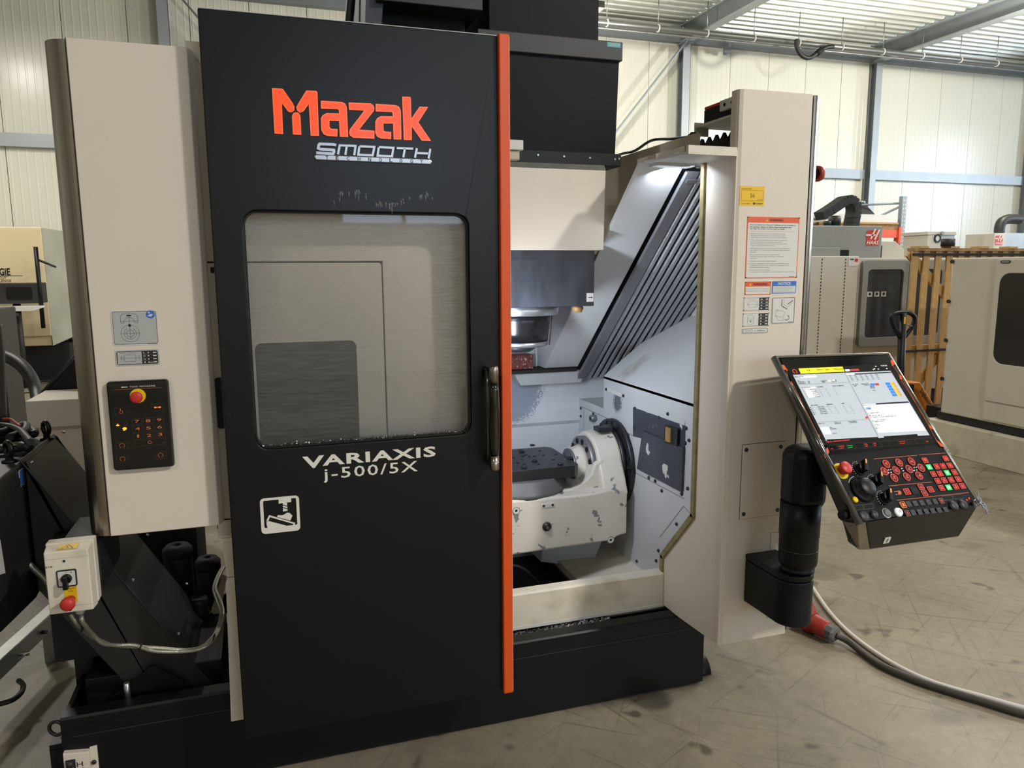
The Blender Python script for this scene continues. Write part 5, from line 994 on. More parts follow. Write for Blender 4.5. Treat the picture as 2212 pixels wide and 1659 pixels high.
b.add(vo, [tuple(range(n_)), tuple(range(2 * n_ - 1, n_ - 1, -1))] + [(i, (i + 1) % n_, (i + 1) % n_ + n_, i + n_) for i in range(n_)], 'white_worn'); part('arm', b, CR, .010)
b = MB(); b.cyl((1.376, ay, az), (1.352, ay, az), .135, 'steel_flat', n=40); part('arm_flange', b, CR)
hol = MB(); hol.cyl((0, 0, 0), (-.003, 0, 0), .013, 'void', n=14); holm = hol.mesh('bolt_hole')
for k in range(12): a = 2 * math.pi * (k + .3) / 12; place('bolt_hole', holm, CR, T((1.352, ay + .113 * math.cos(a), az + .113 * math.sin(a))))
b = MB(); b.lathe([(.098, 0), (.090, .02), (.082, .05), (.082, .052)], (1.352, ay, az), (-1, 0, 0), 'white_worn', 36); b.cyl((1.300, ay, az), (1.290, ay, az), .081, 'steel_flat', n=36); part('hub', b, CR)
b = MB(); b.box(1.405, 1.475, 3.04, 3.10, .865, .885, 'iron'); part('arm_cap', b, CR, .002)
f = FY(y0)
for p in ((1115, 1103), (1319, 1166)):
    q = f.px(*p); b = MB(); b.poly(f, circle(*q, .017, 24), 0, .003, 'label_white', holes=[circle(*q, .006, 12)]); b.poly(f, circle(*q, .0165, 24), -.001, .0032, 'iron', holes=[circle(*q, .0145, 24)]); b.poly(f, circle(*q, .006, 12), -.001, .001, 'void'); part('lifting_hole', b, CR)
q = f.px(1181, 1137); b = MB(); b.lathe([(.020, 0), (.020, .006), (.014, .008), (.014, .014), (.008, .0145), (.008, .010)], (q[0], y0, q[1]), (0, -1, 0), 'iron', 24); b.poly(f, circle(*q, .006, 6), .010, .011, 'brass'); part('oil_plug', b, CR)
q0, q1 = f.px(1169, 1097), f.px(1198, 1086); b = MB(); b.poly(f, rrect(q0[0], q0[1], q1[0], q1[1], .004, 3), 0, .003, 'label_white'); b.poly(f, circle(q0[0] + .011, (q0[1] + q1[1]) / 2, .006, 10), .003, .004, 'iron'); b.poly(f, circle(q1[0] - .010, (q0[1] + q1[1]) / 2, .006, 10), .003, .004, 'iron'); part('index_plate', b, CR)
tc_ = (1.03, 3.13)
b = MB(); b.lathe([(.235, .628), (.235, .650), (.225, .655), (.225, .702)], (tc_[0], tc_[1], 0), (0, 0, 1), 'haas_dark', 56); TA = part('rotary_table', b, MC, label='grey round rotary table')
ch_ = .028; x0, x1, ya, yb = .775, 1.274, 2.94, 3.318
b = MB(); b.poly(PZ, [(x0 + ch_, ya), (x1 - ch_, ya), (x1, ya + ch_), (x1, yb - ch_), (x1 - ch_, yb), (x0 + ch_, yb), (x0, yb - ch_), (x0, ya + ch_)], .700, .750, 'pallet'); part('pallet_plate', b, TA, .002, label='dark drilled pallet plate')
hb = MB(); hb.cyl((0, 0, 0), (0, 0, .0012), .007, 'void', n=10); hbm = hb.mesh('tapped_hole')
hb = MB(); hb.lathe([(.013, 0), (.013, .006), (.008, .006), (.007, .003)], (0, 0, 0), (0, 0, 1), 'iron', 14); hbm2 = hb.mesh('pallet_bolt')
for p in ((1122, 972), (1130, 985), (1136, 983), (1143, 986), (1154, 986), (1166, 974), (1174, 984), (1195, 993), (1118, 1000), (1132, 1003), (1164, 1003), (1201, 982), (1110, 989)): q = at(*p, Z=.75); place('tapped_hole', hbm, TA, T((q.x, q.y, .75)))
for p in ((1127, 976), (1150, 963), (1155, 996), (1132, 1010), (1210, 1003), (1232, 991)): q = at(*p, Z=.75); place('pallet_bolt', hbm2, TA, T((q.x, q.y, .75)))
# --- slanted guard plate and telescopic way cover
sl_ = lambda y_: 1.968 - (y_ - 2.457) * (1.968 - 1.118) / (3.42 - 2.457)
b = MB(); b.poly(PX, [(2.457, 1.968), (3.42, 1.118), (3.60, 1.118), (3.60, 1.22), (3.12, 1.655), (2.83, 1.66), (2.485, 1.968)], 1.287, 1.462, 'white_in'); part('slanted_guard', b, MC, .002)
b = MB(); b.poly(PX, [(2.50, 1.99), (3.49, 1.05), (3.60, 1.05), (2.62, 1.99)], 1.466, 1.92, 'iron'); WC = part('way_cover', b, MC, label='slanted telescopic steel way cover')
L0_ = Vector((0, 2.478, 1.958)); L1_ = Vector((0, 3.478, 1.064)); dl = (L1_ - L0_); ln = dl.length; dl.normalize(); nn = Vector((0, dl.z, -dl.y)).normalized()
if nn.y > 0: nn = -nn
x = 1.474
for k in range(13):
    w_ = .058 if k == 0 else .0235; off = .013 - .0006 * k
    s_ = MB(); ctr = (L0_ + L1_) / 2 + nn * off; vv = []
    for (xx, c_) in ((x, 0), (x, .003), (x + .005, .010), (x + w_ - .005, .010), (x + w_, .003), (x + w_, 0)):
        for e in (-1, 1): p = ctr + dl * (e * ln / 2) + nn * c_; vv.append((xx, p.y, p.z))
    s_.add(vv, [(0, 2, 3, 1), (2, 4, 5, 3), (4, 6, 7, 5), (6, 8, 9, 7), (8, 10, 11, 9), (0, 10, 8, 6, 4, 2), (1, 3, 5, 7, 9, 11)], 'steel_flat' if k == 0 else 'steel_slat'); part('slat', s_, WC)
    x += w_ + (.002 if k == 0 else .0105)
b = MB(); p = L0_ + dl * .03 + nn * .026; b.hexa([(1.492, p.y, p.z), (1.535, p.y, p.z), (1.535, p.y + .012, p.z - .011), (1.492, p.y + .012, p.z - .011)], [(1.492, p.y + .004, p.z + .005), (1.535, p.y + .004, p.z + .005), (1.535, p.y + .016, p.z - .006), (1.492, p.y + .016, p.z - .006)], 'haas_dark'); part('cover_nameplate', b, WC)
b = MB(); b.poly(PX, [(2.50, 2.0), (2.50, 2.088), (3.62, 2.088), (3.62, 1.30), (3.30, 1.30)], XI, XI + .02, 'tan'); part('upper_side_wall', b, MC)
# tool change shutter behind the spindle
b = MB(); b.box(.62, 1.287, 3.53, 3.57, 1.10, 1.70, 'white_splat'); part('upper_rear_liner', b, MC)
b = MB(); b.box(.80, 1.235, 3.44, 3.53, 1.115, 1.185, 'red_brown'); part('tool_shutter', b, MC, .004, label='red-brown scratched shutter')
b = MB(); b.box(.62, 1.45, 3.40, 3.57, 1.098, 1.114, 'black_matte'); part('shutter_rail', b, MC)
b = MB(); b.hexa([(1.18, 3.47, 1.03), (1.50, 3.47, 1.03), (1.52, 3.43, 1.10), (1.13, 3.43, 1.10)], [(1.18, 3.56, 1.03), (1.50, 3.56, 1.03), (1.52, 3.56, 1.10), (1.13, 3.56, 1.10)], 'white_in'); part('lower_deflector', b, MC)
# --- spindle head
YH = 2.75
hr = at(1284, 600, Y=YH).x; hb_ = at(1285, 661, Y=YH).z
b = MB(); b.box(.72, hr, YH, 3.40, hb_, 1.69, 'head_black'); SH = part('spindle_head', b, MC, .003, label='scuffed black spindle housing')
b = MB(); f = FY(YH); B = rplate(b, f, (1267, 652), (1282, 633), .001, 0, .001, 'label_white'); lines(b, f, [(B[0] + .006, (B[1] + B[3]) / 2), (B[2] - .006, (B[1] + B[3]) / 2)], .002, .0013, 'print_dark'); b.poly(f, [(B[2] - .010, (B[1] + B[3]) / 2 + .004), (B[2] - .004, (B[1] + B[3]) / 2), (B[2] - .010, (B[1] + B[3]) / 2 - .004)], .0013, .0013, 'print_dark'); part('arrow_sticker', b, SH)
sx, sy = 1.0, 2.99
fr_ = at(1200, 676, Y=sy).x - sx; nr_ = at(1184, 700, Y=sy).x - sx; n2 = at(1179, 745, Y=sy).x - sx
b = MB(); b.lathe([(fr_ - .003, hb_ - .040), (fr_, hb_ - .037), (fr_, hb_ - .006), (fr_ - .006, hb_)], (sx, sy, 0), (0, 0, 1), 'steel', 56); part('spindle_flange', b, SH, label='polished steel flange')
z2 = at(1150, 741, Y=sy - n2).z; z3 = at(1150, 752, Y=sy - n2).z
b = MB(); b.lathe([(n2, z2), (nr_ - .006, z2 + .04), (nr_, z2 + .08), (nr_, hb_ - .038)], (sx, sy, 0), (0, 0, 1), 'nose_black', 48); part('spindle_nose', b, SH, label='glossy black spindle nose')
b = MB(); b.lathe([(n2 * .7, z3 - .004), (n2 - .006, z3), (n2 + .001, z3 + .006), (n2 + .001, z2)], (sx, sy, 0), (0, 0, 1), 'steel', 48); part('nose_ring', b, SH)
b = MB(); b.lathe([(n2 * .45, z3 - .025), (n2 * .6, z3 - .012), (n2 * .6, z3)], (sx, sy, 0), (0, 0, 1), 'iron', 36); part('tool_taper', b, SH)
b = MB(); b.tube([(sx + nr_ + .006, sy - .03, hb_ - .038), (sx + nr_ + .006, sy - .03, z2 + .06), (sx + n2 + .004, sy - .03, z3)], .003, 'steel', 6); part('coolant_pipe', b, SH)
b = MB(); q = at(1203, 672, Y=sy - .05); b.lathe([(.010, 0), (.010, .02)], (q.x, sy - .05, hb_), (0, 0, -1), 'steel', 10); part('coolant_nozzle', b, SH)
b = MB(); q = at(1248, 668, Y=2.80); b.lathe([(.018, 0), (.024, .01), (.016, .026)], (q.x, 2.80, hb_), (0, 0, -1), 'brass', 12); part('crusted_fitting', b, SH, label='crusted brown fitting')
YQ = 2.70; c0, c1, c2 = at(1304, 540, Y=YQ), at(1309, 368, Y=YQ), at(1311, 358, Y=YQ)
b = MB(); b.hexa([(.70, YQ, c0.z), (c0.x, YQ, c0.z), (c1.x, YQ, c1.z), (.70, YQ, c1.z)], [(.70, 3.3, c0.z), (c0.x, 3.3, c0.z), (c1.x, 3.3, c1.z), (.70, 3.3, c1.z)], 'white'); HC = part('head_cover', b, MC, .003)
b = MB(); b.hexa([(.70, YQ, c1.z), (c1.x, YQ, c1.z), (c1.x, YQ + .015, c2.z + .003), (.70, YQ + .015, c2.z + .003)], [(.70, 3.3, c1.z), (c1.x, 3.3, c1.z), (c1.x, 3.3, c2.z + .003), (.70, 3.3, c2.z + .003)], 'zinc'); part('cover_lip', b, HC)
# --- black covers on top
YB = 2.76
b = MB(); q0 = at(1342, 333, Y=YB - .03); q1 = at(1342, 350, Y=YB - .03); b.box(.76, q0.x, YB - .03, 3.5, c2.z + .003, q0.z, 'black'); FLG = part('cover_flange', b, MC, .002)
for p in ((1162, 335), (1218, 338), (1274, 341), (1328, 344), (1337, 343)): q = at(*p, Y=YB - .03); s_ = MB(); s_.cyl((q.x, YB - .029, q.z), (q.x, YB - .033, q.z), .004, 'steel', n=8); part('screw', s_, FLG)
m0 = at(1329, 333, Y=YB); m1 = at(1338, 130, Y=YB)
b = MB(); b.hexa([(.78, YB, m0.z - .005), (m0.x, YB, m0.z - .005), (m1.x, YB, m1.z), (.78, YB, m1.z)], [(.78, 3.4, m0.z - .005), (m0.x, 3.4, m0.z - .005), (m1.x, 3.4, m1.z), (.78, 3.4, m1.z)], 'black_box'); MBX = part('motor_cover', b, MC, .003, label='tall black box cover')
l0, l1, l2 = at(1345, 132, Y=YB - .015), at(1345, 91, Y=YB - .015), at(1032, 75, Y=YB - .015)
b = MB(); b.box(l2.x, l0.x, YB - .015, 3.42, l0.z, l1.z, 'charcoal'); part('cover_lid', b, MBX, .003)
b = MB(); f = FY(YB - .015); B = rplate(b, f, (1311, 101), (1341, 93), .003, 0, .001, 'teal'); b.text(f, 'CLEAN-ROOM', B[0] + .006, B[1] + .003, B[2] - .006, B[3] - .003, .0014, 'label_white'); part('teal_sticker', b, MBX)
u0, u1 = at(1293, 80, Y=YB + .01), at(1056, 60, Y=YB + .01)
b = MB(); b.box(u1.x, u0.x, YB + .01, 3.4, l1.z, 2.90, 'black_box'); part('upper_box', b, MC, .003)
f = FY(2.70); a0 = f.px(815, 5)[0]; a1 = f.px(1043, 20)[0]; z0 = f.px(1043, 23)[1]
b = MB(); b.box(a0, a1, 2.70, 3.4, z0, z0 + .25, 'charcoal'); HD = part('extraction_hood', b, MC, .003)
b = MB(); b.box(a0 + .02, a1 - .035, 2.82, 3.4, 2.2, z0, 'black_box'); part('hood_shadow_box', b, HD)  # dark box stands in for the shadow under the hood
b = MB(); b.hexa([(a0 - .055, 2.73, 2.20), (a0 - .01, 2.73, 2.20), (a0 + .05, 2.73, z0 + .22), (a0 - .02, 2.73, z0 + .22)], [(a0 - .055, 3.4, 2.20), (a0 - .01, 3.4, 2.20), (a0 + .05, 3.4, z0 + .22), (a0 - .02, 3.4, z0 + .22)], 'iron'); part('hood_side', b, HD)
b = MB(); b.tube(catmull([(a0 - .065, 2.95, 2.2), (a0 - .07, 2.95, 2.45), (a0 - .055, 2.95, 2.6), (a0 - .06, 2.95, 2.75)], 5), .016, 'cable_black', 8); part('hood_cable', b, HD)
b = MB(); b.box(-.15, .69, 2.42, 3.6, 2.19, 2.215, 'black_matte'); part('roof_plate', b, MC)
b = MB(); b.box(.52, .66, 2.40, 2.43, 2.305, 2.318, 'label_grey'); b.box(.67, .72, 2.40, 2.43, 2.305, 2.318, 'label_grey'); b.box(.5, .74, 2.405, 2.425, 2.21, 2.306, 'black_matte'); part('door_track', b, MC)
q = at(1108, 305, Y=2.42); b = MB(); b.box(.70, q.x + .03, 2.40, 2.44, q.z - .03, q.z + .002, 'label_white'); b.box(.70, q.x + .02, 2.41, 2.44, q.z - .06, q.z - .03, 'tan'); part('track_end', b, MC, .003)
b = MB(); b.box(.60, .95, 3.55, 3.9, 1.1, 2.2, 'black_matte'); part('column_casing', b, MC)
# --- roof piece at the right and the parts standing on it
b = MB(); b.poly(PZ, [(1.322, 2.205), (1.503, 2.205), (1.80, 2.30), (1.80, 3.2), (1.55, 3.2), (1.55, 2.50), (1.295, 2.45)], 1.966, 1.974, 'white_in'); b.box(1.322, 1.5045, 2.20, 2.212, 1.964, 1.992, 'white_dirty'); RF = part('roof_edge', b, MC)
b = MB(); q0 = [at(*p, Y=2.46) for p in ((1417, 345), (1478, 327), (1478, 316), (1417, 332))]; b.hexa([(v.x, 2.46, v.z) for v in q0], [(v.x, 2.60, v.z) for v in q0], 'tan'); part('guard_lip', b, RF)
q = at(1464, 334, Y=2.40); b = MB(); b.cyl((q.x, 2.40, q.z - .01), (q.x, 2.40, q.z + .006), .012, 'label_white', n=14); part('rubber_stop', b, RF)
b = MB(); b.tube(catmull([(1.545, 3.3, 2.09), (1.545, 3.15, 2.105), (1.54, 3.0, 2.098), (1.54, 2.85, 2.118), (1.545, 2.7, 2.10), (1.55, 2.6, 2.09)], 5), .006, 'cable_black', 8); part('roof_cable', b, RF)
xs_ = 1.585
zig = [(2.74, 1.99), (2.655, 2.105), (2.62, 2.115), (2.607, 2.112), (2.607, 2.075), (2.585, 2.048)]
for k in range(5): y_ = 2.575 - k * .048; zig += [(y_ - .024, 2.078), (y_ - .044, 2.048)]
zig += [(2.30, 2.06), (2.30, 1.975), (2.74, 1.975)]
b = MB(); b.poly(PX, zig, xs_, xs_ + .012, 'black'); BK = part('toothed_bracket', b, MC, label='black toothed bracket')
b = MB(); b.poly(PX, [(y_ - .15, z_) for y_, z_ in [(2.74, 1.975), (2.55, 2.06), (2.5, 2.05), (2.48, 1.975)]], xs_ + .05, xs_ + .06, 'black'); b.box(xs_ + .012, xs_ + .08, 2.33, 2.6, 1.976, 2.03, 'black_matte'); part('bracket_back', b, BK)
b = MB(); b.poly(PX, circle(2.632, 2.095, .010, 12), xs_ - .001, xs_ + .0005, 'print'); part('bracket_hole', b, BK)
b = MB(); b.box(1.60, 1.79, 2.26, 2.625, 2.128, 2.136, 'white_dirty'); b.box(1.60, 1.66, 2.62, 2.626, 2.10, 2.15, 'white_dirty'); SHF = part('shelf_plate', b, MC)
b = MB(); b.box(1.78, 1.79, 2.26, 2.62, 1.974, 2.128, 'tan'); part('shelf_support', b, SHF)
t = thing('connector_block', 'black and red plug connector lying on the beige shelf behind the pillar', 'connector', (1.65, 2.45, 2.136))
b = MB(); b.hexa([(1.615, 2.30, 2.1365), (1.70, 2.30, 2.1365), (1.70, 2.30, 2.200), (1.615, 2.30, 2.200)], [(1.615, 2.585, 2.1365), (1.70, 2.585, 2.1365), (1.70, 2.585, 2.188), (1.615, 2.585, 2.188)], 'black'); part('housing', b, t, .003)
b = MB(); b.box(1.613, 1.702, 2.34, 2.58, 2.188, 2.199, 'red'); part('red_cover', b, t, .003)
b = MB(); b.box(1.602, 1.615, 2.36, 2.46, 2.160, 2.196, 'label_white'); cl = part('clamp_plate', b, t)
for y_ in (2.385, 2.43): b = MB(); b.cyl((1.602, y_, 2.178), (1.600, y_, 2.178), .006, 'void', n=12); part('clamp_hole', b, cl)

q = at(1779, 376, Y=2.46); b = MB(); b.lathe([(.030, 0), (.030, .012), (.026, .022), (.016, .030), (.0005, .033)], (q.x - .036, 2.46, q.z), (1, 0, 0), 'red_plug', 20); b.cyl((1.85, 2.46, q.z), (q.x - .034, 2.46, q.z), .02, 'black', n=12); part('signal_beacon', b, MC, label='dark red signal dome')

# work light housings
lo = Vector((.775, 2.58, 1.22)); dr = (Vector((1.22, 3.25, 1.15)) - lo).normalized(); dr.z = 0; dr.normalize()
b = MB(); M = Matrix.Translation(lo - dr * .022) @ Matrix.Rotation(math.atan2(dr.y, dr.x), 4, 'Z'); b.obox(M, .03, .07, .56, 'label_grey'); b.box(.612, .765, 2.55, 2.58, 1.40, 1.43, 'label_grey'); b.box(.612, .765, 2.55, 2.58, 1.0, 1.03, 'label_grey'); part('work_light', b, MC, .003)
b = MB(); b.box(1.325, 1.475, 2.41, 2.47, 1.955, 1.9665, 'label_grey'); part('work_light', b, MC)
# ================================================================ CHIP CONVEYOR
CV = thing('chip_conveyor', 'black inclined chip conveyor with drive head beside the white machine cover', 'conveyor', (-.6, 2.7, 0))
YC0, YC1 = 2.62, 3.0
f = FY(YC0)
A = [f.px(*p) for p in ((48, 998), (179, 1150), (382, 1389), (440, 1455))]; Lw = [f.px(*p) for p in ((300, 1497), (245, 1434), (205, 1385), (120, 1290))]
top0 = A[0]; sl = (A[2][1] - A[0][1]) / (A[2][0] - A[0][0])
xe = -.21; ze = A[0][1] + sl * (xe - A[0][0])
b = MB(); b.poly(PY, [(-.735, top0[1]), (top0[0], top0[1]), (xe, ze), (xe, FL + .05), (-.335, FL + .05), (-.735, .60)], YC0, YC1, 'conveyor'); duct = part('duct', b, CV, .003)
b = MB(); d = Vector((xe - top0[0], 0, ze - top0[1])); ln = d.length; mid = Vector(((xe + top0[0]) / 2, 0, (ze + top0[1]) / 2)); d.normalize()
M = Matrix.Translation((mid.x, (YC0 + YC1) / 2, mid.z)) @ Matrix.Rotation(-math.atan2(d.z, d.x), 4, 'Y'); b.obox(M, ln + .02, YC1 - YC0 + .016, .006, 'conveyor'); TC = part('top_cover', b, CV, .002)
sb = MB(); sb.lathe([(.006, 0), (.006, .004), (.003, .006)], (0, 0, 0), (.5, -.2, .6), 'steel', 8); sbm = sb.mesh('screw')
for p in ((59, 1003), (172, 1134), (279, 1258), (378, 1374)): q = f.px(*p); place('screw', sbm, TC, T((q[0] + .01, YC0 + .004, q[1] + .003)))
fb = FY(YC1 - .01)
for p in ((137, 935), (319, 1157), (403, 1263)): q = fb.px(*p); place('screw', sbm, TC, T((q[0], YC1 - .012, q[1] + .002)))
b = MB(); b.box(-.63, -.21, YC0 + .002, YC1, FL + .045, .27, 'black'); part('tail_section', b, CV, .003)
# drive head, reaching towards the aisle
XH = -.741
b = MB(); b.box(-1.3, XH, 2.20, YC1 + .01, .693, 1.0194, 'conveyor'); HDV = part('drive_head', b, CV, .006)
b = MB(); b.poly(PX, [(2.20, .693), (2.26, .62), (2.62, .575), (2.98, .62), (2.98, .693)], -1.25, XH - .002, 'black'); part('head_trough', b, HDV)
g = FX(XH, 1)
vm = MB(); vm.poly(g, rrect(-.006, -.010, .006, .010, .004, 3), 0, .0012, 'void'); vme = vm.mesh('vent_slot')
for r in range(5):
    for c_ in range(8): q = g.px(15 + c_ * 4.6, 1063 - c_ * 3.9 + r * 13 + (r * c_) * .1); place('vent_slot', vme, HDV, T((XH - XH + 0, q[0], q[1])))
b = MB(); pl = [g.px(*p) for p in ((40, 1018), (49, 1010), (53, 1045), (44, 1052))]; b.poly(g, pl, 0, .001, 'label_white'); b.poly(g, shrink(pl, .002), .0013, .0013, 'label_blue'); part('blue_sticker', b, HDV)
b = MB(); pl = [g.px(*p) for p in ((-30, 1190), (0, 1166), (11, 1238), (-30, 1250))]; b.poly(g, pl, 0, .001, 'label_white'); part('white_sticker', b, HDV)
for (p, yy) in (((102, 950), 2.78), ((21, 998), 2.42)):
    z = 1.0194; q = at(p[0], p[1], Z=z)
    e = MB(); e.lathe([(.022, 0), (.022, .006), (.012, .008), (.010, .022)], (q.x, q.y, z), (0, 0, 1), 'black', 16); e.ring((q.x, q.y, z + .042), (.75, .6, 0), .021, .0075, 'black', 22, 8); part('eye_bolt', e, HDV, label='black lifting eye bolt')
b = MB(); b.box(-.744, -.592, 2.75, 2.97, .285, .62, 'black_matte'); part('support_leg', b, CV)
b = MB(); b.box(-.70, -.64, 2.80, 2.92, FL, .285, 'black_matte'); part('leg_post', b, CV)
b = MB(); b.box(-.67, -.53, YC0 - .03, YC0 + .01, .767, .784, 'black'); part('mounting_rail', b, CV)
b = MB(); q = f.px(158, 1157); b.lathe([(.007, 0), (.007, .006)], (q[0], YC0 - .03, .776), (0, -1, 0), 'steel', 10); part('rail_bolt', b, CV)
b = MB(); b.poly(PY, [(-.545, .216), (-.42, .30), (-.315, .216)], YC0 - .03, YC0 - .026, 'black'); b.cyl((-.50, YC0 - .045, .20), (-.50, YC0 - .045, .262), .009, 'steel', n=10); part('foot_bracket', b, CV)
# cables coiled on the drive head
t = thing('cable_coil', 'loose coil of black corrugated cables lying on the conveyor drive head', 'cable', (-.88, 2.65, 1.0194))
for k, (dz, pts) in enumerate(((.018, ((-20, 955), (20, 948), (55, 945), (62, 958), (40, 968), (-20, 972))), (.045, ((-20, 940), (25, 935), (60, 950), (62, 965), (45, 962))), (.030, ((-20, 930), (30, 932), (70, 938), (74, 932), (60, 925))), (.07, ((-20, 922), (10, 920), (40, 928), (58, 945), (66, 955))), (.06, ((-20, 938), (0, 935), (30, 925), (55, 918), (52, 932), (20, 945))))):
    P_ = [at(*p, Z=1.0194 + dz) for p in pts]; b = MB(); b.tube(catmull(P_, 6), .013 if k != 3 else .011, 'cable_black', 10); part('cable', b, t)
b = MB(); P_ = [at(*p, Z=1.10) for p in ((6, 905), (22, 905), (34, 913), (44, 920))]; b.tube(catmull(P_, 6), .004, 'red', 6); part('red_wire', b, t)
# ================================================================ SWITCH BOX
SB = thing('switch_box', 'grey isolator switch box with red emergency stop, mounted on the black conveyor', 'switch box', (-.555, 2.28, .66))
x0, x1, z0, z1, yf = -.610, -.5025, .664, .843, 2.25
b = MB(); b.hexa([(x0, yf, z0), (x1, yf, z0), (x1, yf, z1), (x0, yf, z1)], [(x0 - .004, yf + .045, z0 - .002), (x1 + .004, yf + .045, z0 - .002), (x1 + .004, yf + .045, z1 + .006), (x0 - .004, yf + .045, z1 + .006)], 'white_dirty'); part('cover', b, SB, .003)
b = MB(); b.box(x0 - .006, x1 + .006, yf + .046, yf + .085, z0 + .004, z1 + .010, 'white_dirty'); part('back_shell', b, SB, .003)
b = MB(); b.box(x0 + .01, x1 + .01, yf + .085, YC0 + .002, z0 + .02, z1 - .02, 'black_matte'); part('mounting_plate', b, SB)
f = FY(yf); BX = lambda u, v: (x0 + u * (x1 - x0), z0 + v * (z1 - z0))
b = MB(); b.quad(f, *BX(0, .885), *BX(1, .888), .0004, 'print_grey'); b.quad(f, *BX(0, .10), *BX(1, .103), .0004, 'print_grey'); part('cover_creases', b, SB)
b = MB(); yy = yf + .022; zt = z1 + .0032
tf = Frame(((x0 + x1) / 2, yf + .004, z1 + .0012), (1, 0, 0), (0, .99, .13), (0, -.13, .99)); b.poly(tf, [(-.024, .002), (.026, .002), (.026, .036), (-.020, .036)], .0008, .0012, 'label_yellow'); b.poly(tf, [(-.016, .005), (.018, .005), (.001, .030)], .0014, .0014, 'print_dark', holes=[[(-.0125, .0065), (.0145, .0065), (.001, .027)]]); b.poly(tf, [(.0, .020), (.003, .020), (.001, .015), (.004, .015), (-.001, .008), (.0005, .013), (-.002, .013)], .0014, .0014, 'print_dark'); part('hazard_sticker', b, SB, label='yellow electrical hazard sticker')
b = MB(); b.text(f, 'E-T-N', *BX(.02, .755), *BX(.17, .785), .0005, 'print_dark', bold=.03); part('maker_lettering', b, SB)
q = BX(.44, .84); b = MB(); b.poly(f, circle(*q, .0048, 14), 0, .0008, 'label_grey', holes=[]); b.poly(f, circle(*q, .0032, 12), .001, .001, 'void'); part('cover_screw', b, SB)
q = BX(.47, .045); b = MB(); b.poly(f, circle(*q, .004, 12), 0, .0008, 'void'); part('cover_screw', b, SB)
c = BX(.47, .565)
b = MB(); b.poly(f, rrect(c[0] - .0245, c[1] - .0245, c[0] + .0245, c[1] + .0245, .005), 0, .003, 'print_dark'); b.poly(f, rrect(c[0] - .021, c[1] - .021, c[0] + .021, c[1] + .021, .003), .003, .0036, 'label_white'); sw = part('switch_plate', b, SB)
b = MB(); b.lathe([(.0135, .003), (.0135, .012), (.011, .014)], (c[0], yf, c[1]), (0, -1, 0), 'black', 20); b.poly(f, [(c[0] - .005, c[1] + .010), (c[0] + .005, c[1] + .010), (c[0] + .006, c[1] - .024), (c[0] - .006, c[1] - .024)], .012, .030, 'black'); part('rotary_handle', b, SB, .0015, label='black rotary switch handle')
b = MB()
for ch2, dx, dz in (('0', 0, .0185), ('1', .012, .0165), ('2', .017, .006), ('3', -.017, 0)): b.text(f, ch2, c[0] + dx - .0012, c[1] + dz - .0018, c[0] + dx + .0012, c[1] + dz + .0018, .0039, 'print_dark')
part('switch_digits', b, SB)
c = BX(.52, .22)
b = MB(); b.poly(f, rrect(c[0] - .0155, c[1] - .010, c[0] + .0155, c[1] + .038, .002, 3), 0, .0012, 'label_yellow'); b.text(f, 'EMERGENCY', c[0] - .0135, c[1] + .0285, c[0] + .0135, c[1] + .0325, .0015, 'print_dark'); b.text(f, 'STOP', c[0] - .006, c[1] + .021, c[0] + .006, c[1] + .025, .0015, 'print_dark'); part('emergency_plate', b, SB, label='yellow emergency stop plate')
b = MB(); b.lathe([(.011, 0), (.011, .020), (.0175, .024), (.019, .032), (.018, .040), (.012, .045), (.0005, .046)], (c[0], yf, c[1]), (-.05, -1, -.02), 'red', 28); part('stop_button', b, SB, label='red mushroom stop button')
b = MB(); b.lathe([(.010, 0), (.012, .008), (.012, .022), (.008, .026)], (x1 - .045, yf + .05, z0 - .002), (0, 0, -1), 'label_grey', 14); part('cable_gland', b, SB)
# conduits hanging from the box
def pth(pp): return [at(p[0], p[1], Y=p[2]) for p in pp]
c1 = pth(((152, 1326, 2.30), (165, 1345, 2.30), (182, 1362, 2.34), (205, 1378, 2.38), (240, 1393, 2.40), (290, 1397, 2.42), (340, 1400, 2.44), (395, 1404, 2.46), (430, 1400, 2.46), (455, 1382, 2.48), (470, 1358, 2.55), (478, 1325, 2.60), (470, 1300, 2.7), (462, 1270, 2.85), (475, 1235, 3.0), (492, 1215, 3.05)))
c2 = pth(((176, 1324, 2.30), (177, 1340, 2.29), (188, 1356, 2.31), (202, 1372, 2.34), (222, 1390, 2.36), (252, 1394, 2.39), (290, 1394, 2.41), (330, 1406, 2.43), (380, 1408, 2.45), (428, 1403, 2.45), (458, 1386, 2.47), (474, 1360, 2.54), (482, 1326, 2.59), (476, 1296, 2.69), (466, 1268, 2.84), (480, 1232, 2.99), (494, 1210, 3.04)))
t = thing('armoured_conduit', 'pair of silver armoured conduits sagging from the switch box past the conveyor', 'conduit', (-.4, 2.4, .4))
for c_ in (c1, c2): b = MB(); b.tube(catmull(c_, 6), .0062, 'conduit', 10); part('conduit', b, t)
for p in ((179, 1357, 2.325), (303, 1398, 2.42), (461, 1378, 2.48)): q = at(*p[:2], Y=p[2]); e = MB(); e.ring(q, (1, 0, -.5), .011, .0025, 'rubber', 14, 6); part('cable_tie', e, t)
q0, q1 = at(300, 1290, Y=3.35), at(424, 1150, Y=3.35)
b = MB(); b.box(q0.x, q1.x, 3.35, 3.75, FL + .04, q1.z + .03, 'shade_black'); part('dark_backing', b, MC)  # dark backing added to cover the lit floor behind the duct
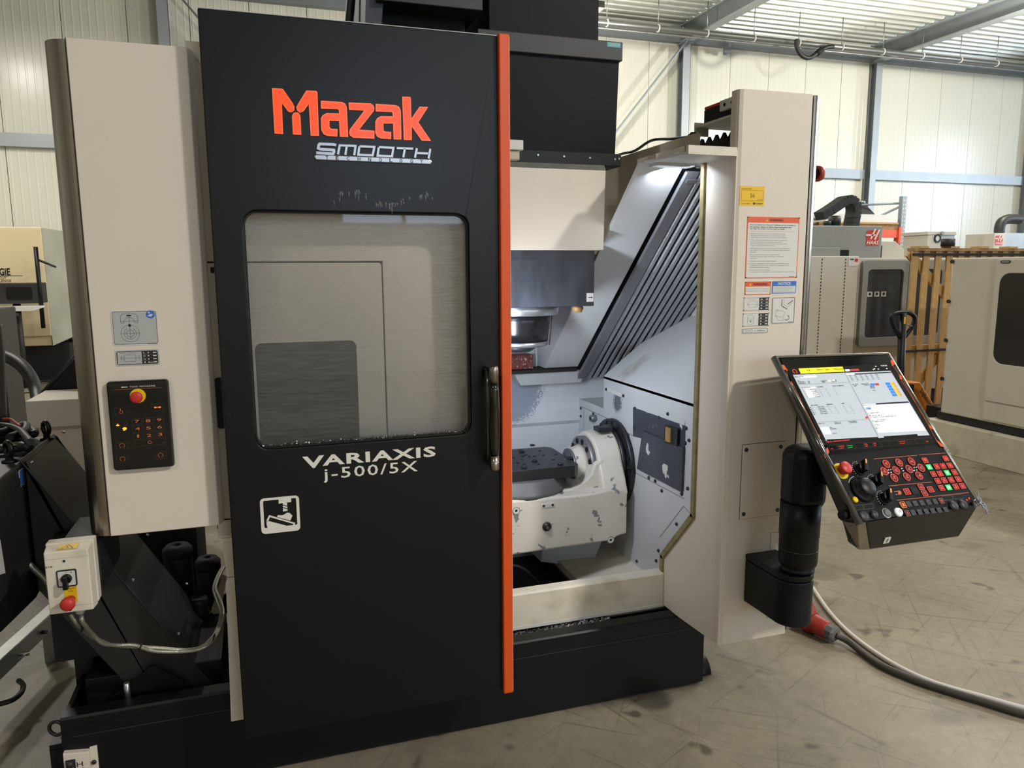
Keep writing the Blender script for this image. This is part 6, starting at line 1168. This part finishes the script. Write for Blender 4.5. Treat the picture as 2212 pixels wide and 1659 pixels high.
# coolant pumps in the shade behind the conveyor
for (p, yy, r, h, lab) in (((384, 1195), 3.2, .055, .20, 'black coolant pump motor with a domed cap behind the conveyor duct'), ((449, 1222), 3.12, .047, .26, 'brown-black coolant pump with hollow top beside the conveyor duct')):
    q = at(*p, Y=yy)
    b = MB(); b.lathe([(r, 0), (r, q.z - .06 - FL), (r * .97, q.z - .03 - FL)], (q.x, yy, FL + .035), (0, 0, 1), 'shade_black', 24); t = part('coolant_pump', b, MC, label=lab)
    b = MB(); b.lathe([(r * 1.05, 0), (r * 1.05, .03), (r * .8, .045), (r * .3, .046), (r * .28, .03)], (q.x, yy, q.z - .01), (0, 0, 1), 'shade_black', 24); part('pump_cap', b, t)
b = MB(); q0 = at(430, 1300, Y=3.0); b.lathe([(.03, 0), (.036, .02), (.03, .04), (.034, .06), (.03, .08)], (q0.x, 3.0, q0.z - .06), (0, 0, 1), 'charcoal', 16); b.box(q0.x - .05, q0.x + .05, 2.95, 3.05, FL + .035, q0.z - .06, 'black_matte'); part('pipe_fitting', b, MC)
b = MB(); q0 = at(490, 1345, Y=3.02); b.box(q0.x - .03, q0.x + .05, 3.02, 3.10, FL + .035, q0.z, 'tan'); b.hexa([at(455, 1322, Y=3.0), at(480, 1240, Y=3.0), at(490, 1245, Y=3.0), at(475, 1335, Y=3.0)], [at(455, 1322, Y=3.02), at(480, 1240, Y=3.02), at(490, 1245, Y=3.02), at(475, 1335, Y=3.02)], 'white_worn'); part('chip_guide', b, MC)
# steel bar at the far left
p0, p1 = at(-60, 1470, Z=.12), at(108, 1318, Z=.12)
t = thing('steel_channel', 'galvanised steel channel with wing nut lying along the aisle under the conveyor', 'bar', (p0.x, p0.y, 0))
d = (p1 - p0); L_ = d.length + .1; M = Matrix.Translation((p0 + p1) / 2 + Vector((0, 0, -.03))) @ Matrix.Rotation(math.atan2(d.y, d.x), 4, 'Z')
b = MB(); b.obox(M, L_, .06, .075, 'zinc'); part('bar', b, t, .004)
for s_ in (-.45, .42): b = MB(); c_ = M @ Vector((s_ * L_, 0, 0)); b.box(c_.x - .03, c_.x + .03, c_.y - .03, c_.y + .03, FL, c_.z - .03, 'zinc'); part('foot', b, t)
w = M.to_3x3() @ Vector((0, -1, 0)); q = M @ Vector((-.05 * L_, -.03, -.01)); b = MB(); b.cyl(q, q + w * .03, .006, 'steel', n=8); b.obox(Matrix.Translation(q + w * .02), .035, .004, .012, 'steel'); part('wing_nut', b, t)
q = M @ Vector((.22 * L_, -.03, -.005)); b = MB(); b.cyl(q, q + w * .02, .009, 'iron', n=10); part('knob', b, t)
b = MB(); b.tube(catmull([at(*p, Z=.0) for p in ((-10, 1523), (25, 1513), (46, 1496), (50, 1480), (40, 1470))], 6), .010, 'cable_black', 8); solo('curled_hose', b, 'short black hose curling under the galvanised channel', 'hose')
b = MB(); b.tube(catmull([at(*p, Z=FL + .02) for p in ((-20, 1272), (30, 1262), (75, 1254), (100, 1250))], 6), .02, 'tan', 10); solo('floor_tube', b, 'thick beige tube lying across the floor behind the switch box', 'tube')
b = MB(); b.tube(catmull([at(*p, Y=2.60) for p in ((50, 1213), (66, 1222), (82, 1236), (98, 1252), (110, 1272))], 6), .011, 'conduit', 10); solo('head_conduit', b, 'short armoured conduit leaving the underside of the conveyor drive head', 'conduit')
# ================================================================ CONTROL CONSOLE
CC = thing('control_console', 'tilted machine control console with lit screen and red keys on a black swivel arm', 'control panel', (1.67, 2.05, .40))
# swivel arm
b = MB(); st = [(1.602, 2.199), (1.602, 2.02)] + [(1.668 + .066 * math.cos(math.radians(a)), 2.02 + .066 * math.sin(math.radians(a))) for a in range(190, 351, 10)] + [(1.734, 2.02), (1.734, 2.199)]
b.poly(PZ, st, .397, .556, 'black'); ARM = part('lower_arm', b, CC, .006)
b = MB(); b.poly(PZ, st, .558, .578, 'black'); part('arm_lid', b, ARM, .004)
b = MB(); b.lathe([(.056, .578), (.056, .586), (.050, .588), (.062, .602), (.064, .615), (.064, .70), (.066, .702), (.066, .82)], (1.684, 2.02, 0), (0, 0, 1), 'black', 36); part('post', b, CC)
b = MB(); b.poly(PZ, rrect(1.626, 1.958, 1.762, 2.09, .055, 6), .79, 1.012, 'black'); part('post_head', b, CC, .045, seg=6)
b = MB(); b.lathe([(.064, 0), (.0645, .002)], (1.684, 2.02, .655), (0, 0, 1), 'chrome_dark', 36); part('post_ring', b, CC)
# housing
U, V, O_ = Vector((.9935, .1094, -.0305)), Vector((-.0483, .6502, .7582)), Vector((1.6311, 1.70, .8538))
V = (V - U * U.dot(V)).normalized(); NN = U.cross(V); F = Frame(O_, U, V, NN); CW, CH = .5415, .5931
b = MB(); b.hexa([F.p(0, 0), F.p(CW, 0), F.p(CW, CH), F.p(0, CH)], [F.p(.03, .02, -.088), F.p(CW - .03, .02, -.088), F.p(CW - .03, CH - .02, -.045), F.p(.03, CH - .02, -.045)], 'panel_black'); HO = part('housing', b, CC, .008)
b = MB(); b.box(1.70, 1.78, 1.93, 2.03, .90, .955, 'black'); part('tilt_hinge', b, CC)
b = MB(); b.tube([F.p(.004, -.004, -.006), F.p(.004, CH + .004, -.006)], .0120, 'chrome_dark', 14); part('side_rail', b, CC, label='dark chrome edge rail')
b = MB(); b.tube([F.p(CW - .002, -.004, -.006), F.p(CW - .002, CH + .004, -.006)], .0095, 'chrome', 14); part('side_rail', b, CC, label='bright chrome edge rail')
q0, q1 = at(1879, 1188, Y=1.745), at(2072, 1160, Y=1.80); e0, e1 = F.p(.026, .0, .002), F.p(CW - .002, .0, .002)
b = MB(); b.hexa([e0, e1, q1, q0], [F.p(.03, .03, -.088), F.p(CW - .03, .03, -.088), q1 + Vector((0, .08, .012)), q0 + Vector((0, .08, .012))], 'panel_black'); part('chin', b, CC, .006)
r0 = at(1856, 1189, Y=1.742); l0 = F.p(-.010, -.002, .002)
b = MB(); b.hexa([l0, e0, q0 + Vector((0, -.003, 0)), r0], [F.p(-.008, .03, -.05), F.p(.03, .03, -.05), q0 + Vector((0, .05, .01)), r0 + Vector((0, .05, .01))], 'chrome'); part('corner_cap', b, CC, .005)
b = MB(); b.poly(F, [(0, CH - .002), (CW, CH - .002), (CW, CH + .008), (0, CH + .008)], -.02, .002, 'chrome'); part('top_rail', b, CC, .003)
# screen
def c6(x, y): return F.px(1700 + x / 6.144, 760 + y / 6.144)
def c7(x, y): return F.px(1760 + x / 5.821, 940 + y / 5.821)
def P6(mb, pts, c, m_): mb.poly(F, [c6(*p) for p in pts], c, c, m_)
def P7(mb, pts, c, m_): mb.poly(F, [c7(*p) for p in pts], c, c, m_)
bz = c7(150, 300)[1]
b = MB(); b.poly(F, [(.018, bz + .012), (CW - .012, bz + .012), (CW - .012, CH - .006), (.018, CH - .006)], 0, .0025, 'gloss_black'); BZ = part('screen_bezel', b, CC)
for pts in (((1683, 787), (1693, 790), (1701, 802), (1691, 798)), ((1703, 823), (1709, 826), (1713, 834), (1706, 832)), ((1761, 936), (1768, 940), (1770, 947), (1763, 946)), ((1786, 967), (1790, 978), (1782, 991), (1778, 980)),
            ((1922, 780), (1928, 776), (1931, 788), (1926, 792)), ((1940, 810), (1945, 812), (1948, 821), (1943, 820)), ((2003, 916), (2010, 922), (2016, 929), (2008, 926)), ((2019, 950), (2027, 955), (2040, 967), (2030, 965))):
    acc = MB(); acc.poly(F, [F.px(*p) for p in pts], .0025, .0032, 'label_orange'); part('accent_block', acc, BZ)
for p, q in (((1709, 834), (1764, 938)), ((1711, 830), (1780, 968)), ((1945, 822), (2006, 918)), ((1949, 822), (2022, 952)), ((1697, 800), (1704, 824)), ((1928, 791), (1942, 812))): acc = MB(); acc.poly(F, stroke([F.px(*p), F.px(*q)], .0016), .0025, .0031, 'line_orange'); part('accent_line', acc, BZ)
b = MB(); CS = .0032
b.poly(F, [c6(*p) for p in ((30, 225), (1360, 165), (1930, 1165), (480, 1245))], .0025, .003, 'scr_dark'); SCN = part('screen', b, CC, label='lit screen')
s = MB(); P6(s, ((70, 312), (1365, 258), (1882, 1112), (512, 1190)), CS, 'scr_grey'); P6(s, ((1010, 722), (1612, 692), (1832, 1050), (1205, 1082)), CS + .0003, 'scr_white')
P6(s, ((145, 228), (728, 203), (757, 270), (175, 297)), CS, 'scr_yellow'); P6(s, ((757, 240), (815, 236), (828, 263), (770, 268)), CS, 'scr_white'); P6(s, ((818, 237), (940, 230), (955, 256), (830, 262)), CS, 'scr_red')
for x in (272, 495): P6(s, ((x, 222 - (x - 145) * .04), (x + 4, 222 - (x - 145) * .04), (x + 28, 290 - (x - 145) * .045), (x + 24, 290 - (x - 145) * .045)), CS + .0003, 'scr_text')
P6(s, ((775, 302), (1370, 272), (1378, 285), (782, 316)), CS + .0003, 'scr_navy'); P6(s, ((985, 700), (1600, 664), (1610, 682), (998, 716)), CS + .0003, 'scr_navy')
P6(s, ((775, 300), (885, 294), (890, 308), (782, 314)), CS + .0006, 'scr_white'); P6(s, ((990, 702), (1165, 692), (1172, 706), (998, 714)), CS + .0006, 'scr_white'); P6(s, ((770, 298), (778, 298), (786, 312), (778, 312)), CS + .0008, 'scr_yellow')
P6(s, ((757, 290), (763, 290), (1205, 1132), (1197, 1134)), CS + .0003, 'scr_line'); P6(s, ((120, 440), (815, 410), (817, 414), (122, 444)), CS + .0003, 'scr_line'); P6(s, ((400, 940), (1090, 900), (1092, 904), (402, 944)), CS + .0003, 'scr_line')
for q in (((1088, 428), (1148, 425), (1163, 455), (1103, 458)),): P6(s, q, CS + .0003, 'scr_blue')
P6(s, ((1152, 425), (1205, 422), (1220, 452), (1167, 455)), CS + .0003, 'scr_red')
for k in range(5):
    x, y = 1290 + k * 22, 416 + k * 37; P6(s, ((x, y), (x + 62, y - 3), (x + 80, y + 30), (x + 18, y + 33)), CS + .0003, 'scr_blue'); P6(s, ((x + 64, y - 3), (x + 110, y - 5), (x + 128, y + 28), (x + 82, y + 30)), CS + .0003, 'scr_gold'); P6(s, ((x + 110, y - 5), (x + 118, y - 5), (x + 136, y + 27), (x + 128, y + 28)), CS + .0003, 'label_orange')
P6(s, ((160, 330), (380, 318), (388, 345), (175, 355)), CS + .0003, 'scr_white'); P6(s, ((540, 382), (625, 378), (632, 398), (550, 402)), CS + .0003, 'scr_white'); P6(s, ((195, 480), (365, 470), (372, 496), (208, 506)), CS + .0003, 'scr_white'); P6(s, ((230, 515), (360, 507), (430, 605), (275, 615)), CS + .0003, 'scr_white'); P6(s, ((430, 1010), (545, 1003), (580, 1098), (482, 1105)), CS + .0003, 'scr_white')
P6(s, ((512, 1170), (1195, 1136), (1205, 1160), (525, 1192)), CS + .0003, 'scr_dark'); P6(s, ((1270, 1128), (1715, 1098), (1728, 1122), (1282, 1152)), CS + .0003, 'scr_dark'); P6(s, ((1025, 868), (1060, 862), (1075, 888), (1040, 896)), CS + .0003, 'scr_red'); P6(s, ((1030, 745), (1095, 738), (1108, 765), (1045, 772)), CS + .0003, 'scr_blue')
part('screen_windows', s, SCN)
tx = MB()
def T6(txt, x, y, w, h, m_='scr_text', c=CS + .0009):
    """small screen text: lower left corner x, y in the detail view"""
    a0, b0 = c6(x, y); a1 = c6(x + w, y - w * .05)[0]; b1 = c6(x + 0, y - h)[1]; tx.text(F, txt, a0, b0, a1, b1, c, m_, bold=.022)
for (t_, x, y, w) in (('WNo.', 95, 350, 45), ('9130', 165, 346, 45), ('No.', 130, 400, 35), ('TNo.  0', 135, 418, 160), ('HNo.  0', 145, 436, 155), ('COUNTER', 445, 403, 75), ('0   0', 575, 395, 75), ('TIME', 455, 418, 45), ('0:00:17', 580, 412, 75), ('POSITION', 195, 495, 105), ('BUFFER', 398, 482, 78), ('NEXT COMMAND', 600, 470, 150),
                         ('MACHINE', 310, 728, 90), ('REMAIN', 518, 715, 82), ('MPT', 722, 703, 40), ('No. 0', 412, 970, 75), ('TNo. 1', 620, 955, 85), ('(UN HIT)', 625, 972, 95), ('WEAR/MEAS', 808, 945, 110), ('(UN HIT)', 835, 962, 95), ('UNIT', 555, 1025, 40), ('G-OFFSET', 568, 1042, 85), ('OUT 0', 600, 1100, 60)): T6(t_, x, y, w, 15)
for k in range(5):
    T6('XYZAC'[k], 205 + k * 14, 520 + k * 24, 10, 14); T6(('395.5193', '-252.8087', '-38.4651', '0.6401', '359.8821')[k], 298 + k * 16, 516 + k * 24, 75, 14)
    T6('XYZAC'[k], 320 + k * 14, 750 + k * 22, 10, 14); T6(('-395.5193', '-252.6087', '-38.4710', '-0.6401', '359.8821')[k], 390 + k * 13, 747 + k * 22, 95, 14)
    for x in (412, 505, 612): T6('XYZAC'[k], x + k * 14, 508 + k * 23, 10, 13) if (x != 612 or k < 4) else None
    for x in (530, 622, 740, 828): T6('0', x + k * 15, 738 + k * 22, 8, 13)
    P_ = ((285 + k * 14, 742 + k * 22),)
    P6(tx, ((288 + k * 13, 745 + k * 22), (306 + k * 13, 744 + k * 22), (311 + k * 13, 754 + k * 22), (294 + k * 13, 755 + k * 22)), CS + .0009, 'scr_text')
for r in range(4):
    for k in range(6): T6(random.choice(('0.36', '0.47', '0.52', '0.45', '0.0')), 815 + r * 12 + k * 70, 330 + r * 20 - k * 3, 26, 12)
for (t_, x, y, w) in (('M.  COD', 865, 450, 70), ('8000', 885, 468, 30), ('00000 65P7', 980, 444, 100), ('(CLEARANCE)', 1015, 460, 75), ('MEDIUM', 1095, 476, 55), ('MEDIUM', 1105, 494, 55), ('CYCLE', 1130, 528, 40), ('O1000', 1040, 776, 70), ('(COMMENTARY)', 1065, 832, 160), ('G0', 1080, 853, 22), ('G0 G90 G53 G00 Z0.', 1090, 868, 170), ('X -125.39 Y-125.42 Z20.00 A-90. C0.', 1100, 890, 350),
                         ('G0 T 100. H (1000.0)', 1120, 928, 190), ('T 1000.0 G75.0', 1130, 946, 150), ('(STEP).0', 1155, 988, 70), ('M99', 1172, 1028, 36), ('Z-Y 1', 250, 262, 70), ('3000min-1', 385, 255, 105), ('250mm/min', 612, 246, 125), ('S/F', 515, 250, 40)): T6(t_, x, y, w, 15)
T6('15:03:50', 1240, 200, 80, 14, 'scr_white'); T6('302 ILL. OPERATION REQUEST', 525, 1212, 310, 14, 'led_red')
part('screen_text', tx, SCN, label='small screen text')
ic = MB(); q = c6(97, 268); ic.poly(F, stroke([(q[0] + .008 * math.cos(math.radians(a)), q[1] + .008 * math.sin(math.radians(a))) for a in range(-60, 241, 20)], .0022), CS, CS, 'led_red')
for (x, y) in ((1140, 240), (1155, 232), (1205, 235), (1318, 228), (1172, 198)): P6(ic, ((x - 9, y + 6), (x + 9, y + 5), (x + 6, y - 6), (x - 12, y - 5)), CS, 'scr_white')
part('screen_icons', ic, SCN)
for k in range(12):
    x = 165 + k * 109; y = 165 - k * 8.6
    s = MB(); pts = [c7(*p) for p in ((x, y - 28), (x + 96, y - 36), (x + 118, y + 28), (x + 22, y + 36))]; s.poly(F, pts, CS, CS, 'key_line', holes=[shrink(pts, .0006)])
    lab = {1: (('MACHINE', 'LIST'), 'led_red'), 2: (('WORK', 'LIGHT'), 'led_green'), 4: (('SPL', 'ON'), 'led_red'), 5: (('SPL', 'OUT'), 'led_red'), 8: (('SWITCH', 'PANELS'), 'led_red'), 0: (('', '<'), 'led_red'), 11: (('', '>'), 'led_red')}.get(k)
    if lab:
        for j, t_ in enumerate(lab[0]):
            if t_: a0, b0 = c7(x + 20 + j * 10, y - 2 + j * 24); a1, b1 = c7(x + (84 if len(t_) > 3 else 50), y - 20 + j * 24); s.text(F, t_, a0, b0, a1, b1, CS + .0003, lab[1])
    part('soft_key', s, SCN)
# keypad
fl_ = lambda x, y: c7(x, y)
kp = MB()
for p, q in (((740, 300), (1285, 255)), ((1310, 250), (1640, 225)), ((930, 640), (1470, 590)), ((1030, 820), (1935, 722))): kp.poly(F, stroke([c7(*p), c7(*q)], .0018), .0006, .0006, 'line_orange')
for (x, y) in ((940, 455), (1262, 425)):
    for dx, dy in ((-14, -16), (14, -20), (-14, 20), (18, 14)): P7(kp, [(x + dx - 9, y + dy + 7), (x + dx + 7, y + dy + 5), (x + dx + 9, y + dy - 7), (x + dx - 7, y + dy - 5)], .0008, 'print')
for (x, y) in ((1093, 420), (1110, 450)): P7(kp, [(x - 9, y + 7), (x + 7, y + 5), (x + 9, y - 7), (x - 7, y - 5)], .0008, 'print')
part('panel_print', kp, CC)
for k, (x, y) in enumerate(((893, 365), (1053, 350), (1210, 335), (868, 457), (1015, 447), (1180, 430), (1330, 415), (992, 540), (1150, 525), (1305, 512))):
    q = c7(x, y); r = .0145; s = MB(); s.poly(F, circle(*q, r, 24), 0, .0025, 'panel_black'); s.poly(F, circle(*q, r * .98, 24), .0028, .0028, 'led_red', holes=[circle(*q, r * .84, 24)]); s.poly(F, circle(*q, r * .8, 20), .0028, .0028, 'led_dim')
    s.text(F, ('+Y', '+Z', '+4', '-X', '+X', '-C', '+C', '-Y', '-Z', '-4')[k], q[0] - r * .45, q[1] - r * .4, q[0] + r * .45, q[1] + r * .4, .0032, 'led_red', bold=.03); part('jog_key', s, CC, label='red lit jog key')
def sq_key(x, y, m_, g, w=.0122, h=.0098, name='function_key'):
    q = c7(x, y); s = MB(); s.poly(F, rrect(q[0] - w, q[1] - h, q[0] + w, q[1] + h, .002, 3), 0, .0022, 'panel_black')
    s.poly(F, rrect(q[0] - w * .95, q[1] - h * .95, q[0] + w * .95, q[1] + h * .95, .002, 3), .0025, .0025, m_, holes=[rrect(q[0] - w * .78, q[1] - h * .8, q[0] + w * .78, q[1] + h * .8, .0015, 3)])
    s.poly(F, rrect(q[0] - w * .74, q[1] - h * .76, q[0] + w * .74, q[1] + h * .76, .0015, 3), .0025, .0025, 'led_dim' if m_ == 'led_red' else ('led_green' if m_ == 'led_green' else 'panel_black'))
    gm_ = {'led_red': 'led_red', 'led_green': 'scr_white'}.get(m_, m_)
    if g == 'o': s.poly(F, stroke([(q[0] + w * .36 * math.cos(math.radians(a)), q[1] + h * .4 * math.sin(math.radians(a))) for a in range(0, 361, 24)], .0016), .0029, .0029, gm_)
    elif g in '^v': e = 1 if g == '^' else -1; s.poly(F, stroke([(q[0] - w * .4, q[1] - e * h * .3), (q[0] + w * .4, q[1] - e * h * .3), (q[0], q[1] + e * h * .45), (q[0] - w * .4, q[1] - e * h * .3)], .0012), .0029, .0029, gm_)
    else:
        for j in range(3): ww = random.uniform(.25, .55) * w; s.quad(F, q[0] - ww, q[1] + (j - 1) * h * .36 - .0012, q[0] + ww, q[1] + (j - 1) * h * .36 + .0012, .0029, gm_)
    part(name, s, CC, label={'led_red': 'red lit key', 'led_green': 'green lit key'}.get(m_))
for (x, y, m_) in ((1380, 320, 'led_red'), (1640, 297, 'led_red'), (1433, 405, 'led_green'), (1527, 398, 'led_red'), (1607, 392, 'led_red'), (1693, 385, 'led_red'), (1485, 492, 'led_red'), (1570, 487, 'led_red'), (1660, 478, 'led_green'), (1750, 470, 'led_red'),
                   (1540, 580, 'led_red'), (1622, 572, 'led_red'), (1708, 565, 'led_red'), (1797, 556, 'led_red'), (1590, 668, 'led_red'), (1677, 660, 'led_green'), (1767, 650, 'led_red'), (1850, 643, 'led_red')): sq_key(x, y, m_, 'x')
sq_key(1153, 713, 'led_red', 'o', .0135, .0108); sq_key(1250, 700, 'key_grey', 'x', .0135, .0108); sq_key(1330, 655, 'led_red', '^'); sq_key(1375, 735, 'led_red', 'v'); sq_key(1450, 685, 'led_red', 'o', .0128, .0105)
s = MB(); s.poly(F, stroke([c7(995, 712), c7(1045, 706)], .002), .0008, .0008, 'line_orange'); s.poly(F, stroke([c7(1010, 748), c7(1058, 742)], .002), .0008, .0008, 'line_orange'); s.poly(F, [c7(*p) for p in ((1040, 700), (1065, 697), (1090, 720), (1085, 748), (1052, 750))], .0008, .0008, 'line_orange'); part('spindle_symbol', s, CC)
sq_key(1105, 880, 'led_orange', 'x', .0115, .0105); sq_key(1585, 830, 'line_orange', 'x', .010, .0095); sq_key(1160, 985, 'line_orange', 'x', .010, .0095)
for r, (x0, y0, x1, y1) in enumerate(((1178, 868, 1512, 836), (1235, 975, 1645, 938))):
    for k in range(5 if r == 0 else 6):
        n_ = (5 if r == 0 else 6) - 1; q = c7(x0 + (x1 - x0) * k / n_, y0 + (y1 - y0) * k / n_); s = MB(); s.poly(F, rrect(q[0] - .0098, q[1] - .0085, q[0] + .0098, q[1] + .0085, .001, 2), 0, .0016, 'key_grey'); s.quad(F, q[0] - .005, q[1] + .0058, q[0] + .005, q[1] + .0068, .0019, 'print_grey'); part('blank_key', s, CC)
for pts in (((475, 890), (600, 875), (613, 935), (490, 950)), ((608, 874), (733, 860), (745, 920), (620, 934)), ((1598, 768), (1722, 755), (1735, 808), (1612, 822)), ((1728, 755), (1852, 742), (1868, 795), (1742, 808))):
    s = MB(); q = [c7(*p) for p in pts]; s.poly(F, q, 0, .0006, 'print_grey', holes=[shrink(q, .0006)]); part('label_frame', s, CC)
def rnd_btn(x, y, r, m_, name, lab=None, ring=None, h=.008):
    q = c7(x, y); s = MB(); s.lathe([(r, 0), (r, h * .7), (r * .9, h), (r * .1, h + .0003)], F.p(q[0], q[1], 0), NN, m_, 22)
    if ring: s.lathe([(r * 1.18, 0), (r * 1.18, .004), (r * 1.02, .0045)], F.p(q[0], q[1], 0), NN, ring, 22, caps=False)
    part(name, s, CC, label=lab); return q
rnd_btn(495, 820, .0095, 'yellow', 'yellow_button', 'small yellow button'); rnd_btn(605, 1020, .0165, 'key_grey', 'push_button', ring='black'); rnd_btn(740, 1005, .012, 'key_grey', 'push_button', ring='black')
q = rnd_btn(895, 985, .0135, 'haas_dark', 'push_button', 'grey ringed push button', ring='label_grey'); q = rnd_btn(1040, 975, .0125, 'scr_white', 'push_button', 'white lit push button', ring='label_grey', h=.01)
s = MB(); s.text(F, 'II', q[0] - .004, q[1] - .004, q[0] + .004, q[1] + .004, .0108, 'print_dark'); part('button_symbol', s, CC)
rnd_btn(1740, 893, .0155, 'key_grey', 'push_button', ring='black'); rnd_btn(1860, 880, .0155, 'key_grey', 'push_button', ring='black')
for (x, y) in ((1912, 815), (1938, 796)): q = c7(x, y); s = MB(); s.poly(F, circle(*q, .003, 12), .0006, .0012, 'led_red'); part('signal_lamp', s, CC)
# emergency stop
q = c7(318, 458); s = MB(); s.lathe([(.027, 0), (.027, .004), (.022, .006)], F.p(*q), NN, 'yellow', 28); part('stop_collar', s, CC)
s = MB(); s.lathe([(.014, .004), (.014, .016), (.0190, .018), (.0200, .022), (.0200, .030), (.018, .0325), (.0005, .0330)], F.p(*q), NN, 'red', 28); part('stop_button', s, CC, label='red mushroom stop button')
# rotary selectors
for (x, y) in ((560, 430), (755, 590), (868, 800)):
    q = c7(x, y); s = MB(); s.lathe([(.021, 0), (.021, .003), (.017, .004), (.016, .018), (.014, .020), (.001, .0205)], F.p(*q), NN, 'black', 26); th = math.radians(60); ca, sa = math.cos(th), math.sin(th)
    pr = [(q[0] + ca * l - sa * w, q[1] + sa * l + ca * w) for l, w in ((-.019, -.006), (.021, -.0055), (.021, .0055), (-.019, .006))]; s.poly(F, pr, .006, .032, 'black'); KN = part('selector_knob', s, CC, .0015)
    s = MB(); pr = [(q[0] + ca * l - sa * w, q[1] + sa * l + ca * w) for l, w in ((.006, -.0022), (.0212, -.0022), (.0212, .0022), (.006, .0022))]; s.poly(F, pr, .0322, .0326, 'led_orange'); part('pointer', s, KN)
    s = MB()
    for a in range(80, 230, 16): s.poly(F, stroke([(q[0] + .024 * math.cos(math.radians(a)), q[1] + .024 * math.sin(math.radians(a))), (q[0] + .028 * math.cos(math.radians(a)), q[1] + .028 * math.sin(math.radians(a)))], .0012), .0007, .0007, 'print')
    part('dial_scale', s, KN)
q = c7(590, 690); s = MB(); s.lathe([(.041, 0), (.041, .006), (.037, .010), (.030, .012), (.029, .028), (.026, .031), (.001, .0315)], F.p(*q), NN, 'black', 34); HW = part('handwheel', s, CC, .0, label='black pulse handwheel')
s = MB(); s.poly(F, stroke([(q[0] + .046 * math.cos(math.radians(a)), q[1] + .046 * math.sin(math.radians(a))) for a in range(95, 151, 8)], .0014), .0007, .0007, 'print'); part('dial_scale', s, HW)
q = c7(290, 975); s = MB(); p = F.p(0, q[1], -.03); s.lathe([(.016, 0), (.016, .02), (.010, .024)], p, -U, 'black', 8, smooth=False); part('tilt_knob', s, CC)
nv = (e1 - e0).cross(q0 - e0).normalized(); nv = -nv if nv.y > 0 else nv
G = Frame(e0, (e1 - e0), nv.cross((e1 - e0).normalized()), nv)
g0 = G.px(1760 + 905 / 5.821, 940 + 1320 / 5.821); s = MB(); s.poly(G, rrect(g0[0] - .013, g0[1] - .011, g0[0] + .013, g0[1] + .011, .002, 3), 0, .002, 'label_white'); s.poly(G, rrect(g0[0] - .004, g0[1] - .007, g0[0] + .004, g0[1] + .007, .001, 2), .0022, .0022, 'print_grey'); part('port_cover', s, CC, label='white port cover')
# bunch of keys in the lock
t = thing('key_bunch', 'bunch of silver keys hanging from the lower corner of the control console', 'keys', F.p(CW - .03, .06, .01))
p = c7(2005, 868); s = MB(); s.lathe([(.012, 0), (.012, .010), (.009, .012)], F.p(p[0], p[1], 0), NN, 'steel', 16); part('key_lock', s, t)
for k, (dx, dy, an) in enumerate(((0, 0, 20), (.010, .004, -60), (.012, -.012, -85), (.008, -.020, -100), (.002, .008, 60))):
    s = MB(); O2 = F.p(p[0] + dx, p[1] + dy, .014 + .002 * k); a = math.radians(an); uu = U * math.cos(a) + V * math.sin(a); kf = Frame(O2, uu, NN.cross(uu), NN)
    s.poly(kf, circle(0, 0, .010, 14), 0, .002, 'steel', holes=[circle(-.004, 0, .003, 8)]); s.poly(kf, [(.008, -.003), (.022, -.003), (.026, 0), (.022, .003), (.019, .0015), (.016, .003), (.008, .003)], 0, .002, 'steel'); part('key', s, t)
s = MB(); s.ring(F.p(p[0] + .012, p[1] - .004, .016), NN + U * .4, .013, .0012, 'steel', 20, 6); part('key_ring', s, t)

# ================================================================ PLUG AND CABLES ON THE FLOOR
t = thing('power_plug', 'red industrial power plug coupling lying on the floor beside the pillar foot', 'plug', (2.3, 2.55, 0))
pa, pb = at(1735, 1334, Z=FL + .056), at(1806, 1372, Z=FL + .046); ax = (pb - pa); L_ = ax.length
b = MB(); b.lathe([(.046, -.10), (.046, 0), (.052, .005), (.052, L_ * .30), (.047, L_ * .32)], pa, ax, 'red_plug', 26); part('socket', b, t)
b = MB(); b.lathe([(.047, L_ * .32), (.044, L_ * .36), (.042, L_ * .75), (.038, L_ * .78)], pa, ax, 'red_plug', 26); part('plug_body', b, t)
b = MB(); b.lathe([(.040, L_ * .78), (.040, L_ * .95), (.030, L_ * 1.0), (.016, L_ * 1.02)], pa, ax, 'haas_dark', 10, smooth=False); part('cable_gland', b, t)
q = pa + ax * .12 + Vector((0, 0, .05)); b = MB(); b.hexa([q + Vector((-.03, -.03, 0)), q + Vector((.03, -.03, 0)), q + Vector((.03, .0, .03)), q + Vector((-.03, .0, .03))], [q + Vector((-.03, .0, -.012)), q + Vector((.03, .0, -.012)), q + Vector((.03, .02, .03)), q + Vector((-.03, .02, .03))], 'red_plug'); part('hinged_lid', b, t, .002)
g = pa + ax * 1.0
pts = [g] + [at(*p, Z=FL + z) for p, z in (((1832, 1385), .03), ((1860, 1407), .017), ((1900, 1435), .017), ((1950, 1458), .017), ((2000, 1477), .017), ((2060, 1496), .017), ((2120, 1514), .017), ((2212, 1542), .017), ((2330, 1572), .017))]
b = MB(); b.tube(catmull(pts, 8), .0150, 'cable_grey', 12); solo('power_cable', b, 'dark grey power cable running from the red plug across the floor', 'cable')
pts = [at(*p, Z=FL + z) for p, z in (((1735, 1240), .011), ((1757, 1272), .011), ((1790, 1320), .011), ((1830, 1363), .011), ((1880, 1402), .011), ((1930, 1434), .011), ((1990, 1464), .011), ((2050, 1485), .011), ((2120, 1504), .011), ((2212, 1530), .011), ((2330, 1558), .011))]
b = MB(); b.tube(catmull(pts, 8), .0105, 'cable_white', 12); solo('white_cable', b, 'white cable lying on the floor alongside the dark power cable', 'cable')
